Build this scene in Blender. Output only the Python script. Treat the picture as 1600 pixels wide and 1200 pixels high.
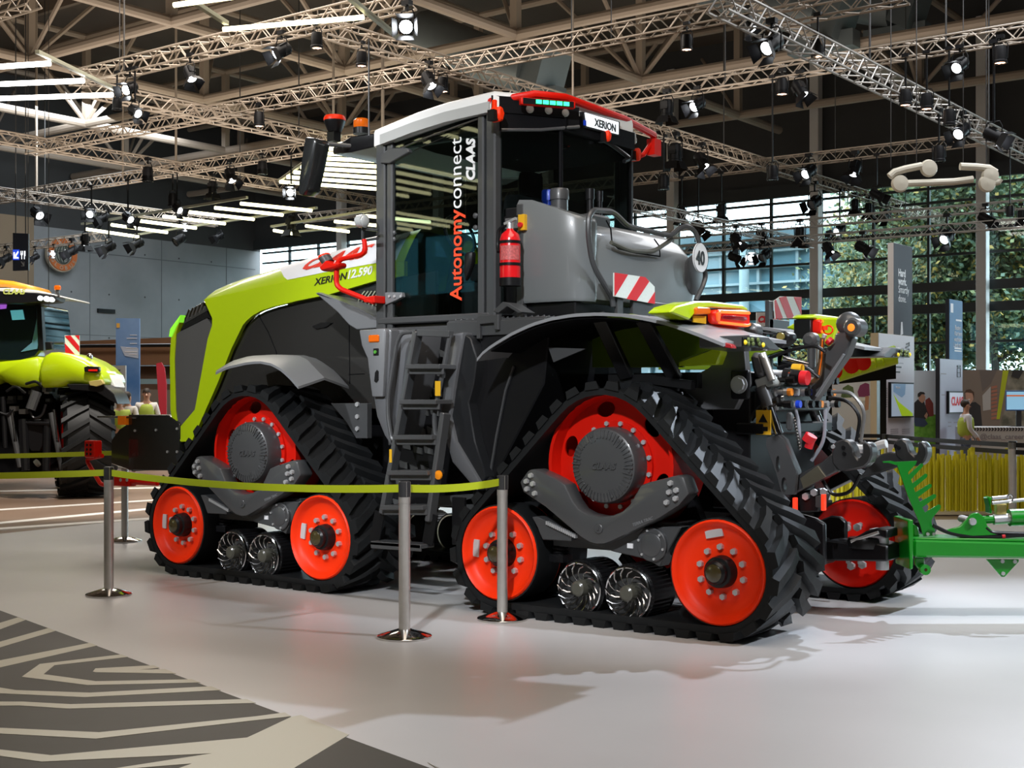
import bpy, bmesh, math, random
from mathutils import Vector, Matrix, noise
random.seed(7)
for _o in list(bpy.data.objects): bpy.data.objects.remove(_o)
SC = bpy.context.scene
COL = SC.collection
# ---------------------------------------------------------------- camera, world, lamps
# world frame: +X = the tractor's forward direction (u), -Y = towards the window wall (v), Z up (w)
FPX, YH, CH, TH = 2080.0, 625.0, 1.52, math.radians(52.8)
CU, CV = -4.900, -7.436                       # where the camera stands, in u and v
cam = bpy.data.cameras.new('camera'); camo = bpy.data.objects.new('camera', cam); COL.objects.link(camo)
camo.location = (CU, -CV, CH)
camo.rotation_euler = (math.pi/2, 0, math.pi + math.atan2(math.cos(TH), math.sin(TH)))
cam.sensor_width = 36; cam.lens = FPX/1600*36; cam.shift_y = 25/1600
cam.clip_start = .1; cam.clip_end = 500
SC.camera = camo
SC.view_settings.view_transform = 'Standard'; SC.view_settings.look = 'None'
SC.view_settings.gamma = 1; SC.view_settings.exposure = 0.75
SC.view_settings.use_curve_mapping = False
W = bpy.data.worlds.new('overcast_sky'); SC.world = W; W.use_nodes = True
_b = W.node_tree.nodes['Background']; _b.inputs[0].default_value = (.80, .92, 1, 1); _b.inputs[1].default_value = 4.5
def lamp(name, kind, loc, power, col=(1, 1, 1), target=None, size=.2, angle=60, blend=.3, sy=None):
    l = bpy.data.lights.new(name, kind); l.energy = power; l.color = col
    o = bpy.data.objects.new(name, l); COL.objects.link(o); o.location = (loc[0], -loc[1], loc[2])
    if kind == 'SPOT': l.spot_size = math.radians(angle); l.spot_blend = blend; l.shadow_soft_size = size
    if kind == 'AREA':
        l.size = size
        if sy: l.shape = 'RECTANGLE'; l.size_y = sy
    if target:
        d = Vector((target[0], -target[1], target[2])) - o.location
        o.rotation_euler = d.to_track_quat('-Z', 'Y').to_euler()
    return o
# spots on the hall's trusses, then added area fill without fixtures
lamp('front_key_spot', 'SPOT', (-3.5, -9.0, 7.6), 2700, (.93, .96, 1), (1.0, .6, 2.0), .22, 27, .5)
lamp('side_key_spot', 'SPOT', (4.5, -9.5, 7.8), 2100, (.93, .96, 1), (3.6, .9, 2.1), .22, 25, .5)
lamp('tail_key_spot', 'SPOT', (-9.0, 2.0, 8.2), 2300, (.84, .91, 1), (-1.4, 1.4, 1.5), .22, 27, .6)
lamp('right_floor_spot', 'SPOT', (-1.0, 9.5, 9.2), 3200, (.76, .86, 1), (-3.3, -.2, 0), .10, 40, .5)
lamp('left_tractor_spot', 'SPOT', (9.5, 3.0, 9.0), 2600, (1, .93, .85), (13.0, 4.0, 1), .25, 50, .5)
for i, (u, v, p, c) in enumerate(((16, 10, 210, (1, .88, .74)), (30, 20, 500, (1, .87, .73)), (14, 26, 350, (1, .88, .75)), (34, 4, 350, (1, .87, .72)))):
    lamp('area_fill', 'AREA', (u, v, 9.0), p*1.15, c, (u, v, 20), 13)          # added warm fill that washes the roof, no fixtures
lamp('area_fill', 'AREA', (-4, -3.5, 12.6), 620, (1, .86, .72), (-2, -4, 0), 9)  # from here on, added overhead fill with no visible source
lamp('area_fill', 'AREA', (18, 12, 12.6), 1400, (1, .90, .8), (18, 12, 0), 9)
lamp('area_fill', 'AREA', (2, 22, 12.6), 1000, (.95, .97, 1), (2, 22, 0), 9)
lamp('area_fill', 'AREA', (40, 26, 12.6), 1500, (.85, .93, 1), (46, 26, 0), 9)
# ---------------------------------------------------------------- reading positions off the photograph: a pixel's ray cut with a plane of the hall
_c, _s = math.cos(TH), math.sin(TH)
def _ray(x, y):
    a, z = (x-800)/FPX, (YH-y)/FPX            # camera right, up; forward = 1
    return (-_s*a + _c, _c*a + _s, z)         # in u, v, w
def PV(x, y, v):
    r = _ray(x, y); t = (v-CV)/r[1]; return (CU+t*r[0], CH+t*r[2])
def PU(x, y, u):
    r = _ray(x, y); t = (u-CU)/r[0]; return (CV+t*r[1], CH+t*r[2])
def PW(x, y, w):
    r = _ray(x, y); t = (w-CH)/r[2]; return (CU+t*r[0], CV+t*r[1])
def PD(x, y, d):
    r = _ray(x, y); return (CU+d*r[0], CV+d*r[1], CH+d*r[2])
def PP(x, y, a, b):                           # with the upright plane through two (u, v) points
    r = _ray(x, y); nx, ny = b[1]-a[1], a[0]-b[0]; t = ((a[0]-CU)*nx + (a[1]-CV)*ny)/(r[0]*nx + r[1]*ny); return (CU+t*r[0], CV+t*r[1], CH+t*r[2])
def PVs(v, *pts): return [PV(x, y, v) for x, y in pts]
def PUs(u, *pts): return [PU(x, y, u) for x, y in pts]
# ---------------------------------------------------------------- materials
MATS = {}
def M(name, col, rough=.5, metal=0.0, coat=0.0, emit=None, estr=0.0, nz=None, bump=0.0, spec=.5, alpha=None):
    """A principled material; nz = (scale, amount) mottles the colour, bump = fine relief."""
    if name in MATS: return MATS[name]
    m = bpy.data.materials.new(name); m.use_nodes = True; MATS[name] = m
    nt = m.node_tree; b = nt.nodes['Principled BSDF']
    b.inputs['Base Color'].default_value = (*col, 1); b.inputs['Roughness'].default_value = rough
    b.inputs['Metallic'].default_value = metal; b.inputs['Coat Weight'].default_value = coat
    b.inputs['Coat Roughness'].default_value = .06; b.inputs['Specular IOR Level'].default_value = spec
    if emit: b.inputs['Emission Color'].default_value = (*emit, 1); b.inputs['Emission Strength'].default_value = estr
    if nz or bump:
        tc = nt.nodes.new('ShaderNodeTexCoord'); n = nt.nodes.new('ShaderNodeTexNoise')
        n.inputs['Scale'].default_value = nz[0] if nz else 60; n.inputs['Detail'].default_value = 4
        nt.links.new(tc.outputs['Object'], n.inputs['Vector'])
        if nz:
            mx = nt.nodes.new('ShaderNodeMix'); mx.data_type = 'RGBA'; k = nz[1]
            mx.inputs[6].default_value = (*[c*(1-k) for c in col], 1); mx.inputs[7].default_value = (*[min(1, c*(1+k)) for c in col], 1)
            nt.links.new(n.outputs['Fac'], mx.inputs[0]); nt.links.new(mx.outputs[2], b.inputs['Base Color'])
        if bump:
            bp = nt.nodes.new('ShaderNodeBump'); bp.inputs['Strength'].default_value = bump; bp.inputs['Distance'].default_value = .01
            nt.links.new(n.outputs['Fac'], bp.inputs['Height']); nt.links.new(bp.outputs['Normal'], b.inputs['Normal'])
    return m
def glassmat(name, tint, refl=.9, ior=1.45):
    m = bpy.data.materials.new(name); m.use_nodes = True; MATS[name] = m; nt = m.node_tree; nt.nodes.clear()
    o = nt.nodes.new('ShaderNodeOutputMaterial'); mx = nt.nodes.new('ShaderNodeMixShader')
    t = nt.nodes.new('ShaderNodeBsdfTransparent'); g = nt.nodes.new('ShaderNodeBsdfGlossy'); f = nt.nodes.new('ShaderNodeMath'); lw = nt.nodes.new('ShaderNodeLayerWeight'); pw = nt.nodes.new('ShaderNodeMath')
    t.inputs[0].default_value = (*tint, 1); g.inputs[0].default_value = (refl, refl, refl, 1); g.inputs['Roughness'].default_value = .015
    lw.inputs[0].default_value = .5; pw.operation = 'POWER'; pw.inputs[1].default_value = 3.5; f.operation = 'MULTIPLY_ADD'; f.inputs[1].default_value = .85; f.inputs[2].default_value = (ior-1)**2/(ior+1)**2
    nt.links.new(lw.outputs['Facing'], pw.inputs[0]); nt.links.new(pw.outputs[0], f.inputs[0])
    nt.links.new(f.outputs[0], mx.inputs[0]); nt.links.new(t.outputs[0], mx.inputs[1]); nt.links.new(g.outputs[0], mx.inputs[2]); nt.links.new(mx.outputs[0], o.inputs[0])
    return m
lime = M('lime_paint', (.46, .63, .004), .32, coat=.5)
limed = M('lime_plastic', (.30, .48, .006), .45)
wred = M('rail_and_shaded_wheel_red', (.62, .008, .002), .42, spec=.25)  # on wheels: the idlers' paint with mudguard shade mixed into the colour
ored = M('orange_red_paint', (.95, .036, .003), .42, spec=.25)
rubber = M('track_rubber', (.011, .012, .013), .52, spec=.22, nz=(9, .25), bump=.08)
dgrey = M('dark_grey_paint', (.055, .057, .060), .38, coat=.25)
mgrey = M('mid_grey_plastic', (.165, .172, .182), .36, coat=.2, nz=(3, .05))
tgrey = M('tank_grey_plastic', (.165, .178, .182), .34, coat=.35, nz=(2, .06))
lgrey = M('light_grey_plastic', (.30, .315, .335), .34, coat=.2)
black = M('black_plastic', (.008, .008, .009), .35, spec=.3)
soot = M('matt_black', (.004, .004, .005), .7, spec=.1)
side = M('smoked_side_panel', (.030, .029, .027), .13, coat=.7)
mesh_ = M('grille_mesh_grey', (.075, .073, .070), .6)
chrome = M('chrome', (.75, .76, .78), .12, 1)
steel = M('brushed_steel', (.62, .60, .57), .36, .75, nz=(14, .12))
zinc = M('zinc_bolt', (.62, .63, .65), .4, .6)
white = M('white_paint', (.78, .79, .78), .3, coat=.3)
whitep = M('white_board', (.80, .80, .82), .5)
redp = M('sign_red', (.62, .012, .02), .4)
amber = M('amber_lens', (.60, .10, .004), .2, emit=(1, .25, .01), estr=.08)
redl = M('red_lens', (.5, .008, .006), .15, emit=(1, .03, .01), estr=.15)
glowo = M('tail_glow', (.8, .10, .01), .3, emit=(1, .16, .01), estr=.75)
greenl = M('green_led', (.05, .8, .3), .3, emit=(.03, .9, .25), estr=1.6)
ledw = M('white_led', (1, 1, 1), .3, emit=(.95, .97, 1), estr=6.0)
spotl = M('spot_lens_lit', (1, 1, 1), .3, emit=(.92, .96, 1), estr=40.0)
barl = M('light_bar_glow', (1, 1, .8), .3, emit=(1, .93, .52), estr=3.0)
barw = M('light_bar_white', (1, 1, 1), .3, emit=(1, .98, .90), estr=6.0)
lens = M('clear_lens', (.45, .47, .47), .12, coat=.8)
yellow = M('yellow_sticker', (.75, .42, .015), .45)
blue = M('blue_cap', (.01, .05, .55), .35)
green = M('implement_green', (.004, .27, .012), .3, coat=.6, nz=(2, .08))
truss_m = M('truss_warm_lit', (.30, .25, .20), .42, .25)  # same trusses as the grey ones, warm stage light put into the colour
truss_g = M('truss_grey', (.36, .345, .32), .42, .3)
tube_m = M('roof_tube_paint', (.29, .235, .185), .55)
cabglass = glassmat('tinted_cab_glass', (.60, .66, .65), .9, 1.42)
winglass = glassmat('window_glass', (.86, .94, .95), .9, 1.4)
def txtm(c): return M('print_%d_%d_%d' % tuple(int(255*k) for k in c), c, .5)
# ---------------------------------------------------------------- mesh builder (coordinates in u, v, w)
class MB:
    def __init__(s): s.v = []; s.f = []; s.m = []
    def add(s, vs, fs, m=0):
        b = len(s.v); s.v += [tuple(p) for p in vs]; s.f += [tuple(b+i for i in f) for f in fs]; s.m += [m]*len(fs); return s
    def box(s, a, b, m=0):
        (x, y, z), (X, Y, Z) = a, b
        return s.add([(x, y, z), (X, y, z), (X, Y, z), (x, Y, z), (x, y, Z), (X, y, Z), (X, Y, Z), (x, Y, Z)],
                     [(0, 3, 2, 1), (4, 5, 6, 7), (0, 1, 5, 4), (1, 2, 6, 5), (2, 3, 7, 6), (3, 0, 4, 7)], m)
    def bar(s, p, q, a, b=None, up=(0, 0, 1), m=0, off=0):
        """A square bar from p to q, a wide, b tall."""
        p, q = Vector(p), Vector(q); b = b or a; d = (q-p).normalized(); x = d.cross(Vector(up))
        if x.length < 1e-4: x = d.cross(Vector((1, 0, 0)))
        x.normalize(); y = x.cross(d)
        vs = [e + x*i*a/2 + y*j*b/2 for e in (p, q) for i, j in ((-1, -1), (1, -1), (1, 1), (-1, 1))]
        return s.add(vs, [(3, 2, 1, 0), (4, 5, 6, 7), (0, 1, 5, 4), (1, 2, 6, 5), (2, 3, 7, 6), (3, 0, 4, 7)], m)
    def prism(s, poly, ax, a, b, m=0):
        n = len(poly)
        g = {'v': lambda p, t: (p[0], t, p[1]), 'u': lambda p, t: (t, p[0], p[1]), 'w': lambda p, t: (p[0], p[1], t)}[ax]
        vs = [g(p, a) for p in poly] + [g(p, b) for p in poly]
        return s.add(vs, [tuple(range(n-1, -1, -1)), tuple(range(n, 2*n))] + [(i, (i+1) % n, n+(i+1) % n, n+i) for i in range(n)], m)
    def loft(s, rings, caps=True, m=0, closed=True):
        n = len(rings[0]); vs = [p for r in rings for p in r]; fs = []
        for k in range(len(rings)-1):
            for i in range(n if closed else n-1):
                j = (i+1) % n; fs.append((k*n+i, k*n+j, (k+1)*n+j, (k+1)*n+i))
        if caps and closed: fs += [tuple(range(n-1, -1, -1)), tuple((len(rings)-1)*n+i for i in range(n))]
        return s.add(vs, fs, m)
    def lathe(s, prof, o, d, n=24, m=0, ph=0, hollow=False):
        """prof: (radius, distance along d) pairs, from the axis or an open edge to the other; capped."""
        o, d = Vector(o), Vector(d).normalized(); x = d.orthogonal().normalized()
        if abs(d.z) < .5: x = Vector((0, 0, 1)); x = (x - d*x.dot(d)).normalized()
        y = d.cross(x); rings = []
        for r, t in prof:
            rings.append([o + d*t + (x*math.cos(2*math.pi*i/n+ph) + y*math.sin(2*math.pi*i/n+ph))*max(r, 1e-4) for i in range(n)])
        return s.loft(rings, not hollow, m)
    def cyl(s, p, q, r, r2=None, n=12, m=0):
        p, q = Vector(p), Vector(q); return s.lathe([(r, 0), (r if r2 is None else r2, (q-p).length)], p, q-p, n, m)
    def tube(s, path, r, n=8, m=0, rb=None):
        """A round tube through the points; bends are rounded by rb when given."""
        P = [Vector(p) for p in path]
        if rb:
            Q = [P[0]]
            for i in range(1, len(P)-1):
                a, b, c = P[i-1], P[i], P[i+1]; k = min(rb, (a-b).length*.45, (c-b).length*.45)
                e, g = b+(a-b).normalized()*k, b+(c-b).normalized()*k
                for t in (0, .25, .5, .75, 1): Q.append(e*(1-t)**2 + b*2*t*(1-t) + g*t*t)
            P = Q + [P[-1]]
        rings = []; x = None
        for i, p in enumerate(P):
            d = (P[min(i+1, len(P)-1)] - P[max(i-1, 0)]).normalized()
            if x is None: x = d.orthogonal().normalized()
            x = (x - d*x.dot(d)).normalized(); y = d.cross(x)
            rr = r(i/(len(P)-1)) if callable(r) else r
            rings.append([p + (x*math.cos(2*math.pi*k/n) + y*math.sin(2*math.pi*k/n))*rr for k in range(n)])
        return s.loft(rings, True, m)
    def sph(s, c, r, nu=12, nv=8, m=0):
        r = r if isinstance(r, tuple) else (r, r, r)
        rings = [[(c[0]+r[0]*math.sin(math.pi*j/nv)*math.cos(2*math.pi*i/nu), c[1]+r[1]*math.sin(math.pi*j/nv)*math.sin(2*math.pi*i/nu), c[2]+r[2]*math.cos(math.pi*j/nv)) for i in range(nu)] for j in range(1, nv)]
        b = len(s.v); s.loft(rings, False, m)
        s.v += [(c[0], c[1], c[2]+r[2]), (c[0], c[1], c[2]-r[2])]; t = len(s.v)-2
        for i in range(nu):
            s.f.append((t, b+i, b+(i+1) % nu)); s.f.append((t+1, b+(nv-2)*nu+(i+1) % nu, b+(nv-2)*nu+i)); s.m += [m, m]
        return s
    def mirror(s, vc=1.5):
        r = MB(); r.v = [(p[0], 2*vc-p[1], p[2]) for p in s.v]; r.f = [f[::-1] for f in s.f]; r.m = list(s.m); return r
    def build(s, name, mats, parent=None, bev=0, seg=1, ang=35, smooth=True, label=None):
        if not isinstance(mats, (list, tuple)): mats = [mats]
        o0 = ORIG.get(parent.name, (0, 0, 0)) if parent else (0, 0, 0)
        me = bpy.data.meshes.new(name)
        me.from_pydata([(p[0]-o0[0], -(p[1]-o0[1]), p[2]-o0[2]) for p in s.v], [], s.f)
        for m in mats: me.materials.append(m)
        me.polygons.foreach_set('material_index', s.m)
        bm = bmesh.new(); bm.from_mesh(me); bmesh.ops.recalc_face_normals(bm, faces=bm.faces)
        if bev:
            es = [e for e in bm.edges if len(e.link_faces) == 2 and e.calc_face_angle(0) > math.radians(28)]
            bmesh.ops.bevel(bm, geom=es, offset=bev, segments=seg, affect='EDGES', profile=.5, clamp_overlap=True)
        bm.to_mesh(me); bm.free()
        if smooth:
            me.polygons.foreach_set('use_smooth', [True]*len(me.polygons)); me.set_sharp_from_angle(angle=math.radians(ang))
        o = bpy.data.objects.new(name, me); COL.objects.link(o)
        if parent: o.parent = parent; ORIG[o.name] = o0; KIDS.setdefault(parent.name, []).append(o)
        if label: o['label'] = label
        return o
ORIG = {}
def tag(o, label=None, cat=None, group=None, kind=None):
    for k, x in (('label', label), ('category', cat), ('group', group), ('kind', kind)):
        if x: o[k] = x
    return o
def thing(name, label, cat, loc=(0, 0, 0), rz=0, group=None, local=False):
    """An Empty at a thing's base; its parts are given in hall coordinates, or in its own when local."""
    o = bpy.data.objects.new(name, None); COL.objects.link(o); o.empty_display_size = .2
    o.location = (loc[0], -loc[1], loc[2]); o.rotation_euler = (0, 0, rz)
    ORIG[o.name] = (0, 0, 0) if local else tuple(loc)
    return tag(o, label, cat, group)
def struct(o): o['kind'] = 'structure'; return o
KIDS = {}
def dup(o, parent=None, mat=None):
    """A copy of an object and of all below it, sharing mesh data."""
    c = o.copy(); COL.objects.link(c)
    if parent is None: parent = o.parent
    if parent is not None: c.parent = parent; KIDS.setdefault(parent.name, []).append(c)
    if mat is not None: c.matrix_basis = mat @ o.matrix_basis
    ORIG[c.name] = ORIG.get(o.name, (0, 0, 0))
    for ch in list(KIDS.get(o.name, ())): dup(ch, c)
    return c
def holed(poly, holes, ax, a, b, mb, m=0):
    """A plate with holes: a filled flat curve, thick from a to b along axis ax."""
    cu = bpy.data.curves.new('outline', 'CURVE'); cu.dimensions = '2D'; cu.fill_mode = 'BOTH'; cu.extrude = abs(b-a)/2
    for P in [poly] + holes:
        sp = cu.splines.new('POLY'); sp.points.add(len(P)-1); sp.use_cyclic_u = True
        for i, p in enumerate(P): sp.points[i].co = (p[0], p[1], 0, 1)
    t = bpy.data.objects.new('outline', cu); COL.objects.link(t)
    me = bpy.data.meshes.new_from_object(t.evaluated_get(bpy.context.evaluated_depsgraph_get()))
    c = (a+b)/2; g = {'v': lambda p: (p[0], c+p[2], p[1]), 'u': lambda p: (c+p[2], p[0], p[1]), 'w': lambda p: (p[0], p[1], c+p[2])}[ax]
    mb.add([g(v.co) for v in me.vertices], [tuple(p.vertices) for p in me.polygons], m)
    bpy.data.objects.remove(t); bpy.data.curves.remove(cu); bpy.data.meshes.remove(me)
    return mb
def ring2(cx, cy, r, n=20, ry=None, ph=0): return [(cx+r*math.cos(2*math.pi*i/n+ph), cy+(ry or r)*math.sin(2*math.pi*i/n+ph)) for i in range(n)]
_fc = {}
def textmesh(name, s, size, o, x, y, mat, parent=None, bold=0.0, shear=0.0, depth=.002, align='LEFT', sx=1.0, spacing=1.0):
    """Flat lettering at o with its line running along x and its height along y (all in u, v, w)."""
    key = (s, bold, shear, depth, align, spacing)
    if key not in _fc:
        cu = bpy.data.curves.new('lettering', 'FONT'); cu.body = s; cu.size = 1; cu.extrude = depth; cu.offset = bold; cu.shear = shear
        cu.align_x = align; cu.resolution_u = 3; cu.space_character = spacing
        t = bpy.data.objects.new('lettering', cu); COL.objects.link(t)
        dg = bpy.context.evaluated_depsgraph_get(); me = bpy.data.meshes.new_from_object(t.evaluated_get(dg))
        bpy.data.objects.remove(t); bpy.data.curves.remove(cu)
        _fc[key] = ([tuple(v.co) for v in me.vertices], [tuple(p.vertices) for p in me.polygons]); bpy.data.meshes.remove(me)
    vs, fs = _fc[key]; o, x, y = Vector(o), Vector(x).normalized(), Vector(y).normalized(); z = y.cross(x)   # v is flipped on building
    b = MB(); b.add([o + x*p[0]*size*sx + y*p[1]*size + z*p[2]*1.0 for p in vs], fs)
    return b.build(name, mat, parent, smooth=False)
# ---------------------------------------------------------------- the hall
GV, GU = 46.0, 54.7                            # window wall (v), concrete wall (u)
U0, V0, TOP = -22.0, -40.0, 17.6
def floormat(name, c1, c2, rough, sc, r2=None):
    m = M(name, c1, rough); nt = m.node_tree; b = nt.nodes['Principled BSDF']; tc = nt.nodes.new('ShaderNodeTexCoord'); n = nt.nodes.new('ShaderNodeTexNoise')
    n.inputs['Scale'].default_value = sc; n.inputs['Detail'].default_value = 5; nt.links.new(tc.outputs['Object'], n.inputs['Vector'])
    r = nt.nodes.new('ShaderNodeValToRGB'); r.color_ramp.elements[0].color = (*c1, 1); r.color_ramp.elements[1].color = (*c2, 1); r.color_ramp.elements[0].position = .35; r.color_ramp.elements[1].position = .65
    nt.links.new(n.outputs['Fac'], r.inputs[0]); nt.links.new(r.outputs[0], b.inputs['Base Color'])
    mr = nt.nodes.new('ShaderNodeMapRange'); mr.inputs[3].default_value = rough; mr.inputs[4].default_value = r2 or rough*1.3; nt.links.new(n.outputs['Fac'], mr.inputs[0]); nt.links.new(mr.outputs[0], b.inputs['Roughness'])
    return m
hallfloor = floormat('hall_floor_brown', (.20, .13, .09), (.26, .18, .13), .30, .8)
standfloor = floormat('stand_floor_grey', (.50, .495, .50), (.56, .555, .56), .30, .5, .40)
dgraph = floormat('floor_print_dark', (.034, .030, .021), (.042, .037, .027), .5, 1.0); dgraph.node_tree.nodes['Principled BSDF'].inputs['Specular IOR Level'].default_value = .25
lgraph = M('floor_print_beige', (.47, .45, .36), .45, spec=.3)
struct(MB().box((U0, V0, -.2), (GU, GV, -.012)).build('floor', hallfloor, smooth=False))
def ground(pts, name, mat, z0, z1):
    b = MB(); b.prism([PW(x, y, 0) for x, y in pts], 'w', z0, z1); return struct(b.build(name, mat, smooth=False))
# the stand's own floor
se = [PW(-260, 850, 0), PW(0, 834, 0), PW(240, 809, 0), PW(700, 770, 0), PW(1250, 762, 0), PW(1430, 812, 0), PW(1610, 812, 0), PW(2100, 830, 0)]
se += [(-12, 4), (-12, -16), (6, -16)]
b = MB(); b.prism(se, 'w', -.012, 0); struct(b.build('floor_stand', standfloor, smooth=False))
# dark print with pale lines at the stand's corner
gp = [(-330, 815), (0, 955), (180, 1029), (385, 1108), (545, 1149), (690, 1208), (1100, 1385), (300, 1700), (-900, 1700), (-1600, 1200)]
gr = ground([(-400, 807), (0, 954), (345, 1080.5), (690, 1207), (1000, 1321), (500, 1600), (-800, 1600), (-1300, 1000)], 'floor_print', dgraph, 0, .0012)
lines = [[(-60, 992), (28, 965), (40, 969), (-60, 1006)], [(-60, 1020), (75, 982), (87, 986), (-60, 1030)], [(-60, 1044), (140, 1005), (152, 1009), (-60, 1057)],
 [(34, 1058), (62, 1038), (190, 1023), (200, 1027), (85, 1040), (68, 1054), (150, 1065), (300, 1062), (313, 1067), (137, 1071)],
 [(145, 1050), (149, 1045), (240, 1040), (249, 1044), (219, 1047), (258, 1046), (275, 1053), (150, 1051)],
 [(-60, 1070), (0, 1075), (25, 1079), (140, 1083), (330, 1073), (345, 1079), (132, 1090), (0, 1084), (-60, 1078)],
 [(-60, 1097), (35, 1097), (110, 1101), (385, 1093), (400, 1099), (107, 1108), (30, 1103), (-60, 1104)],
 [(-60, 1133), (0, 1138), (155, 1145), (400, 1120), (445, 1114), (455, 1120), (400, 1126), (150, 1155), (0, 1147), (-60, 1143)],
 [(-60, 1165), (0, 1172), (80, 1181), (445, 1148), (358, 1166), (332, 1178), (65, 1191), (0, 1182), (-60, 1176)],
 [(150, 1206), (332, 1178), (358, 1166), (400, 1147), (455, 1121), (470, 1118), (545, 1149), (420, 1225), (260, 1320), (100, 1260), (240, 1215), (300, 1194)],
 [(668, 1192), (690, 1206), (760, 1235), (745, 1238)]]
b = MB()
for i, L in enumerate(lines): b.prism([PW(x, y, 0) for x, y in L], 'w', .0010, .0022 + .0001*i)
l_ = b.build('floor_print_lines', lgraph, gr, smooth=False); l_['kind'] = 'stuff'
# white marking tape on the brown floor to the left
b = MB()
for y0, y1, w_ in ((815, 795, 3), (793, 783, 2), (762, 764, 2), (824, 812, 3)):
    b.prism([PW(x, y, 0) for x, y in ((-60, y0+5), (250, y1-4), (250, y1-4+w_), (-60, y0+5+w_))], 'w', -.012, -.008+.013*(y0 > 820))
t_ = b.build('trim_1', M('white_tape', (.7, .68, .64), .5), smooth=False); struct(t_)
WG = lambda: winglass
# walls
conc = floormat('concrete_wall', (.20, .215, .225), (.27, .285, .30), .75, .35)
darkw = M('dark_upper_wall', (.046, .048, .050), .8, nz=(.6, .15))
b = MB(); b.box((GU, V0, -.2), (GU+.4, GV+.4, 10.3)); wf = struct(b.build('wall_front', conc, smooth=False))
b = MB(); b.box((GU-.02, V0, 10.3), (GU+.4, GV+.4, TOP)); struct(b.build('wall_front_upper', darkw, smooth=False))
b = MB()
for k in range(12): b.box((GU-.015, GV-2.2-4.6*k, .0), (GU, GV-2.17-4.6*k, 10.3))
b.box((GU-.02, V0, 9.2), (GU, GV, 9.24)); b.box((GU-.015, V0, 4.9), (GU, GV, 4.93)); s_ = b.build('formwork_joint', M('concrete_joint', (.12, .13, .14), .8), wf, smooth=False); s_['kind'] = 'stuff'
b = MB(); random.seed(5)
for k in range(11):
    for j in range(4):
        for d in (1.1, 3.4): b.lathe([(.05, -.005), (.05, .0)], (GU-.004, GV-2.2-4.6*k-d, 1.5+2.3*j+1), (1, 0, 0), 8)
s_ = b.build('tie_hole', M('hole_dark', (.05, .05, .055), .8), wf); s_['kind'] = 'stuff'
q = PP(152, 482, (GU-.03, 0), (GU-.03, 10)); q2 = PP(179, 490, (GU-.03, 0), (GU-.03, 10)); b = MB(); b.box((GU-.1, q[1], q2[2]), (GU, q2[1], q[2])); b.build('wall_grille', black, wf, smooth=False)
backm = M('hall_back_wall', (.10, .095, .09), .8)
struct(MB().box((U0-.4, V0, -.2), (U0, GV+.4, TOP)).build('wall_back', backm, smooth=False))
TEAL = glassmat('teal_glass', (.16, .30, .33), .5, 1.4)
LA, LB = 27.0, 41.0                            # a band of high windows on this side: the cab door mirrors them
wlf = struct(MB().box((U0, V0-.4, -.2), (GU, V0, 6.6)).build('wall_left', backm, smooth=False))
for a, c, z in ((U0, LA, 6.6), (LB, GU, 6.6), (LA, LB, 9.4)): MB().box((a, V0-.4, z), (c, V0, TOP if z > 7 else 9.4)).build('wall_piece', backm, wlf, smooth=False)
for a, c in ((U0, LA), (LB, GU)): MB().box((a, V0-.4, 9.4), (c, V0, TOP)).build('wall_piece', backm, wlf, smooth=False)
for k in range(4):
    ua = LA+3.5*k; t_ = struct(thing('window_%d' % (40+k), None, None, (ua, V0, 6.6)))
    b = MB(); b.box((ua-.1, V0-.3, 6.6), (ua+.1, V0+.05, 9.4)); b.build('mullion', backm, t_, smooth=False); b = MB(); b.box((ua+.1, V0-.2, 6.6), (ua+3.4, V0-.18, 9.4)); b.build('pane', TEAL, t_, smooth=False)
qb = PP(53, 600, (GU-2.5, 0), (GU-2.5, 10)); struct(MB().box((GU-2.5, V0, -.2), (GU, qb[1], 10.3)).build('wall_front_return', M('tan_wall', (.15, .11, .07), .8, nz=(.5, .1)), smooth=False))
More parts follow.
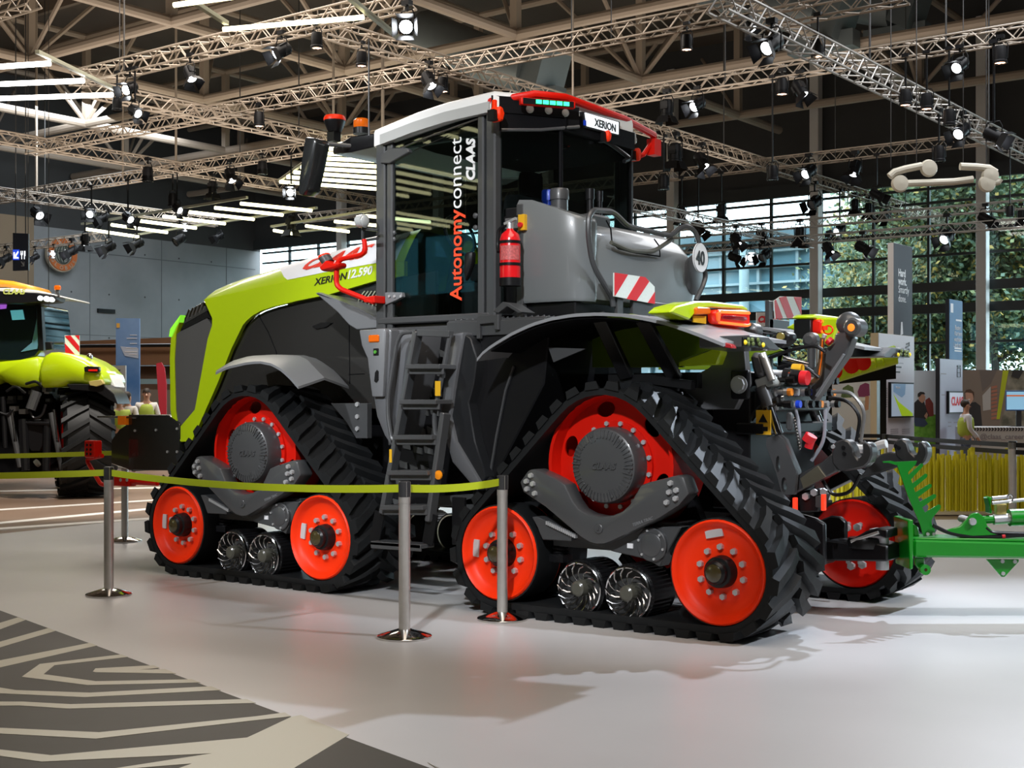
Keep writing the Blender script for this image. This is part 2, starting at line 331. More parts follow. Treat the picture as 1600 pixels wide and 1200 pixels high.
# dark blinds above the windows
BL = 10.9
b = MB(); b.box((U0, GV+.02, BL), (GU, GV+.4, TOP)); wr = struct(b.build('wall_right', darkw, smooth=False))
b = MB(); b.box((U0, GV-.15, BL-.55), (GU, GV+.1, BL)); b.build('blind_box', M('blind_box', (.03, .035, .038), .6), wr, smooth=False)
colm = M('column_paint', (.68, .67, .66), .5, nz=(2, .06)); frm = M('window_frame_dark', (.018, .024, .028), .4)
u_at = lambda x: PP(x, 600, (0, GV), (10, GV))[0]
cols = [u_at(1283), u_at(1542)]; sp = cols[0]-cols[1]
mull = sp/3; k0 = cols[0]
zt = [PP(1400, y, (0, GV), (10, GV))[2] for y in (300, 322, 366, 403, 452, 485, 537, 600)]
ztr = sorted([.0, .75] + zt[:])
n = 0
kmin, kmax = int((U0-k0)/sp)-0, int((GU-k0)/sp)
for k in range(kmin, kmax+1):
    ua, ub = k0+sp*k, k0+sp*(k+1)
    if ua < U0 or ua > GU-1: continue
    ub = min(ub, GU)
    n += 1
    w = struct(thing('window_%d' % n, None, None, (ua+sp/2, GV, 0)))
    b = MB(); b.box((ua-.20, GV-.75, 0), (ua+.20, GV-.30, TOP-1)); b.build('column', colm, w, bev=.02)
    for j in range(3):
        if ua+mull*j > GU-.1: continue
        b = MB(); b.box((ua+mull*j-.05, GV-.06, 0), (ua+mull*j+.05, GV+.10, BL-.4)); b.build('mullion', frm, w, smooth=False)
    for i, z in enumerate(ztr):
        h = .19 if i in (4, 5) else .05; b = MB(); b.box((ua+.05, GV-.05 - .05*(h > .1), z-h), (ub-.05, GV+.09, z+h)); b.build('transom', frm, w, smooth=False)
    zs_ = ztr + [BL]
    for j in range(3):
        if ua+mull*j > GU-.3: continue
        for i in range(len(zs_)-1):
            b = MB(); b.box((ua+mull*j+.05, GV+.015, zs_[i]+.05), (min(ua+mull*(j+1), GU)-.05, GV+.03, zs_[i+1]-.05)); b.build('pane', winglass, w, smooth=False)
WINU = k0+sp*kmax
b = MB(); b.box((U0, GV, 0), (min(k0+sp*k for k in range(kmin, kmax+1) if k0+sp*k >= U0), GV+.2, BL)); struct(b.build('wall_right_start', conc, smooth=False))
# roof: deck and the big tubular grid below it
deck = M('roof_deck', (.085, .068, .054), .8, nz=(.25, .3))
b = MB(); b.box((U0, V0, TOP), (GU+.4, GV+.4, TOP+.3)); ceil = struct(b.build('ceiling', deck, smooth=False))
GS, ZB, ZT = 7.45, 13.0, 16.6
nu = [20.3+GS*i for i in range(-4, 5)]; nv = [33.4+GS*j for j in range(-6, 2)]
def me_tube(name, p, q, r, n=8):
    b = MB(); b.cyl(p, q, r, n=n); return b.build(name, tube_m, ceil)
for u in nu:
    me_tube('bottom_chord', (u, nv[0]-GS*.5, ZB), (u, min(GV-.5, nv[-1]+GS*.5), ZB), .17, 10); me_tube('top_chord', (u, nv[0]-GS*.5, ZT), (u, GV-.5, ZT), .13)
for v in nv:
    me_tube('bottom_chord', (nu[0]-GS*.5, v, ZB), (GU-.3, v, ZB), .17, 10); me_tube('top_chord', (nu[0]-GS*.5, v, ZT), (GU-.3, v, ZT), .13)
for i, u in enumerate(nu):
    for j, v in enumerate(nv):
        b = MB(); b.box((u-.13, v-.13, ZB), (u+.13, v+.13, ZT)); b.build('roof_post', tube_m, ceil, smooth=False)
        if i+1 < len(nu):
            a, c = ((ZB, ZT), (ZT, ZB))[(i+j) % 2]; me_tube('diagonal_strut', (u, v, a), (u+GS/2, v, ZT if a == ZB else ZT), .085, 6) if a == ZB else me_tube('diagonal_strut', (u+GS/2, v, ZT), (u+GS, v, ZB), .085, 6)
        if j+1 < len(nv):
            me_tube('diagonal_strut', (u, v, ZB), (u, v+GS/2, ZT), .085, 6) if (i+j) % 2 == 0 else me_tube('diagonal_strut', (u, v+GS/2, ZT), (u, v+GS, ZB), .085, 6)
        me_tube('diagonal_strut', (u, v, ZB), (u+GS*.5, v+GS*.5, ZT), .07, 6)
# purlins under the deck
for k in range(18):
    v = V0+4*k; b = MB(); b.box((U0, v-.1, TOP-.45), (GU, v+.1, TOP)); b.build('purlin', M('purlin_paint', (.16, .125, .095), .6), ceil, smooth=False)
# air ducts
ductm = M('duct_blue_grey', (.13, .155, .165), .45, .3)
def duct(name, pts, r, label):
    t = thing(name, label, 'air duct', pts[0]); b = MB(); b.tube(pts, r, 14); b.build('duct_pipe', ductm, t)
    p, q = Vector(pts[-2]), Vector(pts[-1]); d = (q-p).normalized(); b = MB(); b.box((q.x-r*1.5, q.y-r*.3, q.z-r*1.6), (q.x+r*1.5, q.y+r*.5, q.z-r*.9)); b.lathe([(r, 0), (r*1.4, .9)], q, d, 4, ph=.78); b.build('duct_outlet', ductm, t); return t
for (x, y, lab) in ((1285, 22, 'blue grey air duct under the roof, left of the two above the right truss'), (1400, 12, 'blue grey air duct under the roof, right of the two above the right truss'), (830, 110, 'blue grey air duct behind the roof tubes just above the cab roof')):
    p = PD(x, y, 43 + (x > 1390)*4); duct('air_duct', [(p[0]+5, p[1]+.5, p[2]+2.2), (p[0]+1.5, p[1], p[2]+.5), p], .75, lab)
# ---------------------------------------------------------------- the tracked tractor
tractor = thing('tracked_tractor', 'large lime green and grey tractor on four black rubber tracks with red wheels', 'tractor', (1.7, 1.5, 0))
VC = 1.5
def loop_fn(circ):
    """The closed path round the circles (u, w, r), as points with outward normals, by length."""
    pts = []; n = len(circ); tn = []
    for i in range(n):
        a, b = circ[i], circ[(i+1) % n]; d = Vector((b[0]-a[0], b[1]-a[1])); D = d.length; d /= D
        c = (a[2]-b[2])/D; s = math.sqrt(1-c*c); tn.append(Vector((d.x*c+d.y*-s*-1, d.y*c-d.x*s)))
    for i in range(n):
        u, w, r = circ[i]; n0, n1 = tn[i-1], tn[i]; a0, a1 = math.atan2(n0.y, n0.x), math.atan2(n1.y, n1.x)
        while a1 < a0: a1 += 2*math.pi
        k = max(2, int((a1-a0)/.16))
        for j in range(k+1):
            a = a0+(a1-a0)*j/k; pts.append((Vector((u+r*math.cos(a), w+r*math.sin(a))), Vector((math.cos(a), math.sin(a)))))
    L = [0]
    for i in range(len(pts)): L.append(L[-1] + (pts[(i+1) % len(pts)][0]-pts[i][0]).length)
    def at(s):
        s %= L[-1]; lo = 0
        while L[lo+1] < s: lo += 1
        t = (s-L[lo])/max(1e-6, L[lo+1]-L[lo]); a, b = pts[lo], pts[(lo+1) % len(pts)]
        return a[0].lerp(b[0], t), a[1].lerp(b[1], t).normalized()
    return pts, L[-1], at
TW = .64
CIRC = [(0, 1.08, .52), (-.87, .435, .385), (.87, .435, .385)]     # drive wheel, then counter-clockwise in (u, w)
pts, LL, at = loop_fn(CIRC)
b = MB(); th = .045
b.loft([[(p.x, 0, p.y), (p.x, TW, p.y), (p.x-n.x*th, TW, p.y-n.y*th), (p.x-n.x*th, 0, p.y-n.y*th)] for p, n in pts + pts[:1]], caps=False)
belt = b.build('track_belt', rubber, tractor, ang=40)
NL = 41
lugs_all = MB()
def lug(s0, sgn, mb):
    """One tread bar: from the middle of the belt to its edge, swept back, with a foot at the edge."""
    rings = []
    for t, dv in ((0, .30), (.42, .19), (.55, .14), (1, -.012)):
        s = s0 + sgn*0 + (.17*t)*DIRL; v = dv if sgn < 0 else TW-dv
        hw = .034 + .012*(t > .9); hh = .052
        q = []
        for ds, h in ((-hw-.012, 0), (-hw+.006, hh), (hw-.006, hh), (hw+.012, 0)):
            p, n = at(s+ds); q.append((p.x+n.x*(h-.002), v, p.y+n.y*(h-.002)))
        rings.append(q)
    mb.loft(rings)
DIRL = 1
for k in range(NL):
    for sgn in (-1, 1):
        m = MB(); lug(k*LL/NL + (0 if sgn < 0 else LL/NL/2), sgn, m)
        m.build('tread_lug', rubber, belt, ang=30); lugs_all.v += []; lug(k*LL/NL + (0 if sgn < 0 else LL/NL/2), sgn, lugs_all)
# ---- drive wheel, its red darkened for the shade under the mudguard
b = MB(); dc = (0, 0, 1.08)
rim = [(.50, .40), (.50, .10), (.475, .10), (.468, .14), (.445, .17)]
b.lathe([(.45, .58), (.47, .58)] + rim[:4] + [(.455, .165), (.45, .57)], dc, (0, 1, 0), 48, hollow=True)
drive = b.build('drive_wheel', wred, tractor, ang=40)
b = MB(); holes = [ring2(.385*math.cos(a), .385*math.sin(a)+1.08, .055, 16) for a in [math.radians(18+60*i) for i in range(6)]]
for i, h in enumerate(holes):
    a = math.radians(18+60*i); holes[i] = [((x*1), y) for x, y in [(.385*math.cos(a)+.075*math.cos(q)*-math.sin(a)+.052*math.sin(q)*math.cos(a), 1.08+.385*math.sin(a)+.075*math.cos(q)*math.cos(a)+.052*math.sin(q)*math.sin(a)) for q in [2*math.pi*j/16 for j in range(16)]]]
holed(ring2(0, 1.08, .462, 48), holes, 'v', .185, .20, b); b.build('wheel_disc', wred, drive)
b = MB(); b.lathe([(.30, 0), (.30, .04)], (0, .165, 1.08), (0, 1, 0), 32); b.build('wheel_flange', wred, drive)
for i in range(16):
    a = 2*math.pi*(i+.5)/16; b = MB(); b.lathe([(.017, 0), (.017, .02)], (.285*math.cos(a), .148, 1.08+.285*math.sin(a)), (0, 1, 0), 6); b.build('wheel_bolt', zinc, drive)
b = MB(); b.lathe([(.01, .012), (.17, .010), (.19, .014), (.225, .016), (.247, .03), (.257, .055), (.262, .20)], (0, 0, 1.08), (0, 1, 0), 48)
for i in range(48):
    if i % 8 in (0, 1): continue
    a = 2*math.pi*(i+.5)/48; c, s = math.cos(a), math.sin(a)
    b.bar((.185*c, .012, 1.08+.185*s), (.238*c, .020, 1.08+.238*s), .010, .012, up=(0, 1, 0))
for i in range(6):
    a = 2*math.pi*(i*8+1)/48; b.lathe([(.012, 0), (.012, .006)], (.215*math.cos(a), .009, 1.08+.215*math.sin(a)), (0, 1, 0), 8)
    for da in (-.085, .085): b.bar((.17*math.cos(a+da), .010, 1.08+.17*math.sin(a+da)), (.24*math.cos(a+da), .016, 1.08+.24*math.sin(a+da)), .009, .012, up=(0, 1, 0))
hub = b.build('hub_cap', dgrey, drive, bev=0)
textmesh('raised_lettering', 'CLAAS', .062, (.085, .010, 1.055), (-1, 0, .02), (0, 0, 1), dgrey, drive, bold=.03, shear=.25, depth=.006, sx=1.05)
# ---- yoke that carries the bogie
yk = [(.66, .95), (.585, 1.035), (.53, 1.045), (.36, .985), (.275, .945), (.215, .84), (.165, .785), (.09, .755), (-.01, .742), (-.11, .757), (-.18, .785), (-.24, .835), (-.325, .965), (-.40, .99), (-.60, 1.04), (-.645, 1.03), (-.685, .925), (-.61, .845), (-.46, .755), (-.11, .59), (-.04, .563), (.02, .558), (.08, .568), (.15, .60), (.44, .785), (.63, .88)]
b = MB(); b.prism(yk, 'v', -.025, .115); yoke = b.build('bogie_yoke', dgrey, tractor, bev=.014, seg=2)
for (x, y) in [(830, 743), (823, 752), (833, 756), (824, 764), (836, 771), (1048, 755), (1057, 766), (1046, 769), (1056, 779), (1042, 785)]:
    p = PV(x, y, -.03); b = MB(); b.lathe([(.009, -.004), (.017, -.004), (.019, .006), (.019, .02)], (p[0], -.045, p[1]), (0, 1, 0), 6); b.build('yoke_bolt', zinc, yoke)
p = PV(935, 826, -.03); b = MB(); b.lathe([(.03, .0), (.034, .003), (.034, .02)], (p[0], -.036, p[1]), (0, 1, 0), 8); b.lathe([(.012, 0), (.012, .01)], (p[0], -.042, p[1]), (0, 1, 0), 6); b.build('pivot_pin', dgrey, yoke)
p = PV(984, 820, -.03); textmesh('stamped_lettering', 'TERRA TRAC', .028, (p[0]-.02, -.026, p[1]-.01), (-1, 0, .36), (.36, 0, 1), mgrey, yoke, bold=.01, shear=.2, depth=.002)
# ---- swing frame below the yoke
b = MB(); b.prism(PVs(.06, (836, 807), (846, 807), (872, 820), (898, 834), (897, 845), (853, 843), (848, 832), (845, 824)), 'v', .02, .14)
b.prism(PVs(.08, (885, 828), (925, 830), (990, 826), (1022, 823), (1066, 823), (1052, 848), (1040, 868), (1032, 886), (1012, 874), (960, 862), (900, 842)), 'v', .07, .19)
b.box((-.5, .15, .50), (.5, .52, .72)); sw = b.build('swing_frame', dgrey, tractor, bev=.006)
b = MB(); p, q = PV(855, 817, .01), PV(899, 838, .01)
for i in range(16):
    t = i/15; b.box((p[0]+(q[0]-p[0])*t-.006, .0, p[1]+(q[1]-p[1])*t-.012), (p[0]+(q[0]-p[0])*t+.006, .03, p[1]+(q[1]-p[1])*t+.012))
b.build('ribbed_strip', zinc, sw, label='bright ribbed metal strip')
p = PV(1019, 851, .06); b = MB(); b.lathe([(.01, .0), (.105, .0), (.112, .006), (.112, .03)], (p[0], .045, p[1]), (0, 1, 0), 32); b.lathe([(.072, 0), (.078, .004), (.078, .01)], (p[0], .038, p[1]), (0, 1, 0), 32)
cov = b.build('round_cover', dgrey, sw)
for i in range(6):
    a = 2*math.pi*(i+.25)/6; b = MB(); b.lathe([(.009, 0), (.009, .012)], (p[0]+.095*math.cos(a), .035, p[1]+.095*math.sin(a)), (0, 1, 0), 6); b.build('cover_bolt', zinc, sw)
p = PV(984, 853, .06); b = MB(); b.box((p[0]-.022, .062, p[1]-.016), (p[0]+.022, .07, p[1]+.016)); b.build('type_plate', whitep, sw, label='small white type plate')
b = MB(); p = PV(866, 850, .12)
for i in range(4): b.lathe([(.05, 0), (.062, .015), (.05, .03)], (p[0], .2, p[1]-.015-.03*i), (0, 0, -1), 16)
p = PV(866, 872, .12); b.box((p[0]-.06, .14, p[1]-.03), (p[0]+.06, .26, p[1]+.02)); b.build('air_bellows', black, sw)
b = MB(); b.prism([(-.6, .55), (.6, .55), (.42, .95), (.1, 1.4), (-.1, 1.4), (-.42, .95)], 'v', .42, .5); b.build('inner_plate', soot, sw)
# ---- idlers
def idler(u, la, face=0.0):
    b = MB(); o = (u, 0, .435)
    b.lathe([(.338, .30), (.338, .03), (.333, .005), (.322, -.004), (.312, .004), (.300, .022), (.283, .050), (.262, .062), (.19, .085), (.175, .078), (.05, .078)], o, (0, 1, 0), 48)
    w = b.build('idler_wheel', ored, tractor, ang=50)
    b = MB(); b.lathe([(.325, .04), (.332, .012), (.345, .016), (.345, .28), (.2, .28), (.2, .36), (.345, .36), (.345, .62), (.325, .62)], o, (0, 1, 0), 40, hollow=True); b.build('wheel_tyre', rubber, w)
    b = MB(); b.lathe([(.02, -.045), (.06, -.045), (.075, -.03), (.078, .0), (.095, .005), (.10, .02), (.105, .08)], o, (0, 1, 0), 28); b.build('wheel_hub', black, w)
    b = MB(); b.lathe([(.02, -.056), (.045, -.052), (.058, -.044)], o, (0, 1, 0), 20); b.build('hub_lens', M('brown_lens', (.055, .042, .016), .15, coat=.8), w)
    for i in range(10):
        a = 2*math.pi*(i+.4)/10; b = MB(); b.lathe([(.012, -.004), (.020, -.004), (.022, .006), (.022, .028)], (u+.158*math.cos(a), .052, .435+.158*math.sin(a)), (0, 1, 0), 6); b.build('wheel_bolt', zinc, w)
    a = la; c, s = math.cos(a), math.sin(a); c0 = Vector((u+.245*c, .062, .435+.245*s)); 
    b = MB(); b.bar(c0+Vector((s, 0, -c))*.062, c0-Vector((s, 0, -c))*.062, .05, .012, up=(0, 1, .01)); b.build('maker_plate', M('sticker_grey', (.5, .5, .5), .5), w, label='white sticker plate')
    return w
id1 = idler(-.87, math.radians(78)); id2 = idler(.87, math.radians(4))
def midroller(u):
    o = (u, .04, .24); b = MB()
    b.lathe([(.163, .03), (.166, 0), (.172, -.004), (.178, .0), (.178, .30), (.165, .30), (.163, .03)], o, (0, 1, 0), 36, hollow=True)
    w = b.build('mid_roller', chrome, tractor, ang=40, label='bright rimmed roller with curved spokes')
    b = MB(); b.lathe([(.02, .09), (.163, .10), (.163, .01)], o, (0, 1, 0), 30, hollow=True); w2 = b.build('roller_bowl', M('roller_bowl', (.045, .045, .045), .5), w); b = MB(); b.lathe([(.179, .03), (.19, .03), (.19, .3), (.179, .3)], o, (0, 1, 0), 30, hollow=True)
    for i in range(40):
        a = 2*math.pi*i/40; b.bar((u+.185*math.cos(a), .07, .24+.185*math.sin(a)), (u+.185*math.cos(a), .30, .24+.185*math.sin(a)), .012, .014)
    b.build('roller_tread', black, w)
    for i in range(14):
        a = 2*math.pi*i/14; P = []
        for t in (0, .25, .5, .75, 1):
            r = .055+.108*t; aa = a+.55*t*t; P.append((u+r*math.cos(aa), .075-.055*t, .24+r*math.sin(aa)))
        b = MB(); b.tube(P, lambda t: .0042+.001*t, 5); b.build('roller_spoke', chrome, w)
    b = MB(); b.lathe([(.02, -.03), (.038, -.03), (.052, -.02), (.056, .0), (.06, .09)], o, (0, 1, 0), 20); b.build('roller_hub', M('olive_hub', (.075, .075, .06), .3, coat=.5), w)
    return w
mr1 = midroller(.205); mr2 = midroller(-.185)
# ---- the other three bogies: front left, and both right ones turned about
units = [drive, yoke, sw, id1, id2, mr1, mr2]
o0 = ORIG[tractor.name]
T = lambda du, dv=0: Matrix.Translation((du, -dv, 0))
FU = 3.52
AXL = Matrix.Translation((-.87-o0[0], 0, .435))
for o in [belt] + units: dup(o, mat=T(FU) @ AXL @ Matrix.Rotation(math.radians(78-8), 4, 'Y') @ AXL.inverted() if o is id1 else T(FU))
lug_mesh = lugs_all.build('tread_lugs', rubber, None); 
o0 = ORIG[tractor.name]
lug_mesh.data.transform(Matrix.Translation((-o0[0], o0[1], -o0[2])))
def flip(u):   # half a turn about the upright line through (u, vc)
    c = Vector((u-o0[0], 0, 0)); return Matrix.Translation((u-o0[0], .24, 0)) @ Matrix.Rotation(math.pi, 4, 'Z') @ Matrix.Translation((o0[0]-0, 0, 0))
for i, u in enumerate((0, FU)):
    mt = flip(u); o = belt.copy(); COL.objects.link(o); o.matrix_basis = mt; ORIG[o.name] = o0
    l = lug_mesh if i == 0 else lug_mesh.copy()
    if i: COL.objects.link(l)
    l.parent = o; l['kind'] = 'stuff'
    for q in units: dup(q, mat=mt)
# inner red discs of the right wheels, seen from between the tracks
for u in (-.87, .87, FU-.87, FU+.87):
    b = MB(); o = (u, 2.76-.64, .435)
    b.lathe([(.335, .25), (.335, .02), (.322, .0), (.30, .03), (.25, .06), (.16, .05), (.03, .05)], o, (0, 1, 0), 40); w = b.build('inner_wheel_disc', wred, tractor, ang=50)
    for i in range(10):
        a = 2*math.pi*i/10; b = MB(); b.lathe([(.02, 0), (.02, .02)], (u+.15*math.cos(a), o[1]+.032, .435+.15*math.sin(a)), (0, 1, 0), 6); b.build('wheel_bolt', zinc, w)
for u in (0, FU):
    b = MB(); b.lathe([(.47, .25), (.47, .02), (.44, .0), (.40, .05), (.03, .06)], (u, 2.12, 1.08), (0, 1, 0), 40); b.build('inner_drive_disc', wred, tractor, ang=50)
    b = MB(); b.cyl((u, .25, 1.08), (u, 2.5, 1.08), .19, n=20); b.build('axle_housing', dgrey, tractor)
# ---------------------------------------------------------------- chassis, bonnet, cab
def part(b, name, mat, bev=.004, seg=1, label=None, parent=None, ang=35): return b.build(name, mat, parent or tractor, bev=bev, seg=seg, label=label, ang=ang)
def strip(b, A, B, off, m=0):
    """A shell between two edges given point by point, thickened by the vector off."""
    o = Vector(off); n = len(A)
    vs = [Vector(p) for p in A] + [Vector(p) for p in B]; vs += [p+o for p in vs]
    fs = [(i, i+1, n+i+1, n+i) for i in range(n-1)] + [(2*n+i, 3*n+i, 3*n+i+1, 2*n+i+1) for i in range(n-1)]
    fs += [(i+1, i, 2*n+i, 2*n+i+1) for i in range(n-1)] + [(n+i, n+i+1, 3*n+i+1, 3*n+i) for i in range(n-1)]
    fs += [(0, n, 3*n, 2*n), (2*n-1, n-1, 3*n-1, 4*n-1)]
    return b.add(vs, fs, m)
def resamp(P, n):
    P = [Vector(p) for p in P]; L = [0]
    for a, c in zip(P, P[1:]): L.append(L[-1]+(c-a).length)
    out = []
    for i in range(n):
        s = L[-1]*i/(n-1); k = 0
        while k < len(P)-2 and L[k+1] < s: k += 1
        out.append(P[k].lerp(P[k+1], (s-L[k])/max(1e-9, L[k+1]-L[k])))
    return out
# chassis
b = MB(); b.box((-.55, 1.0, .72), (5.3, 2.0, 1.45)); b.box((-.5, 1.0, 1.3), (.95, 2.0, 1.72)); b.box((1.0, .86, 1.3), (2.6, 2.14, 2.05)); part(b, 'chassis', soot)
# ---- bonnet: lime shell
HL = [(2.60, 2.565), (2.963, 2.537), (3.487, 2.452), (3.891, 2.414), (4.20, 2.375), (4.355, 2.346), (4.47, 2.31), (4.56, 2.262), (4.64, 2.19)]
leg = PVs(.95, (380, 508), (362, 545), (340, 600), (300, 690), (283, 690), (278, 672), (305, 640), (325, 530), (332, 508), (332, 497), (319, 468))
crease = [(5.17, 2.480), (4.86, 2.515), (4.45, 2.555), (4.032, 2.594), (3.5, 2.638), (2.948, 2.674), (2.60, 2.69)]
b = MB(); b.prism(HL[:-1] + leg + crease[1:], 'v', .945, .985)
m_ = b.mirror(); b.v += []; nb = len(b.v); b.add(m_.v, m_.f)
shoulder = [PV(x, y, 1.16) for x, y in ((318, 466), (350, 447), (385, 434), (420, 424), (462, 411), (500, 399), (545, 387), (592, 375))]
nS = 24; S = resamp([(p[0], 1.16, p[1]) for p in shoulder] , nS); Cc = resamp([(p[0], .947, p[1]) for p in crease], nS)
S = [Vector((c.x + (.0 if i else -.0), 1.16, 0)) for i, c in enumerate(Cc)]
def zs(u):      # height of the shoulder line over u
    P = sorted(shoulder)
    for a, c in zip(P, P[1:]):
        if u <= c[0] or c is P[-1]: return a[1] + (c[1]-a[1])*(u-a[0])/(c[0]-a[0])
for s_ in S: s_.z = zs(s_.x + .0)
rings = []
for c, s_ in zip(Cc, S):
    z1 = s_.z + .035
    half = [(c.x, .947, c.z), (c.x, 1.0, c.z + (s_.z-c.z)*.33), (c.x, 1.09, c.z + (s_.z-c.z)*.78), (c.x, 1.16, s_.z), (c.x, 1.30, z1), (c.x, 1.5, z1+.012)]
    full = half + [(p[0], 3.0-p[1], p[2]) for p in half[-2::-1]]
    rings.append(full)
b.loft(rings, caps=False, closed=False)
# nose: the front frame, sloping down to the lamp band
nose = [(5.17, 2.48), (5.40, 2.42), (5.56, 2.35)]
bonnet = part(b, 'bonnet', lime, bev=0, ang=32)
b = MB(); fr = [(268, 525), (266, 560), (267, 640), (275, 690), (284, 690), (279, 672), (275, 640), (273, 560), (276, 520), (281, 503)]
b.prism(PVs(.95, *fr), 'v', .94, 1.15); m_ = b.mirror(); b.add(m_.v, m_.f); b.box((5.60, 1.1, 1.1), (5.68, 1.9, 2.15)); part(b, 'nose_frame', lime, bev=.006)
b = MB(); gp = PVs(.95, (283, 516), (322, 495), (331, 509), (324, 531), (304, 641), (279, 671), (274, 640), (272, 560), (276, 522)); b.prism(gp, 'v', .955, .99); g = part(b, 'side_grille', mesh_, bev=0); part(b.mirror(), 'side_grille', mesh_, bev=0)
b = MB(); b.prism(PVs(.95, (282, 517), (286, 508), (323, 487), (331, 499), (324, 496)), 'v', .948, 1.0); part(b, 'grille_trim', black, bev=0)
b = MB(); hl = PVs(.95, (286, 507), (288, 496), (300, 482), (317, 472), (323, 486)); b.prism(hl, 'v', .952, 1.1); h_ = part(b, 'headlight', M('headlight_glass', (.12, .12, .11), .08, metal=.6, coat=1), bev=.004)
for i in range(5):
    p, q = PV(290+6.5*i, 500-4*i, .95), PV(296+6*i, 484-3*i, .95); b = MB(); b.bar((p[0], .948, p[1]), (q[0], .948, q[1]), .02, .008, up=(0, 1, 0)); b.build('lamp_reflector', chrome, h_)
b = MB(); b.prism(PVs(.95, (282, 500), (284, 492), (276, 503), (268, 514), (266, 526), (270, 527)), 'v', .93, 1.05); part(b, 'corner_lamp', M('green_lamp', (.25, .8, .03), .2, coat=1, emit=(.3, 1, .05), estr=.4), label='small glowing green corner lamp')
b = MB(); b.box((5.15, 1.0, 1.45), (5.6, 2.0, 2.35)); part(b, 'radiator_core', soot)
# white decal with lettering, on the bonnet's upper flank
def flank(u, t, lift=.004):      # t: 0 at the crease, 1 at the shoulder
    P = [(c.x, c.z, s_.z) for c, s_ in zip(Cc, S)][::-1]; k = 0
    while k < len(P)-2 and P[k+1][0] < u: k += 1
    f = (u-P[k][0])/(P[k+1][0]-P[k][0]); zc = P[k][1]+(P[k+1][1]-P[k][1])*f; z1 = P[k][2]+(P[k+1][2]-P[k][2])*f
    K = [(0, 0, 0), (.25, .053, .33), (.67, .143, .78), (1, .213, 1)]
    for a, c in zip(K, K[1:]):
        if t <= c[0] or c is K[-1]:
            g = (t-a[0])/(c[0]-a[0]); return Vector((u, .947 + a[1]+(c[1]-a[1])*g - lift*.75, zc + (z1-zc)*(a[2]+(c[2]-a[2])*g) + lift*.6))
b = MB(); N = 20; us = [4.36 + (2.70-4.36)*i/N for i in range(N+1)]
for i in range(N):
    def tb(u): return max(.05, min(.97, .05+(u-4.06)/.30*.92))
    for k in range(6):
        q = []
        for (u, kk) in ((us[i], k), (us[i+1], k), (us[i+1], k+1), (us[i], k+1)):
            t0 = tb(u); q.append(flank(u, t0+(1.0-t0)*kk/6))
        b.add(q, [(0, 1, 2, 3)])
dec = part(b, 'bonnet_decal', whitep, bev=0, parent=bonnet, label='white decal with red lettering')
def flanktext(s, u0, t0, hgt, width, mat, name, shear=.25, bold=.02):
    key = ('ft', s, shear, bold)
    cu = bpy.data.curves.new('lettering', 'FONT'); cu.body = s; cu.size = 1; cu.shear = shear; cu.offset = bold; cu.resolution_u = 2
    t = bpy.data.objects.new('lettering', cu); COL.objects.link(t)
    me = bpy.data.meshes.new_from_object(t.evaluated_get(bpy.context.evaluated_depsgraph_get())); X = max(v.co.x for v in me.vertices)
    bm = bmesh.new(); bm.from_mesh(me); bmesh.ops.triangulate(bm, faces=bm.faces); bmesh.ops.subdivide_edges(bm, edges=[e for e in bm.edges if e.calc_length() > .1], cuts=2)
    bm.verts.ensure_lookup_table(); bm.verts.index_update()
    mb = MB(); mb.add([flank(u0-v.co.x/X*width, t0+v.co.y*hgt/.7, .010) for v in bm.verts], [tuple(v.index for v in f.verts) for f in bm.faces]); bm.free()
    bpy.data.objects.remove(t); bpy.data.curves.remove(cu); bpy.data.meshes.remove(me)
    return mb.build(name, mat, bonnet, smooth=False)
flanktext('CLAAS', 3.93, .30, .44, .86, txtm((.75, .03, .01)), 'maker_lettering', .35, .05)
def sidetext(s, px, size, mat, name, sx=1.0, sh=.25, bold=.015, v=.941, slope=.09, parent=None):
    p = PV(px[0], px[1], v); return textmesh(name, s, size, (p[0], v, p[1]), (-1, 0, slope), (0, 0, 1), mat, parent or bonnet, bold=bold, shear=sh, sx=sx, depth=.002)
sidetext('XERION', (491, 446), .085, txtm((.01, .01, .01)), 'model_lettering', sx=1.28)
sidetext('12.590', (541, 436), .10, txtm((.8, .82, .8)), 'model_number', sx=1.12, bold=.03)
# ---- dark engine side panels
b = MB(); b.prism([(2.3, 2.60)] + HL[1:] + PVs(1.0, (360, 548), (338, 605), (325, 650)) + [(4.9, 1.30), (2.3, 1.30)], 'v', 1.0, 1.04); m_ = b.mirror(); b.add(m_.v, m_.f)
sp = part(b, 'engine_side_panel', side, bev=.004)
b = MB()
for pth in (((404, 492), (420, 520), (432, 550), (438, 575)), ((546, 500), (546, 540), (547, 600)), ((545, 585), (570, 584))): b.tube([(q[0], .998, q[1]) for q in PVs(1.0, *pth)], .004, 4)
b.build('panel_joint', soot, sp)
b = MB(); b.prism(PVs(.99, (488, 510), (502, 504), (519, 504), (510, 511), (495, 514)), 'v', .985, 1.0); b.build('panel_handle', black, sp)
for i in range(7):
    x = 558+6*i; b = MB(); b.tube([(q[0], .99, q[1]) for q in PVs(.99, (x, 478), (x+4, 465), (x+12-i*.5, 455))], .006, 4); b.build('cooling_slot', M('slot_light', (.4, .42, .3), .4), sp)
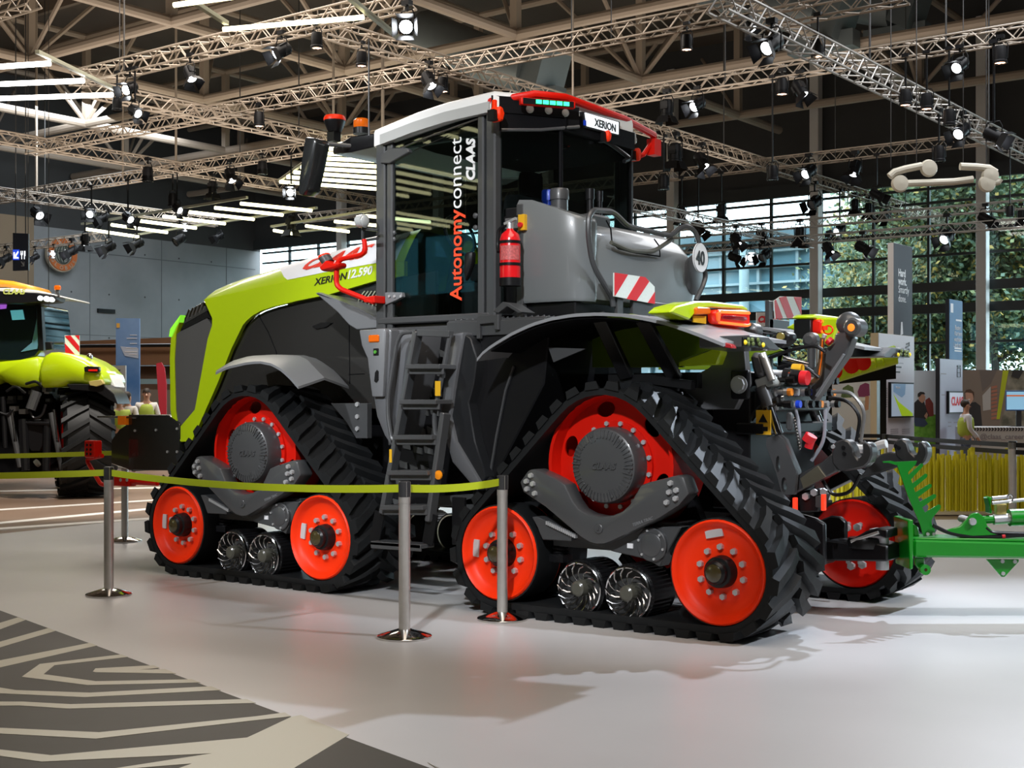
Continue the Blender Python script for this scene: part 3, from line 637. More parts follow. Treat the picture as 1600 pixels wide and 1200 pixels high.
# ---- front weight
b = MB(); wt = [(283, 664), (266, 649), (202, 649)]
p1 = PVs(.95, (283, 662), (266, 649), (203, 648), (203, 660), (203, 735), (282, 735)); b.prism(p1, 'v', .93, 2.07)
f0 = [(6.25, .93, .80), (6.25, .93, 1.17), (6.25, .96, 1.33), (6.25, 2.04, 1.33), (6.25, 2.07, 1.17), (6.25, 2.07, .80)]
f1 = [(6.72, 1.02, .86), (6.72, 1.02, 1.10), (6.62, 1.05, 1.22), (6.62, 1.95, 1.22), (6.72, 1.98, 1.10), (6.72, 1.98, .86)]
b.loft([f0, f1]); b.box((6.15, .9, 1.335), (6.8, 2.1, 1.355)); fw = part(b, 'front_weight', M('weight_dark', (.016, .017, .016), .25, coat=.5), bev=.008)
for x, y in ((210, 673), (243, 672), (276, 670), (261, 706), (276, 706)):
    p = PV(x, y, .92); b = MB(); b.lathe([(.013, 0), (.013, .012)], (p[0], .918, p[1]), (0, 1, 0), 6); b.build('weight_bolt', zinc, fw)
b = MB(); p = PV(191, 656, .9); b.box((p[0]-.06, .89, p[1]-.05), (p[0]+.06, .94, p[1]+.04)); b.build('marker_lamp', amber, fw)
# red marker bracket in front of the weight
b = MB(); P = lambda *a: [(q[0], .72, q[1]) for q in PVs(.72, *a)]
b.tube(P((160, 712), (137, 717), (137, 722), (158, 758), (176, 756)), .022, 8, rb=.05); b.tube(P((180, 752), (246, 755)), .026, 8); b.tube([(PV(246, 755, .72)[0], .72, PV(246, 755, .72)[1]), (5.6, 1.2, .78)], .026, 8)
mk = part(b, 'front_marker_bracket', wred, bev=0)
p = PV(147, 702, .72); b = MB(); b.box((p[0]-.085, .66, p[1]-.085), (p[0]+.085, .76, p[1]+.09)); part(b, 'marker_block', wred, bev=.012, parent=mk)
for dx in (-.03, .03):
    for dz in (-.045, 0, .045): b = MB(); b.lathe([(.014, 0), (.014, .01)], (p[0]+dx, .653, p[1]+dz), (0, 1, 0), 8); b.build('marker_lens', black, mk)
p = PV(190, 751, .72); b = MB(); b.box((p[0]-.16, .66, p[1]-.05), (p[0]+.14, .78, p[1]+.05)); part(b, 'bracket_clamp', wred, bev=.008, parent=mk)
for x in (189, 199): q = PV(x, 750, .66); b = MB(); b.lathe([(.016, 0), (.016, .012)], (q[0], .65, q[1]), (0, 1, 0), 6); b.build('clamp_bolt', zinc, mk)
# ---- front mudguard
A = resamp([(p[0], -.03, p[1]) for p in PVs(-.03, (337, 582), (355, 573), (385, 566), (405, 564), (425, 568), (440, 577), (452, 588), (466, 604))], 18)
B = resamp([(p[0], .34, p[1]) for p in PVs(.34, (338, 579), (362, 564), (390, 556), (430, 554), (466, 555), (480, 562), (495, 578), (507, 590))], 18)
D = resamp([(p[0], .80, p[1]) for p in PVs(.80, (390, 565), (410, 558), (440, 555), (475, 555), (497, 561), (524, 580), (545, 604))], 18)
b = MB(); strip(b, A, B, (0, 0, -.02)); strip(b, B, D, (0, 0, -.02)); mgm = M('front_mudguard_grey', (.17, .178, .188), .45); fm = part(b, 'front_mudguard', mgm, bev=0, ang=22)
m_ = b.mirror(1.38); m_.build('front_mudguard', mgm, tractor, ang=22)
# ---- grey cowl behind the bonnet, between cab and bonnet
cw = [(495, 458), (500, 457), (527, 469), (560, 482), (598, 502), (600, 512), (560, 515), (548, 508), (530, 488)]
b = MB(); b.prism(PVs(.62, *cw), 'v', .60, .66); strip(b, [(p[0], .6, p[1]) for p in PVs(.6, (495, 457), (527, 468), (560, 481), (598, 501))], [(p[0], 1.0, p[1]-.02) for p in PVs(.6, (495, 457), (527, 468), (560, 481), (598, 501))], (0, 0, -.02)); part(b, 'cowl', mgrey, bev=.006)
# ---- cab
FP = [(2.43, .55), (1.33, .55), (1.02, 1.0), (1.02, 2.0), (1.33, 2.45), (2.43, 2.45), (2.80, 2.0), (2.80, 1.0)]
b = MB(); b.prism([(u-(.0), v) for u, v in FP], 'w', 2.02, 2.16); cabf = part(b, 'cab_floor', black, bev=.01)
def zr(u): return 3.865 - .14*max(0, (u-1.3)/1.25)**1.6
RF = [(2.53, .50), (2.08, .48), (1.75, .48), (1.30, .50), (1.0, 1.0), (1.0, 2.0), (1.30, 2.50), (1.75, 2.52), (2.08, 2.52), (2.53, 2.50), (2.75, 2.0), (2.75, 1.0)]
rings = []
for k, dz in ((1.0, -.15), (1.0, -.045), (.995, -.02), (.965, .0)):
    rings.append([(1.85+(u-1.85)*k, 1.5+(v-1.5)*k, zr(u)+dz) for u, v in RF])
b = MB(); b.loft(rings); roof = part(b, 'cab_roof', white, bev=0, ang=30)
b = MB(); st = [(2.44, .47), (2.08, .46), (1.75, .46), (1.33, .48)]
strip(b, [(u, v, zr(u)-.085) for u, v in st], [(u, v, zr(u)-.165) for u, v in st], (0, .05, 0)); b.build('roof_rain_strip', M('pale_grey_plastic', (.42, .43, .42), .4), roof)
# roof visor over the windscreen with the lamps on it
b = MB(); b.loft([[(2.40, .55, 3.60), (2.40, 2.45, 3.60), (2.40, 2.45, 3.70), (2.40, .55, 3.70)], [(2.75, .45, 3.55), (2.75, 2.55, 3.55), (2.75, 2.55, 3.68), (2.75, .45, 3.68)], [(3.12, .62, 3.60), (3.12, 2.38, 3.60), (3.12, 2.38, 3.66), (3.12, .62, 3.66)]]); visor = part(b, 'roof_visor', black, bev=.01)
p = PV(565, 202, .5); b = MB(); b.lathe([(.07, 0), (.07, .05)], (p[0], .5, p[1]-.04), (0, 0, 1), 16); b.build('beacon_base', black, visor)
b = MB(); b.lathe([(.062, 0), (.068, .02), (.066, .06), (.05, .075)], (p[0], .5, p[1]+.01), (0, 0, 1), 16); b.build('beacon', amber, visor)
p = PV(523, 197, .5); b = MB(); b.lathe([(.055, 0), (.09, .08), (.09, .095)], (p[0], .5, p[1]-.05), (0, 0, 1), 12); b.build('warning_lamp_base', black, visor)
b = MB(); b.lathe([(.092, 0), (.092, .02), (.08, .04)], (p[0], .5, p[1]+.045), (0, 0, 1), 12); b.build('warning_lamp', ored, visor); b = MB(); b.box((p[0]-.03, .46, p[1]-.13), (p[0]+.05, .54, p[1]-.05)); b.build('warning_lamp_foot', black, visor)
# pillars
b = MB(); P0, P1 = PV(587, 212, .50), PV(595, 520, .50)
b.bar((2.47, .54, 2.0), (2.47, .54, 3.62), .07, .10, up=(1, 0, 0)); b.bar((2.38, .54, 2.0), (2.38, .54, 3.62), .05, .06, up=(1, 0, 0)); part(b, 'front_pillar', dgrey, bev=.01); b = MB(); b.bar((2.47, 2.46, 2.0), (2.47, 2.46, 3.65), .07, .10, up=(1, 0, 0)); part(b, 'front_pillar', dgrey, bev=.01)
for v, k in ((.54, 1), (2.46, -1)):
    b = MB(); b.bar((1.44, v, 2.1), (1.44, v, 3.72), .055, .06, up=(1, 0, 0)); b.bar((1.34, v+.02*k, 2.1), (1.34, v+.02*k, 3.76), .10, .09, up=(1, 0, 0)); part(b, 'rear_pillar', dgrey, bev=.012)
for v in (1.0, 2.0): b = MB(); b.tube([(1.04, v, 2.1), (1.03, v, 3.72)], .02, 8); part(b, 'rear_corner_post', soot, bev=0)
b = MB(); b.box((1.35, .50, 2.13), (2.5, .58, 2.185)); b.box((1.35, .50, 2.02), (2.5, .60, 2.10)); part(b, 'door_sill', dgrey, bev=.01)
# panes
def pane(name, a, c, z0, z1, th=.006, top=None):
    b = MB(); (u, v), (U, V) = a, c; z1b = top if top is not None else z1
    n = Vector((V-v, -(U-u), 0)).normalized()*th
    q = [Vector((u, v, z0)), Vector((U, V, z0)), Vector((U, V, z1b)), Vector((u, v, z1))]
    b.add(q + [p+n for p in q], [(0, 1, 2, 3), (7, 6, 5, 4), (0, 4, 5, 1), (1, 5, 6, 2), (2, 6, 7, 3), (3, 7, 4, 0)]); return b.build(name, cabglass, tractor, smooth=False)
door = pane('cab_door_glass', (2.38, .545), (1.45, .545), 2.185, 3.615, top=3.72)
pane('corner_glass', (1.31, .56), (1.03, .98), 2.2, 3.58); pane('rear_glass', (1.02, 1.02), (1.02, 1.98), 2.2, 3.6); pane('corner_glass', (1.03, 2.02), (1.31, 2.44), 2.2, 3.6)
pane('far_side_glass', (1.36, 2.45), (2.43, 2.45), 2.18, 3.72, top=3.64); pane('windscreen', (2.45, 2.45), (2.79, 2.0), 2.18, 3.58); pane('windscreen', (2.80, 1.99), (2.80, 1.01), 2.18, 3.58); pane('windscreen', (2.79, 1.0), (2.45, .55), 2.18, 3.58)
b = MB(); b.prism([(2.6, .62), (1.36, .62), (1.1, 1.02), (1.1, 1.98), (1.36, 2.38), (2.6, 2.38)], 'w', 3.60, 3.70); part(b, 'cab_headliner', soot)
b = MB(); b.box((1.5, .60, 3.56), (2.35, .66, 3.72)); b.prism([(1.5, 3.66), (2.38, 3.58), (2.38, 3.68), (1.5, 3.74)], 'v', .56, .60); part(b, 'door_header', black)
# lettering on the door
for s, y0, y1, col, nm in (('Autonomy', 470, 326, (.85, .06, .01), 'red_lettering'), ('connect', 325, 214, (.85, .86, .86), 'white_lettering')):
    t = textmesh(nm, s, 1, (0, 0, 0), (0, 0, 1), (1, 0, 0), txtm(col), None, bold=.018 if nm[0] == 'r' else 0)
    xs = [v.co.z for v in t.data.vertices]; w = max(xs)-min(xs); a, c = PV(720, y0, .54), PV(722, y1, .54)
    sc = (c[1]-a[1])/w; me = t.data; mx = Matrix.Diagonal((sc, sc, sc, 1)); me.transform(mx)
    dz = a[1]-min(v.co.z for v in me.vertices); me.transform(Matrix.Translation((a[0]-.01-o0[0], -.538+o0[1]+.003, dz)))
    t.parent = door; ORIG[t.name] = o0
t = textmesh('white_maker_lettering', 'CLAAS', .115, (1.512, .536, PV(735, 283, .54)[1]), (0, 0, 1), (1, 0, 0), txtm((.85, .86, .86)), door, bold=.045, shear=.2, sx=.93)
# wiper and handle on the door
b = MB(); P = lambda *a: [(q[0], .525, q[1]) for q in PVs(.525, *a)]
b.tube(P((615, 236), (675, 212), (697, 204), (755, 183)), .008, 6); b.tube(P((647, 235), (700, 212)), .004, 5); part(b, 'wiper_arm', chrome, bev=0)
b = MB(); b.prism(PVs(.52, (598, 243), (612, 232), (640, 232), (643, 238), (622, 250), (612, 256), (598, 256)), 'v', .49, .54); part(b, 'wiper_motor', dgrey, bev=.006)
b = MB(); b.prism(PVs(.52, (604, 457), (630, 457), (631, 464), (622, 469), (604, 477)), 'v', .50, .54); hp = part(b, 'door_hinge', mgrey, bev=.003)
for x in (609, 617, 627): q = PV(x, 463, .5); b = MB(); b.lathe([(.012, 0), (.012, .01)], (q[0], .49, q[1]), (0, 1, 0), 6); b.build('hinge_bolt', zinc, hp)
b = MB(); b.prism(PVs(.52, (729, 399), (733, 394), (742, 394), (741, 410), (736, 425), (730, 440), (728, 425)), 'v', .49, .54); part(b, 'door_handle', black, bev=.012, seg=2)
for x, y in ((615, 364), (615, 374), (743, 337), (743, 356)): q = PV(x, y, .54); b = MB(); b.lathe([(.012, 0), (.022, .006), (.022, .02)], (q[0], .528, q[1]), (0, 1, 0), 12); part(b, 'glass_fastener', dgrey, bev=0)
# inside: seat, console, steering wheel, screens
b = MB(); b.box((1.75, 1.25, 2.16), (2.25, 1.75, 2.55)); b.box((1.70, 1.22, 2.5), (2.28, 1.78, 2.66)); b.prism([(1.72, 2.64), (1.90, 2.66), (1.78, 3.22), (1.62, 3.2)], 'v', 1.25, 1.75); b.box((1.63, 1.38, 3.2), (1.74, 1.62, 3.42)); part(b, 'driver_seat', M('seat_cloth', (.03, .03, .034), .8), bev=.04, seg=2)
b = MB(); b.tube([(2.45+.06*math.cos(a), 1.5+.19*math.sin(a), 2.95+.17*math.cos(a)) for a in [2*math.pi*i/20 for i in range(21)]], .016, 6); b.tube([(2.46, 1.5, 2.95), (2.62, 1.5, 2.2)], .04, 8); part(b, 'steering_wheel', black, bev=0)
b = MB(); b.box((1.65, 1.86, 2.16), (2.35, 2.1, 2.70)); b.box((2.0, 1.95, 2.70), (2.1, 2.0, 2.85)); part(b, 'armrest_console', black, bev=.02)
for (u, v, z, w_) in ((1.10, .86, 2.83, .09), (2.30, 2.25, 2.95, .2)):
    b = MB(); b.box((u, v-w_/2, z-.07), (u+.02, v+w_/2, z+.07)); s_ = part(b, 'cab_screen', M('screen_blue', (.1, .3, .5), .2, emit=(.15, .55, .9), estr=.6))
b = MB(); b.prism([(1.95, 3.02), (2.25, 3.0), (2.3, 3.16), (1.92, 3.2)], 'v', 1.98, 2.02); part(b, 'cab_papers', M('pale_blue_sheet', (.4, .7, .78), .4, emit=(.3, .7, .8), estr=.25), label='pale blue screen inside the cab')
b = MB(); b.box((1.2, .62, 2.1), (2.4, 2.38, 2.17)); part(b, 'cab_carpet', soot)
# mirror arm, mirror
b = MB(); b.tube([(2.72, .5, 3.60), (2.95, .28, 3.62), (3.0, .24, 3.58), (3.0, .24, 3.3)], .02, 8, rb=.06); part(b, 'mirror_arm', dgrey, bev=0)
mi = [(493, 217), (508, 219), (511, 226), (504, 262), (495, 300), (488, 309), (482, 305), (483, 285), (489, 240)]
b = MB(); b.prism(PVs(.22, *mi), 'v', .10, .26); mo = part(b, 'mirror_housing', M('mirror_dark', (.022, .024, .025), .22, coat=.5), bev=.018, seg=2)
# red handrail with camera at the front pillar
b = MB(); P = lambda v, *a: [(q[0], v, q[1]) for q in PVs(v, *a)]
b.tube(P(.40, (569, 374), (571, 392), (565, 398), (533, 405), (527, 412)), .020, 8, rb=.06); b.tube(P(.40, (526, 420), (526, 445), (533, 452), (573, 468), (585, 472)), .022, 8, rb=.06)
rr = part(b, 'red_handrail', wred, bev=0)
b = MB(); b.prism(PVs(.40, (505, 418), (516, 407), (526, 413), (535, 410), (535, 418), (525, 421), (510, 425)), 'v', .34, .46); part(b, 'camera_housing', wred, bev=.014, parent=rr)
q, q2 = PV(514, 412, .40), PV(507, 402, .40); b = MB(); b.cyl((q[0], .40, q[1]), (q2[0], .40, q2[1]), .05, .05, 14); b.build('camera_barrel', dgrey, rr); q3 = PV(506, 399, .4); b = MB(); b.cyl((q2[0], .40, q2[1]), (q3[0], .40, q3[1]), .052, .05, 14); b.build('camera_cap', ored, rr)
b = MB(); b.prism(PVs(.42, (573, 465), (590, 462), (590, 474), (573, 473)), 'v', .38, .52); part(b, 'rail_bracket', wred, bev=.006, parent=rr)
q = PV(567, 346, .40); b = MB(); b.cyl((q[0]+.03, .38, q[1]), (q[0]-.04, .38, q[1]), .05, .055, 14); b.sph((q[0]-.04, .38, q[1]), (.02, .05, .05), 12, 8); part(b, 'work_lamp', lens, bev=0)
b = MB(); b.tube(P(.42, (567, 352), (567, 376), (590, 372)), .016, 6); b.tube(P(.42, (568, 357), (590, 360)), .012, 6); part(b, 'lamp_bracket', dgrey, bev=0)
b = MB(); b.tube([(2.55, .46, 3.66), (2.55, .46, 4.45)], .008, 6); part(b, 'antenna', dgrey, bev=0)
# ---------------------------------------------------------------- tank, steps, rear mudguards, linkage
def pu3(u, *pts): return [(u,)+PU(x, y, u) for x, y in pts]
def pv3(v, *pts): return [(PV(x, y, v)[0], v, PV(x, y, v)[1]) for x, y in pts]
def tag_txt(*a, **k): return textmesh(*a, **k)
# grey tank behind the cab: rounded rings from bottom to top
def rr(u0, u1, v0, v1, r, n=6):
    out = []
    for cx, cy, a0 in ((u1-r, v1-r, 0), (u0+r, v1-r, 90), (u0+r, v0+r, 180), (u1-r, v0+r, 270)):
        for i in range(n+1):
            a = math.radians(a0+90*i/n); out.append((cx+r*math.cos(a), cy+r*math.sin(a)))
    return out
b = MB(); rings = []
for w, u0, v0, v1, r in ((2.235, .68, .70, 2.30, .10), (2.27, .60, .63, 2.38, .13), (2.40, .585, .62, 2.42, .15), (2.58, .585, .62, 2.42, .16), (2.70, .61, .64, 2.38, .17), (2.80, .66, .68, 2.30, .18), (2.865, .74, .74, 2.2, .18), (2.885, .82, .80, 2.1, .16)):
    rings.append([(u, v, w) for u, v in rr(u0, 1.16, v0, v1, r)])
b.loft(rings); tank = part(b, 'fuel_tank', tgrey, bev=0, ang=45)
# the taller shoulder of the tank at the cab's corner
b = MB(); pr = [(1.15, .62), (1.15, 1.35), (.70, 1.35), (.58, 1.12), (.585, .70), (.64, .62)]
for w, k, s in ((2.262, .985, 0), (2.30, 1, 0), (2.72, 1, 0), (2.86, .99, 0)): pass
sec = [(1.16, .615), (1.02, .60), (.80, .605), (.66, .635), (.595, .70), (.580, .80), (.60, .86), (.70, 1.0), (1.16, 1.2)]
rings = []
for w, k in ((2.25, .97), (2.275, 1), (2.70, 1)): rings.append([(1.0+(u-1.0)*k, .95+(v-.95)*k, w) for u, v in sec])
def tw(u, v): return 3.035 - max(0, (1.06-u))*.36 - max(0, v-.62)*.02
rings.append([(u, v, tw(u, v)-.03) for u, v in sec]); rings.append([(.9+(u-.9)*.96, .85+(v-.85)*.96, tw(u, v)) for u, v in sec])
b.loft(rings); part(b, 'tank_shoulder', tgrey, bev=0, ang=40)
# raised lid panel on the tank's rear face
b = MB(); lid = [(908, 333), (930, 336), (945, 345), (952, 375), (965, 388), (1000, 394), (1026, 397), (1022, 384), (1005, 365), (980, 352), (955, 343)]
b.tube([(.575, PU(x, y, .60)[0], PU(x, y, .6)[1]) for x, y in ((943, 345), (950, 358), (952, 380), (962, 389), (990, 396), (1027, 401), (1026, 385), (1018, 374))], .006, 5); part(b, 'lid_joint', soot, bev=0, parent=tank)
b = MB(); b.lathe([(.16, .0), (.17, -.02), (.15, -.03)], (.60, 2.30, 2.56), (1, 0, 0), 20); part(b, 'tank_end_recess', M('tank_dark', (.06, .06, .062), .4), bev=0, parent=tank)
# filler caps and stubs
for x, y, r, m, nm in ((867, 300, .055, blue, 'blue_filler_cap'), (884, 295, .075, dgrey, 'filler_cap')):
    q = PV(x, y, .95); b = MB(); z = 2.98
    b.lathe([(r*.9, 0), (r*.9, .10), (r, .10), (r, .17), (r*.9, .185)], (q[0]+.06, .95, z-.02), (0, 0, 1), 18); part(b, nm, m if nm[0] == 'b' else dgrey, bev=0)
for x, r in ((922, .035), (937, .025)):
    q = PU(x, 310, .8); b = MB(); b.cyl((.8, q[0], 2.86), (.8, q[0], 3.06), r*.8, n=12); b.cyl((.8, q[0], 3.06), (.8, q[0], 3.14), r, n=12); part(b, 'breather_stub', black, bev=0)
q0, q1 = PU(910, 316, .8), PU(942, 330, .8); b = MB(); b.box((.72, q0[0], 2.80), (.9, q1[0], 2.94)); part(b, 'breather_block', dgrey, bev=.02)
# handrail hoop round the tank
b = MB(); hoop = [(958, 479, .50), (957, 466, .50), (925, 412, .52), (919, 365, .52), (920, 338, .52), (927, 328, .52), (955, 330, .54), (965, 337, .54), (980, 353, .54), (1048, 369, .54), (1060, 357, .52), (1072, 353, .50), (1086, 360, .48), (1093, 382, .46), (1099, 415, .44), (1103, 430, .44), (1099, 445, .44), (1087, 470, .44)]
b.tube([(u,)+PU(x, y, u) for x, y, u in hoop], .021, 8, rb=.10); rail = part(b, 'tank_handrail', dgrey, bev=0)
b = MB(); b.tube(pu3(.56, (955, 379), (985, 392), (1020, 394), (1050, 374)), .018, 8, rb=.1); part(b, 'lower_handrail', M('olive_grey_tube', (.085, .085, .07), .4), bev=0)
# the speed disc and the red and white board
q = PU(1092, 403, .42); b = MB(); b.lathe([(.01, 0), (.115, 0), (.12, .004), (.12, .012)], (.40, q[0], q[1]), (1, 0, 0), 32)
sd = part(b, 'speed_disc', whitep, bev=0, label='round white sign with the number 40')
textmesh('speed_number', '40', .155, (.395, q[0]-.087, q[1]-.055), (0, 1, 0), (0, 0, 1), txtm((.01, .01, .01)), sd, bold=.02, sx=.9)
b = MB(); b.lathe([(.118, -.002), (.121, -.002), (.121, .0), (.118, .0), (.118, -.002)], (.40, q[0], q[1]), (1, 0, 0), 32, hollow=True); b.build('sign_rim', black, sd)
def warn_board(u, pts, stripes, name='warning_board', parent=None, th=.012):
    P = [PU(x, y, u) for x, y in pts]; b = MB(); b.prism(P, 'u', u, u+th); w = b.build(name, M('reflective_white', (.72, .78, .74), .35, nz=(60, .1)), parent or tractor)
    for s in stripes: c = MB(); c.prism([PU(x, y, u) for x, y in s], 'u', u-.003, u); c.build('red_stripe', redp, w)
    return w
warn_board(.45, ((960, 426), (1008, 433), (1023, 448), (1023, 475), (960, 463)), (((960, 426), (981, 429), (961, 462), (960, 462)), ((1000, 432), (1008, 433), (1014, 440), (994, 470), (979, 467)), ((1023, 456), (1023, 475), (1012, 473))))
b = MB(); q = PU(965, 475, .47); b.box((.47, q[0], 2.10), (.50, q[0]+.08, 2.35)); q = PU(1000, 480, .47); b.box((.47, q[0]-.1, 2.05), (.50, q[0]+.4, 2.28)); part(b, 'board_bracket', dgrey)
# far red and white board at the right mudguard
warn_board(.45, ((1210, 470), (1220, 463), (1252, 464), (1252, 497), (1212, 498)), (((1210, 470), (1212, 468), (1223, 497), (1212, 498)), ((1217, 465), (1228, 463), (1241, 497), (1230, 497)), ((1240, 464), (1252, 464), (1252, 492))))
q0, q1 = PU(1201, 498, .47), PU(1232, 520, .47); b = MB(); b.box((.46, q0[0], q1[1]), (.5, q1[0], q0[1])); q = PU(1203, 470, .47); b.box((.46, q[0]-.04, q0[1]-.1), (.5, q[0]+.05, q[1])); part(b, 'board_bracket', dgrey)
# extinguisher on the corner post: own things lower down
# platform beside the cab
b = MB(); b.box((.70, .35, 2.085), (1.62, 1.2, 2.125)); b.box((.70, .33, 2.0), (1.62, .36, 2.11)); plat = part(b, 'platform', dgrey, bev=.004)
b = MB()
for i in range(16):
    for j in range(4): b.lathe([(.008, 0), (.006, .012)], (.74+.055*i, .38+.06*j, 2.125), (0, 0, 1), 6)
t_ = b.build('tread_plate', dgrey, plat); t_['kind'] = 'stuff'
b = MB(); b.prism(PVs(.36, (752, 497), (758, 493), (786, 492), (786, 516), (780, 516), (779, 505), (757, 507), (757, 530), (752, 530)), 'v', .30, .34); part(b, 'platform_bracket', dgrey, bev=.004)
b = MB(); b.prism(PVs(.38, (775, 487), (790, 472), (800, 474), (822, 488), (815, 490), (797, 479), (784, 490)), 'v', .34, .5); part(b, 'folded_step', dgrey, bev=.004)
b = MB(); b.box((.66, .66, 2.10), (1.16, 2.30, 2.25)); part(b, 'tank_cradle', black, bev=.01)
# rear pillar bay with the extinguisher bracket
b = MB(); b.box((1.10, .60, 2.12), (1.16, .66, 3.0)); part(b, 'bay_post', dgrey, bev=.006)
b = MB(); b.box((1.17, .62, 2.13), (1.30, .68, 2.98)); part(b, 'bay_panel', black, bev=.006)
# side panels between the tracks: left light panel, ladder, right dark panel
b = MB(); lp = [(562, 516), (606, 513), (612, 516), (609, 570), (603, 640), (611, 697), (600, 680), (588, 650), (583, 617), (575, 560), (566, 540)]
b.prism(PVs(.14, *lp), 'v', .14, .26); b.prism(PVs(.23, (600, 514), (655, 516), (648, 570), (632, 640), (622, 690), (606, 697), (600, 640)), 'v', .23, .8); lpan = part(b, 'left_side_panel', M('panel_grey', (.10, .104, .112), .38, coat=.2), bev=.015, seg=2)
b = MB(); b.prism(PVs(.12, (563, 516), (602, 513), (605, 518), (600, 620), (583, 620), (576, 560), (567, 540)), 'v', .105, .15); fp = part(b, 'lamp_panel', mgrey, bev=.010, seg=2)
q = PV(584, 529, .1); b = MB(); b.box((q[0]-.055, .092, q[1]-.028), (q[0]+.055, .11, q[1]+.028)); part(b, 'side_indicator', amber, bev=.008, parent=fp)
q = PV(587, 550, .1); b = MB(); b.box((q[0]-.028, .099, q[1]-.028), (q[0]+.028, .11, q[1]+.028)); s_ = part(b, 'socket', black, bev=.004, parent=fp); b = MB(); b.lathe([(.008, .0), (.013, 0), (.013, .01)], (q[0], .09, q[1]), (0, 1, 0), 12); b.build('socket_ring', M('ring_green', (.08, .35, .04), .4), s_)
b = MB(); b.prism(PVs(.1, (586, 582), (589, 578), (591, 580), (591, 594), (588, 598), (585, 596)), 'v', .098, .11); part(b, 'grip_slot', black, bev=0, parent=fp)
# right panel beside the steps
b = MB(); b.prism(PVs(.22, (703, 522), (724, 519), (712, 590), (703, 650), (712, 690), (752, 757), (745, 768), (706, 722), (690, 668), (688, 650), (692, 610)), 'v', .22, .8); part(b, 'right_side_panel', M('panel_grey', (.10, .104, .112), .38), bev=.015, seg=2)
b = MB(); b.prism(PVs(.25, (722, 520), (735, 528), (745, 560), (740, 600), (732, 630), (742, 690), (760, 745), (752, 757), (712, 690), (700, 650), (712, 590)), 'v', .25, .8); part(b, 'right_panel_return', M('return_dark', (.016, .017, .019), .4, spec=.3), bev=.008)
b = MB(); b.prism(PVs(.35, (733, 500), (860, 500), (850, 600), (740, 810), (735, 700)), 'v', .35, 1.0); part(b, 'battery_housing', M('housing_black', (.008, .008, .009), .45, spec=.25), bev=.01)
b = MB(); b.tube(pv3(.34, (803, 572), (790, 610), (776, 680), (766, 740)), .012, 6); part(b, 'housing_seam', dgrey, bev=0)
# ladder
def ladpt(x, y):     # the ladder leans: its plane runs from v .45 at the top to .14 at the foot
    v = .14 - (.14-.05)*min(1, max(0, (y-520)/290)); q = PV(x, y, v); return (q[0], v, q[1])
lad_col = M('ladder_grey', (.085, .088, .092), .34, coat=.3, metal=.2)
b = MB(); b.bar(ladpt(653, 518), ladpt(600, 803), .09, .042, up=(1, 0, 0)); lad = part(b, 'ladder_stringer', lad_col, bev=.008)
b = MB(); b.bar(ladpt(696, 645), ladpt(672, 815), .09, .042, up=(1, 0, 0)); part(b, 'ladder_stringer', lad_col, bev=.008)
for y, xl, xr in ((573, 647, 700), (628, 637, 694), (683, 627, 688), (738, 618, 681), (792, 608, 674)):
    a, c = Vector(ladpt(xl, y)), Vector(ladpt(xr, y)); b = MB(); b.bar(a, c, .20, .035, up=(0, 0, 1)); b.bar(a+Vector((0, -.05, -.02)), c+Vector((0, -.05, -.02)), .02, .075, up=(0, 0, 1)); part(b, 'ladder_step', lad_col, bev=.004)
b = MB(); b.bar(ladpt(590, 847), ladpt(668, 853), .16, .03); b.bar(Vector(ladpt(590, 848))+Vector((0, -.07, -.01)), Vector(ladpt(668, 853))+Vector((0, -.07, -.01)), .02, .05); part(b, 'hanging_step', lad_col, bev=.004)
for x0, y0, x1, y1 in ((594, 800, 585, 847), (676, 803, 668, 850)):
    b = MB(); a, c = Vector(ladpt(x0, y0)), Vector(ladpt(x1, y1)); b.bar(a, c, .012, .10, up=(1, 0, 0)); part(b, 'rubber_strap', black, bev=0)
b = MB(); b.box((ladpt(694, 810)[0]-.1, .16, .45), (ladpt(694, 810)[0]+.02, .19, .80)); part(b, 'ladder_foot_plate', black)
b = MB(); b.tube([ladpt(*p) for p in ((650, 518), (628, 520), (620, 535), (606, 620), (606, 650), (612, 686), (622, 690))], .016, 8, rb=.08); part(b, 'ladder_handrail', lad_col, bev=0)
b = MB(); b.tube([ladpt(*p) for p in ((703, 523), (696, 560), (678, 650), (680, 680), (690, 690))], .018, 8, rb=.08); part(b, 'ladder_handrail', lad_col, bev=0)
b = MB(); b.bar(ladpt(655, 520), ladpt(705, 522), .06, .05); part(b, 'ladder_top_rail', lad_col)
b = MB(); b.prism(PVs(.52, (645, 525), (705, 525), (684, 800), (608, 800)), 'v', .50, .53); bp = part(b, 'ladder_backing', black)
bt = M('backing_leaf', (.055, .057, .057), .5)
for r in range(9):
    for k in range(3):
        y = 545+r*30; x = 660 - (y-545)*.16 + k*17; b = MB(); y += 8*math.sin(k)
        b.prism(PVs(.495, (x-7, y-6), (x+6, y-2+k), (x+7, y+8), (x-5, y+5)), 'v', .485, .50); part(b, 'backing_leaf', bt, bev=0, parent=bp)
q = ladpt(689, 742); b = MB(); b.lathe([(.015, -.012), (.033, -.006), (.035, .006)], (q[0], q[1]-.03, q[2]), (0, 1, 0), 16); part(b, 'orange_reflector', M('orange_reflector', (.95, .3, .01), .3), bev=0)
q = ladpt(690, 607); b = MB(); b.box((q[0]-.02, q[1]-.04, q[2]-.055), (q[0]+.03, q[1]-.035, q[2]+.055)); part(b, 'yellow_label', yellow, bev=0)
q = ladpt(617, 712); b = MB(); b.box((q[0]-.012, q[1]-.05, q[2]-.05), (q[0]+.012, q[1]-.045, q[2]+.05)); part(b, 'yellow_label', yellow, bev=0)
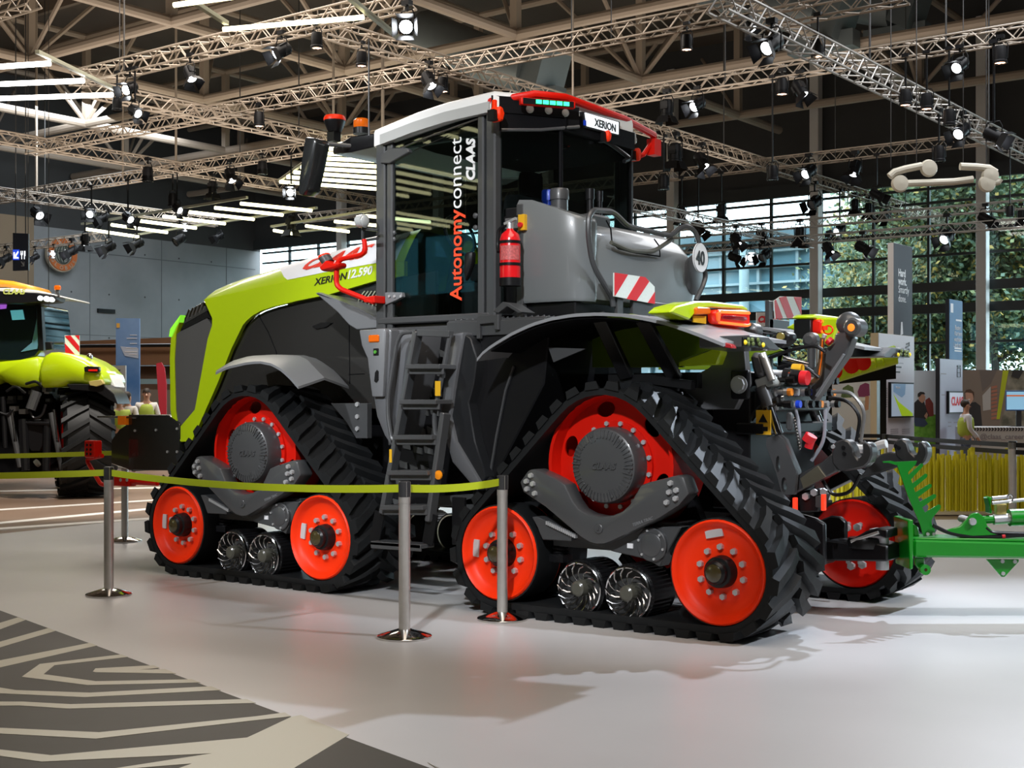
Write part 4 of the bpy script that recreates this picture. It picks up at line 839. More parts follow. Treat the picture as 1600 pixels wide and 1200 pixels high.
b = MB(); b.prism(PVs(.55, (523, 630), (580, 630), (580, 685), (563, 685), (548, 660)), 'v', .5, .56); bp2 = part(b, 'frame_bracket', dgrey)
for y in (632, 651, 670): q = PV(559, y, .5); b = MB(); b.lathe([(.02, 0), (.02, .02)], (q[0], .485, q[1]), (0, 1, 0), 6); b.build('bracket_bolt', zinc, bp2)
b = MB(); b.bar((1.3, .42, .78), (1.75, .42, .74), .08); b.prism(PVs(.4, (730, 780), (750, 775), (745, 800), (728, 815)), 'v', .38, .6); part(b, 'frame_step_bar', dgrey)
# ---- rear mudguards, left and right
def sides(b, name, mat, bev=0, ang=35, label=None, parent=None):
    m_ = b.mirror(1.38); l = b.build(name, mat, parent or tractor, bev=bev, ang=ang, label=label); r = m_.build(name, mat, parent or tractor, bev=bev, ang=ang, label=label); return l, r
zmg = [(745, 560), (757, 546), (775, 534), (800, 519), (830, 505), (860, 496), (895, 490), (935, 488), (975, 490), (1010, 496), (1040, 503), (1076, 515), (1105, 526), (1130, 536)]
A = resamp([(p[0], -.02, p[1]) for p in PVs(-.02, *zmg)], 30)
# inner edge: same profile, a little higher in front, lower at the tail
IN = [(p.x, p.z + .035*max(0, min(1, (p.x+.2)/.8))) for p in A if p.x > -.5] + [(-.56, 2.045), (-.70, 1.985), (-.86, 1.945), (-1.0, 1.915)]
B = resamp([(u, .30, w) for u, w in IN], 30); D = resamp([(u, .72, w) for u, w in IN], 30)
b = MB(); strip(b, A, B, (0, 0, -.022)); strip(b, B, D, (0, 0, -.022)); 
mgl, mgr = sides(b, 'rear_mudguard', [M('mudguard_grey', (.24, .25, .265), .34, coat=.2)], ang=25)
# dark lining under the left mudguard
b = MB(); strip(b, [p+Vector((0, .02, -.03)) for p in A[2:21]], [Vector((p.x, .95, p.z-.04)) for p in A[2:21]], (0, 0, -.008)); sides(b, 'mudguard_lining', soot)
# inner lime bodywork and its black brackets
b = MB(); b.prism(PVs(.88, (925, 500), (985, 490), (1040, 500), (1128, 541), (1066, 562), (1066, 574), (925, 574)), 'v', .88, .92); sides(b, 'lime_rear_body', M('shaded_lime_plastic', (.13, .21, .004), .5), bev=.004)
for x0, y0, x1, y1, w_ in ((952, 492, 980, 590, .10), (1022, 500, 1060, 600, .10)):
    a, c = PV(x0, y0, .45), PV(x1, y1, .55); b = MB(); b.bar((a[0], .30, a[1]), (c[0], .55, c[1]), w_, .05, up=(0, 1, 0)); sides(b, 'mudguard_stay', black, bev=.006)
b = MB(); b.prism(PVs(.25, (858, 543), (916, 545), (866, 566)), 'v', .24, .26); part(b, 'lining_plate', dgrey, bev=0)
b = MB(); b.box((-.42, .55, 1.60), (.3, .62, 1.70)); b.bar((-.1, .5, 1.66), (-.42, .5, 1.62), .06); sides(b, 'mudguard_frame', black)
# lime top of the mudguard above the lamps, lamps facing back
UT = -.62
top = [(1040, 488), (1050, 479), (1080, 471), (1105, 471), (1155, 477), (1163, 482), (1163, 486), (1158, 486), (1150, 484), (1105, 481), (1085, 483), (1072, 500)]
b = MB(); P = PUs(UT, *top); b.prism(P, 'u', UT-.03, UT+.14); lt = sides(b, 'lime_lamp_hood', lime, bev=.012)
b = MB(); b.prism(PUs(UT, (1072, 500), (1082, 484), (1105, 482), (1152, 485), (1162, 487), (1162, 520), (1155, 518), (1105, 507)), 'u', UT-.005, UT+.13); lb = sides(b, 'lamp_carrier', black, bev=.004)
def lampbox(name, pts, d, mat, bev=.006, d0=0):
    b = MB(); b.prism(PUs(UT-.02, *pts), 'u', UT-d, UT-d0); return sides(b, name, mat, bev=bev)
lampbox('indicator_lamp', ((1082, 482), (1085, 480), (1103, 481), (1105, 484), (1104, 491), (1083, 492)), .05, amber)
yl = lampbox('yellow_label', ((1085, 493), (1105, 494), (1105, 506), (1085, 503)), .012, yellow, 0)
tl = lampbox('tail_lamp', ((1108, 488), (1113, 484), (1158, 485), (1162, 488), (1162, 508), (1158, 512), (1112, 506), (1109, 502)), .07, redl, .01)
lampbox('tail_light_guide', ((1111, 487), (1114, 485), (1159, 487), (1161, 490), (1160, 492), (1112, 490)), .080, glowo, .002, .068)
lampbox('tail_light_guide', ((1111, 502), (1158, 507), (1161, 505), (1161, 509), (1157, 511), (1112, 506)), .080, glowo, .002, .068)
lampbox('tail_light_guide', ((1108, 490), (1112, 487), (1114, 489), (1112, 502), (1113, 505), (1109, 502)), .083, M('amber_guide', (.7, .10, .01), .3, emit=(1, .2, .02), estr=.15), .002, .068)
lampbox('reverse_lens', ((1116, 495), (1119, 493), (1152, 495), (1155, 497), (1154, 501), (1150, 502), (1117, 499)), .082, M('deep_red_lens', (.22, .004, .01), .1, coat=1), .002, .068)
# work light panel at the mudguard's tail
UW = -1.0
b = MB(); b.prism(PUs(UW, (1158, 524), (1188, 527), (1207, 546), (1200, 548), (1158, 542)), 'u', UW-.06, UW+.3); wp = sides(b, 'work_light_panel', dgrey, bev=.006)
b = MB(); b.prism(PUs(UW-.06, (1160, 527), (1186, 529), (1201, 545), (1160, 541)), 'u', UW-.066, UW-.055); sides(b, 'work_light_face', black, 0)
for i, (x, y) in enumerate(((1164, 535), (1169, 531), (1169, 537), (1175, 531), (1176, 537), (1184, 531), (1186, 537), (1192, 539))):
    q = PU(x, y, UW-.07); b = MB(); b.lathe([(.008, 0), (.014, .004), (.016, .012)], (UW-.082, q[0], q[1]), (1, 0, 0), 10)
    sides(b, 'led_lens', M('led_yellow', (.8, .6, .02), .3, emit=(1, .75, .02), estr=.12) if i in (0, 7) else M('led_olive', (.12, .16, .05), .2))
b = MB(); b.prism(PVs(.03, (1128, 533), (1146, 538), (1148, 545), (1135, 543)), 'v', .0, .06); part(b, 'side_reflector', M('red_reflector', (.35, .02, .025), .2, coat=1), bev=.004)
q = PU(1390, 553, UW-.02); b = MB(); b.prism(PUs(UW-.02, (1380, 553), (1385, 548), (1393, 549), (1393, 554), (1388, 558), (1380, 559)), 'u', UW-.03, UW+.01); part(b, 'side_reflector', M('salmon_lamp', (.8, .25, .12), .25, emit=(1, .3, .15), estr=.4), bev=.006, label='orange side lamp')
# tail skirt of the left mudguard: lime flap and grey hanger
b = MB(); b.prism(PVs(.55, (1066, 566), (1130, 542), (1131, 552), (1124, 570), (1066, 572)), 'v', .5, .6); part(b, 'lime_flap', lime, bev=.004)
b = MB(); b.prism(PVs(.75, (1060, 600), (1110, 575), (1120, 560), (1138, 545), (1165, 545), (1170, 600), (1150, 640), (1100, 640)), 'v', .73, .80); part(b, 'rear_skirt', M('skirt_grey', (.085, .088, .092), .4), bev=.006)
# ---------------------------------------------------------------- back of the cab: lamps, sign, red tube
CA, CB = (1.29, .53), (1.0, 1.0)
b = MB(); tb = [PW(769, 159, 3.80), PW(812, 151, 3.83), PW(835, 147, 3.85), PW(882, 152, 3.85)]
b.tube([(1.32, .50, 3.78)] + [(p[0], p[1], w) for p, w in zip(tb, (3.80, 3.83, 3.85, 3.85))] + [(1.02, 1.9, 3.845), (1.16, 2.60, 3.84), (1.18, 2.62, 3.76)], .030, 10); rt = part(b, 'red_roof_rail', wred, bev=0)
b = MB(); b.tube([(1.16, 2.58, 3.78), (1.2, 2.5, 3.66), (1.3, 2.46, 3.62)], .022, 8); b.box((1.12, 2.55, 3.66), (1.2, 2.66, 3.80)); b.build('rail_foot', wred, rt)
b = MB(); b.add([PP(x, y, CA, CB) for x, y in ((783, 166), (905, 168), (905, 200), (783, 203))] + [tuple(Vector(PP(x, y, CA, CB))+Vector((.06, .03, 0))) for x, y in ((783, 166), (905, 168), (905, 200), (783, 203))], [(0, 1, 2, 3), (7, 6, 5, 4), (0, 4, 5, 1), (1, 5, 6, 2), (2, 6, 7, 3), (3, 7, 4, 0)]); fa = part(b, 'roof_fascia', soot, bev=0)
b = MB(); b.box((.98, 1.0, 3.60), (1.05, 2.0, 3.74)); b.prism([(1.0, 2.0), (1.3, 2.47), (1.33, 2.45), (1.03, 1.98)], 'w', 3.60, 3.74); part(b, 'rear_fascia', soot, bev=0)
b = MB(); b.prism([(1.31, .488), (.985, .985), (1.02, 1.02), (1.34, .52)], 'w', 3.70, 3.825); part(b, 'corner_fascia', soot, bev=0)
nrm = Vector((-(CB[1]-CA[1]), (CB[0]-CA[0]), 0)).normalized()
if nrm.x > 0: nrm = -nrm
a, c = Vector(PW(812, 158, 3.775)+(3.775,)), Vector(PW(898, 165, 3.775)+(3.775,))
b = MB(); b.bar(a, c, .05, .058); lbx = part(b, 'light_bar_frame', wred, bev=.012, seg=2)
d = (c-a); off = Vector((d.y, -d.x, 0)).normalized(); off = off if off.x < 0 else -off
b = MB(); b.bar(a+d*.04+off*.022, a+d*.96+off*.022, .012, .044); b.build('light_bar_face', black, lbx)
for i in range(5):
    t0, t1 = .27+.125*i, .27+.125*i+.10; b = MB(); b.bar(a+d*t0+off*.03, a+d*t1+off*.03, .008, .030); b.build('led_segment', greenl, lbx)
for x, y in ((827, 171), (856, 173), (882, 177)):
    p = Vector(PP(x, y, CA, CB)); b = MB(); b.lathe([(.005, -.03), (.022, -.028), (.032, -.018), (.034, 0)], p+nrm*.0, -nrm, 16); part(b, 'roof_work_lamp', lens, bev=0)
b = MB(); b.tube([PP(783, 203, CA, CB), PP(845, 203, CA, CB), PP(905, 198, CA, CB)], .014, 8); part(b, 'rear_grab_bar', dgrey, bev=0)
# lit sign with the model name
US = .965; sg = [(914, 176), (966, 191), (966, 210), (917, 197)]
b = MB(); b.prism(PUs(US, (911, 174), (969, 190), (969, 213), (914, 200)), 'u', US, US+.05); sf = part(b, 'sign_frame', black)
b = MB(); b.prism(PUs(US-.004, *sg), 'u', US-.008, US); b.build('lit_sign', M('lit_plate', (.75, .77, .78), .4, emit=(.9, .95, 1), estr=.55), sf, label='pale lit plate with black lettering')
p = PU(929, 195, US-.01); textmesh('sign_lettering', 'XERION', .085, (US-.012, p[0], p[1]-.008), (0, 1, 0), (0, 0, 1), txtm((.01, .01, .01)), sf, bold=.02, sx=1.0)
p = PU(914.5, 192, US-.01); b = MB(); b.box((US-.012, p[0]-.012, p[1]-.02), (US, p[0]+.012, p[1]+.02)); b.build('blue_tab', blue, sf)
for x, y, r in ((973, 205, .045), (979, 206, .06), (986, 213, .05), (988, 219, .04)):
    p = PU(x, y, 1.05); b = MB(); b.lathe([(.005, -.03), (r*.8, -.026), (r, -.01), (r, .03)], (1.05, p[0], p[1]), (1, 0, 0), 14); part(b, 'corner_work_lamp', lens if r != .06 else black, bev=0)
def redcam(x, y, u, s=1):
    p = PU(x, y, u); b = MB(); b.prism([(p[0]-.05*s, p[1]+.06*s), (p[0]+.02*s, p[1]+.09*s), (p[0]+.06*s, p[1]+.02*s), (p[0]+.03*s, p[1]-.07*s), (p[0]-.03*s, p[1]-.06*s)], 'u', u-.05, u+.05); k = part(b, 'rear_camera', ored, bev=.014)
    b = MB(); b.box((u-.03, p[0]-.10*s, p[1]-.05), (u+.03, p[0]-.03*s, p[1]+.03)); b.build('camera_lens', black, k)
redcam(776, 180, 1.22, .75); redcam(945, 214, .98, .62); redcam(992, 243, 1.2, .75); redcam(884, 224, 1.35, .5)
p = PU(776, 168, 1.22); b = MB(); b.bar((1.24, p[0], p[1]+.06), (1.24, p[0], p[1]-.04), .03); part(b, 'camera_stem', ored)
b = MB(); pts_ = [(905, 198), (930, 212), (955, 225), (985, 248), (975, 252)]; b.tube([(1.0,)+PU(x, y, 1.0) for x, y in pts_], .018, 8, rb=.1); part(b, 'rear_wiper_frame', black, bev=0)
# hose, yellow switch, notice at the corner bay
p = PV(818, 348, .60); b = MB(); b.box((p[0]-.03, .57, p[1]-.06), (p[0]+.03, .62, p[1]+.06)); sw_ = part(b, 'battery_switch_plate', yellow, bev=.002); b = MB(); b.lathe([(.01, 0), (.02, 0), (.02, .02)], (p[0], .55, p[1]-.02), (0, 1, 0), 10); b.build('switch_knob', redp, sw_)
p = PV(801, 349, .60); b = MB(); b.box((p[0]-.075, .59, p[1]-.055), (p[0]+.075, .60, p[1]+.055)); nt_ = part(b, 'notice_plate', black, bev=0); b = MB(); b.box((p[0]-.06, .586, p[1]-.04), (p[0]+.06, .59, p[1]+.04)); b.build('notice_face', M('notice_grey', (.12, .12, .12), .5, nz=(80, .8)), nt_)
p = PV(790, 304, .58); b = MB(); b.box((1.25, .66, 2.98), (1.255, .70, 3.08)); 
# ---- fire extinguisher strapped to the corner post
pe = PV(797, 405, .46); eu, ev = pe[0], .46; z0 = PV(797, 447, .46)[1]; z1 = PV(797, 362, .46)[1]
ex = thing('fire_extinguisher', 'red fire extinguisher with white label strapped behind the cab door post', 'extinguisher', (eu, ev, z0))
r = .078; b = MB(); b.lathe([(.02, .05), (r, .05), (r, z1-z0-.06), (r*.85, z1-z0-.02), (.03, z1-z0+.01), (.02, z1-z0+.03)], (eu, ev, z0), (0, 0, 1), 28); b.build('cylinder_body', M('extinguisher_red', (.75, .01, .015), .25, coat=.6), ex)
b = MB(); b.lathe([(.02, 0), (r+.004, 0), (r+.004, .06), (.02, .06)], (eu, ev, z0), (0, 0, 1), 24); b.build('base_cap', black, ex)
b = MB(); b.cyl((eu, ev, z1+.02), (eu, ev, z1+.07), .025, n=10); b.bar((eu+.05, ev, z1+.06), (eu-.07, ev-.02, z1+.09), .02); b.build('valve', zinc, ex)
b = MB(); b.tube([(eu+.03, ev, z1+.05), (eu+.10, ev-.01, z1+.03), (eu+.11, ev-.01, z1-.1), (eu+.08, ev-.04, z1-.15)], .012, 8, rb=.04); b.build('hose', black, ex)
for z in (z0+.15, z1-.09):
    b = MB(); b.lathe([(r, 0), (r+.005, 0), (r+.005, .02), (r, .02), (r, 0)], (eu, ev, z), (0, 0, 1), 24, hollow=True); b.build('strap', black, ex)
b = MB(); lab = []
for k, z in enumerate((z0+.19, z1-.11)):
    lab.append([(eu+(r+.002)*math.cos(a), ev+(r+.002)*math.sin(a), z) for a in [math.radians(q) for q in range(175, 305, 10)]])
b.loft(lab, caps=False, closed=False); b.build('printed_label', M('label_red_white', (.70, .12, .12), .4, nz=(70, .9)), ex)
# ---------------------------------------------------------------- rear linkage
def zz4(x, y): return (1200+x/4, 600+y/4)
def zz6(x, y): return (1140+x/5.714, 470+y/5.714)
def zz7(x, y): return (1180+x/4, 640+y/4)
def plate(name, v, pts, th, mat=M('linkage_grey', (.034, .035, .037), .36, coat=.25), bev=.008, conv=zz4, parent=None, label=None):
    b = MB(); b.prism(PVs(v, *[conv(*p) for p in pts]), 'v', v, v+th); return part(b, name, mat, bev=bev, parent=parent, label=label)
hook = [(410, 365), (468, 343), (505, 356), (530, 400), (540, 440), (562, 470), (588, 445), (590, 400), (585, 375), (600, 362), (628, 366), (646, 400), (650, 440), (632, 490), (600, 520), (540, 535), (448, 548), (400, 500), (395, 430)]
arm = [(400, 430), (335, 487), (165, 580), (150, 660), (150, 695), (340, 595), (430, 548)]
VL, VR = 1.02, 1.86
hk = plate('lower_link_hook', VL, hook, .11, bev=.012); plate('lower_link_arm', VL+.01, arm, .09, bev=.01)
plate('steel_band', VL-.006, [(200, 590), (310, 510), (360, 580), (220, 655)], .02, M('bare_steel_plate', (.16, .15, .11), .35, .6), .002)
hook_r = [(780, 375), (800, 350), (838, 338), (870, 370), (885, 420), (915, 450), (935, 430), (935, 395), (930, 370), (945, 358), (970, 362), (992, 400), (996, 440), (975, 490), (940, 515), (870, 512), (800, 455)]
plate('lower_link_hook', VR, hook_r, .11, bev=.012)
plate('lower_link_arm', VR+.01, [(660, 470), (700, 440), (760, 425), (800, 430), (870, 510), (800, 520), (720, 545), (600, 585), (560, 600)], .09, bev=.01)
for (x, y, v) in ((408, 392, VL), (473, 398, VL), (478, 436, VL), (800, 388, VR), (820, 400, VR)):
    p = PV(*zz4(x, y), v); b = MB(); b.lathe([(.014, 0), (.014, .01)], (p[0], v-.009, p[1]), (0, 1, 0), 10); b.build('hook_pin', zinc if x == 408 else black, hk)
b = MB(); b.tube(pv3(1.35, zz4(520, 385), zz4(560, 405), zz4(640, 408), zz4(700, 380), zz4(740, 372)), .03, 8, rb=.05); part(b, 'white_hose', M('hose_white', (.6, .6, .6), .3), bev=0)
# lift rods
for v, (dx, dy) in ((VL-.05, (0, 0)), (VL+.10, (16, -3))):
    b = MB(); pts_ = [(0+dx, 335+dy), (70+dx, 320+dy), (105+dx, 350+dy), (185+dx, 545+dy), (172+dx, 690+dy), (95+dx, 690+dy), (60+dx, 560+dy), (-5+dx, 380+dy)]
    holed(PVs(v, *[zz4(*p) for p in pts_]), [PVs(v, *[zz4(70+14*math.cos(a)+dx, 500+52*math.sin(a)+dy) for a in [2*math.pi*i/14 for i in range(14)]]), PVs(v, *[zz4(108+18*math.cos(a)+dx, 630+48*math.sin(a)+dy) for a in [2*math.pi*i/14 for i in range(14)]])], 'v', v-.02, v+.02, b)
    part(b, 'lift_link_plate', dgrey, bev=0)
def rod(name, a, c, v, r, mat, v2=None, n=14, parent=None):
    p, q = PV(*a, v), PV(*c, v2 or v); b = MB(); b.cyl((p[0], v, p[1]), (q[0], v2 or v, q[1]), r, n=n); return part(b, name, mat, bev=0, parent=parent)
rod('lift_cylinder_rod', zz6(350, 940), zz6(440, 1190), 1.02, .032, chrome)
rod('lift_cylinder_end', zz6(285, 770), zz6(352, 945), 1.02, .05, dgrey)
plate('cylinder_clevis', 1.0, [(215, 705), (345, 655), (400, 720), (400, 755), (240, 790)], .12, M('bare_casting', (.42, .44, .42), .35, .3), .01, zz6)
plate('lift_cylinder', .98, [(165, 470), (215, 460), (285, 480), (330, 660), (225, 710), (190, 600)], .14, dgrey, .03, zz6)
rod('silver_link', zz6(290, 470), zz6(380, 710), 1.0, .028, steel)
rod('lift_cylinder_rod', zz6(738, 950), zz6(830, 1180), 1.95, .04, chrome); rod('guide_rod', zz6(85, 860), zz6(85, 1030), 1.05, .035, chrome); rod('guide_tube', zz6(92, 1030), zz6(95, 1300), 1.1, .04, black)
# upper link, leaning back
tl_ = plate('upper_link', 1.40, [(745, 895), (870, 720), (1040, 480), (1095, 320), (1035, 270), (940, 290), (925, 370), (840, 440), (770, 570), (695, 700), (690, 800), (710, 870)], .12, dgrey, .012, zz6)
plate('upper_link_rib', 1.37, [(760, 850), (1010, 470), (1020, 480), (775, 860)], .03, mgrey, .002, zz6)
p = PV(*zz6(1065, 205), 1.46); b = MB(); b.sph((p[0], 1.46, p[1]), (.09, .085, .085), 20, 12); b.lathe([(.05, -.02), (.065, 0), (.065, .12)], (PV(*zz6(1085, 235), 1.3)[0], 1.32, PV(*zz6(1085, 235), 1.3)[1]), (0, 1, 0), 20); bj = part(b, 'ball_socket', dgrey, bev=0)
p = PV(*zz6(1085, 238), 1.3); b = MB(); b.lathe([(.01, -.01), (.026, -.006), (.032, .01)], (p[0], 1.305, p[1]), (0, 1, 0), 16); b.build('socket_lamp', M('orange_lamp', (1, .25, .02), .3, emit=(1, .18, .02), estr=.7), bj)
b = MB(); b.tube(pv3(1.33, zz6(830, 330), zz6(815, 520), zz6(800, 680), zz6(720, 740)), .018, 8, rb=.05); part(b, 'hose_brown', M('hose_brown', (.10, .05, .02), .4), bev=0)
for i, (x0, y0, x1, y1) in enumerate(((828, 345, 820, 520), (820, 520, 790, 700))): rod('orange_stripe', zz6(x0, y0), zz6(x1, y1), 1.31, .005, amber, n=5)
rod('grease_stem', zz6(850, 300), zz6(838, 340), 1.35, .016, zinc); rod('red_cap', zz6(850, 225), zz6(850, 262), 1.35, .022, ored)
b = MB(); q = pv3(1.35, zz6(880, 260))[0]; b.tube([(q[0]+.035*math.cos(a), q[1], q[2]+.03*math.sin(a)) for a in [2*math.pi*i/12 for i in range(13)]], .006, 6); part(b, 'cap_lanyard', ored, bev=0)
rod('red_cap', zz6(880, 350), zz6(905, 375), 1.35, .03, redp)
# black cylinder on its side below the left lamp panel, link heads
plate('link_head', 1.15, [(345, 330), (420, 290), (470, 265), (510, 275), (540, 320), (520, 370), (430, 420), (370, 410)], .14, black, .03, zz6)
p = PV(*zz6(458, 320), 1.14); b = MB(); b.lathe([(.01, 0), (.028, 0), (.028, .02)], (p[0], 1.125, p[1]), (0, 1, 0), 16); part(b, 'link_pin', M('yellow_zinc', (.42, .36, .10), .35, .6), bev=0)
plate('far_lime_hood', 1.98, [(500, 240), (640, 170), (690, 155), (990, 155), (960, 240), (900, 420), (700, 300)], .05, lime, .01, zz6)
b = MB(); p = PV(*zz6(730, 350), 1.5); b.lathe([(.03, 0), (.055, .02), (.055, .08), (.035, .10)], (p[0], 1.45, p[1]), (0, 1, 0), 16); b.cyl((p[0], 1.5, p[1]), (p[0], 1.5, p[1]-.25), .03); part(b, 'rear_lamp_round', dgrey, bev=0)
b = MB(); p = PV(*zz6(170, 270), 1.0); b.lathe([(.03, 0), (.06, .02), (.06, .10)], (p[0], 1.0, p[1]), (0, 1, 0), 16); part(b, 'hydraulic_cap', dgrey, bev=0)
# frame behind it all
b = MB(); b.box((-.60, .98, .75), (-.3, 2.05, 1.72)); b.box((-.72, .95, 1.28), (-.5, 2.1, 1.36)); fr = part(b, 'rear_frame', black, bev=.01)
b = MB(); b.box((-.74, 1.05, 1.44), (-.58, 1.95, 1.58)); b.box((-.70, 1.1, 1.62), (-.5, 1.9, 1.72)); vb = part(b, 'valve_block', M('cast_grey', (.05, .055, .055), .35, .4), bev=.01)
caps = [black, M('orange_cap', (.9, .28, .02), .35), black, blue, zinc, black, black]
random.seed(3)
for r in range(3):
    for i in range(8):
        y = 1.10+.105*i; z = 1.49+.085*r; L = .10+.05*random.random(); b = MB()
        b.lathe([(.01, -L), (.024, -L), (.026, -L+.03), (.018, -L+.04), (.018, -.03), (.032, -.02), (.032, 0)], (-.72, y, z), (1, 0, 0), 10); c_ = part(b, 'hydraulic_coupler', zinc if (i+r) % 2 else black, bev=0)
        b = MB(); b.lathe([(.01, -L-.03), (.026, -L-.03), (.028, -L-.0), (.02, -L)], (-.72, y, z), (1, 0, 0), 10); b.build('dust_cap', caps[(i*3+r) % 7], c_)
for i, (a, c, v, v2) in enumerate((((1168, 640), (1215, 636), 1.1, 1.1), ((1162, 628), (1225, 622), 1.1, 1.2), ((1205, 582), (1240, 585), 1.15, 1.25), ((1222, 560), (1262, 570), 1.3, 1.4))): rod('valve_spool', a, c, v, .022, chrome if i % 2 else zinc, v2)
rod('black_canister', zz6(490, 660), zz6(630, 680), 1.15, .048, black); rod('canister_band', zz6(545, 668), zz6(560, 670), 1.145, .05, chrome); rod('red_filter', zz6(640, 685), zz6(700, 690), 1.16, .05, redp)
rod('yellow_knob', zz6(565, 605), zz6(650, 610), 1.2, .035, yellow)
p = PV(1193, 660, .96); b = MB(); b.box((p[0]-.055, .955, p[1]-.085), (p[0]+.055, .965, p[1]+.085)); ys = part(b, 'yellow_warning_label', yellow, bev=0); b = MB(); b.prism([(p[0]-.035, p[1]+.0), (p[0]+.035, p[1]), (p[0], p[1]+.06)], 'v', .951, .955); b.box((p[0]-.035, .951, p[1]-.06), (p[0]+.035, .955, p[1]-.03)); b.build('warning_sign', black, ys)
p = PV(1157, 601, .72); b = MB(); b.box((p[0]-.07, .70, p[1]-.10), (p[0]+.07, .74, p[1]+.10)); ep = part(b, 'pivot_plate', black, bev=.03, seg=3); b = MB(); b.lathe([(.01, 0), (.045, 0), (.05, .02)], (p[0], .68, p[1]), (0, 1, 0), 8); b.lathe([(.06, .012), (.062, .012), (.062, .03)], (p[0], .68, p[1]), (0, 1, 0), 20); b.build('pivot_nut', zinc, ep)
# hoses
hz = [[(1345, 690), (1352, 640), (1330, 612), (1300, 612)], [(1338, 690), (1345, 650), (1325, 625), (1295, 622)], [(1250, 700), (1248, 660), (1243, 640)], [(1268, 720), (1288, 690), (1290, 640)], [(1155, 690), (1175, 650), (1195, 630), (1215, 625)], [(1285, 750), (1300, 775), (1330, 770), (1345, 740)], [(1200, 560), (1240, 545), (1275, 540), (1290, 550)], [(1215, 575), (1240, 568), (1262, 575), (1280, 590)]]
hm = [M('hose_steel', (.25, .25, .25), .3, .5), black, M('hose_grey', (.25, .26, .3), .35), M('hose_grey', (.25, .26, .3), .35), M('hose_ribbed', (.02, .02, .02), .25), black, black, black]
for i, (P, m) in enumerate(zip(hz, hm)):
    b = MB(); b.tube(pv3(1.02+.09*(i % 4), *P), .013 if i != 4 else .022, 8, rb=.2); part(b, 'hydraulic_hose', m, bev=0)
b = MB()
for i in range(10):
    p = PV(1241+.9*i*1.0, 655+5*i, 1.0); b.sph((p[0], 1.0, p[1]), (.012, .006, .015), 6, 4)
part(b, 'safety_chain', chrome, bev=0); plate('slotted_lug', .98, [(500, 1000), (530, 990), (560, 1010), (555, 1150), (530, 1165), (500, 1150)], .03, dgrey, .01, zz6)
rod('red_lever', (1262, 690), (1268, 680), 1.2, .045, redp); rod('red_lever', (1263, 700), (1268, 685), 1.2, .03, redp)
# drawbar with clevis and pin
VH = 1.42
plate('drawbar_cheek', 1.15, [(240, 640), (375, 680), (430, 715), (432, 975), (400, 975), (395, 830), (340, 780), (310, 740)], .05, black, .01, zz7)
plate('drawbar_cheek', 1.65, [(380, 700), (470, 665), (530, 670), (565, 705), (565, 880), (440, 870), (440, 720)], .05, black, .01, zz7)
db = plate('drawbar_body', VH, [(400, 860), (450, 815), (600, 835), (700, 820), (825, 850), (825, 950), (440, 945), (400, 980)], .24, black, .012, zz7)
plate('clevis_plate', VH-.02, [(590, 820), (690, 760), (760, 740), (825, 750), (825, 805), (775, 790), (700, 790), (600, 832)], .2, black, .01, zz7)
rod('clevis_strap', zz7(600, 825), zz7(770, 768), VH-.03, .012, steel); 
p = PV(*zz7(795, 870), VH+.08)
b = MB(); b.cyl((p[0], VH+.08, PV(*zz7(795, 1000), VH+.08)[1]), (p[0], VH+.08, PV(*zz7(795, 745), VH+.08)[1]), .045, n=14); b.box((p[0]-.05, VH+.0, PV(*zz7(795, 805), VH)[1]), (p[0]+.06, VH+.12, PV(*zz7(795, 750), VH)[1])); part(b, 'hitch_pin', zinc, bev=0)
b = MB(); b.lathe([(.03, 0), (.12, .01), (.13, .05), (.12, .08), (.03, .09)], (p[0]+.12, VH+.08, PV(*zz7(770, 885), VH)[1]), (0, 0, 1), 20); part(b, 'hitch_ring', M('worn_black', (.02, .02, .02), .3, .5), bev=0)
for x, y in ((640, 735), (575, 740), (602, 978), (672, 970), (500, 810)): q = PV(*zz7(x, y), 2.0); b = MB(); b.lathe([(.03, 0), (.03, .03)], (q[0], 1.98, q[1]), (0, 1, 0), 6); part(b, 'frame_bolt', zinc, bev=0)
for x, y, w_ in ((250, 600, 10), (428, 580, 14)):
    q = PV(*zz7(x, y), .98); b = MB(); b.box((q[0]-.012, .96, q[1]-.055), (q[0]+.012, 1.0, q[1]+.055)); k = part(b, 'red_reflector', M('lit_reflector', (.7, .02, .01), .2, emit=(1, .06, .02), estr=.5), bev=.004)
plate('reflector_carrier', 1.0, [(375, 540), (412, 535), (420, 545), (415, 620), (372, 610)], .06, dgrey, .006, zz7)
b = MB(); b.box((-.9, 1.36, .40), (-.4, 1.66, .52)); part(b, 'drawbar_channel', black, bev=.01)
b = MB(); q = PV(*zz7(300, 540), 1.1); b.prism(PVs(1.1, *[zz7(*p_) for p_ in ((180, 580), (240, 520), (400, 490), (440, 520), (400, 640), (250, 640))]), 'v', 1.08, 1.2); lk = part(b, 'link_base', black, bev=.01)
for x, y in ((318, 543), (370, 518), (430, 515)): q = PV(*zz7(x, y), 1.07); b = MB(); b.lathe([(.026, 0), (.026, .025)], (q[0], 1.055, q[1]), (0, 1, 0), 6); b.build('link_bolt', zinc, lk)
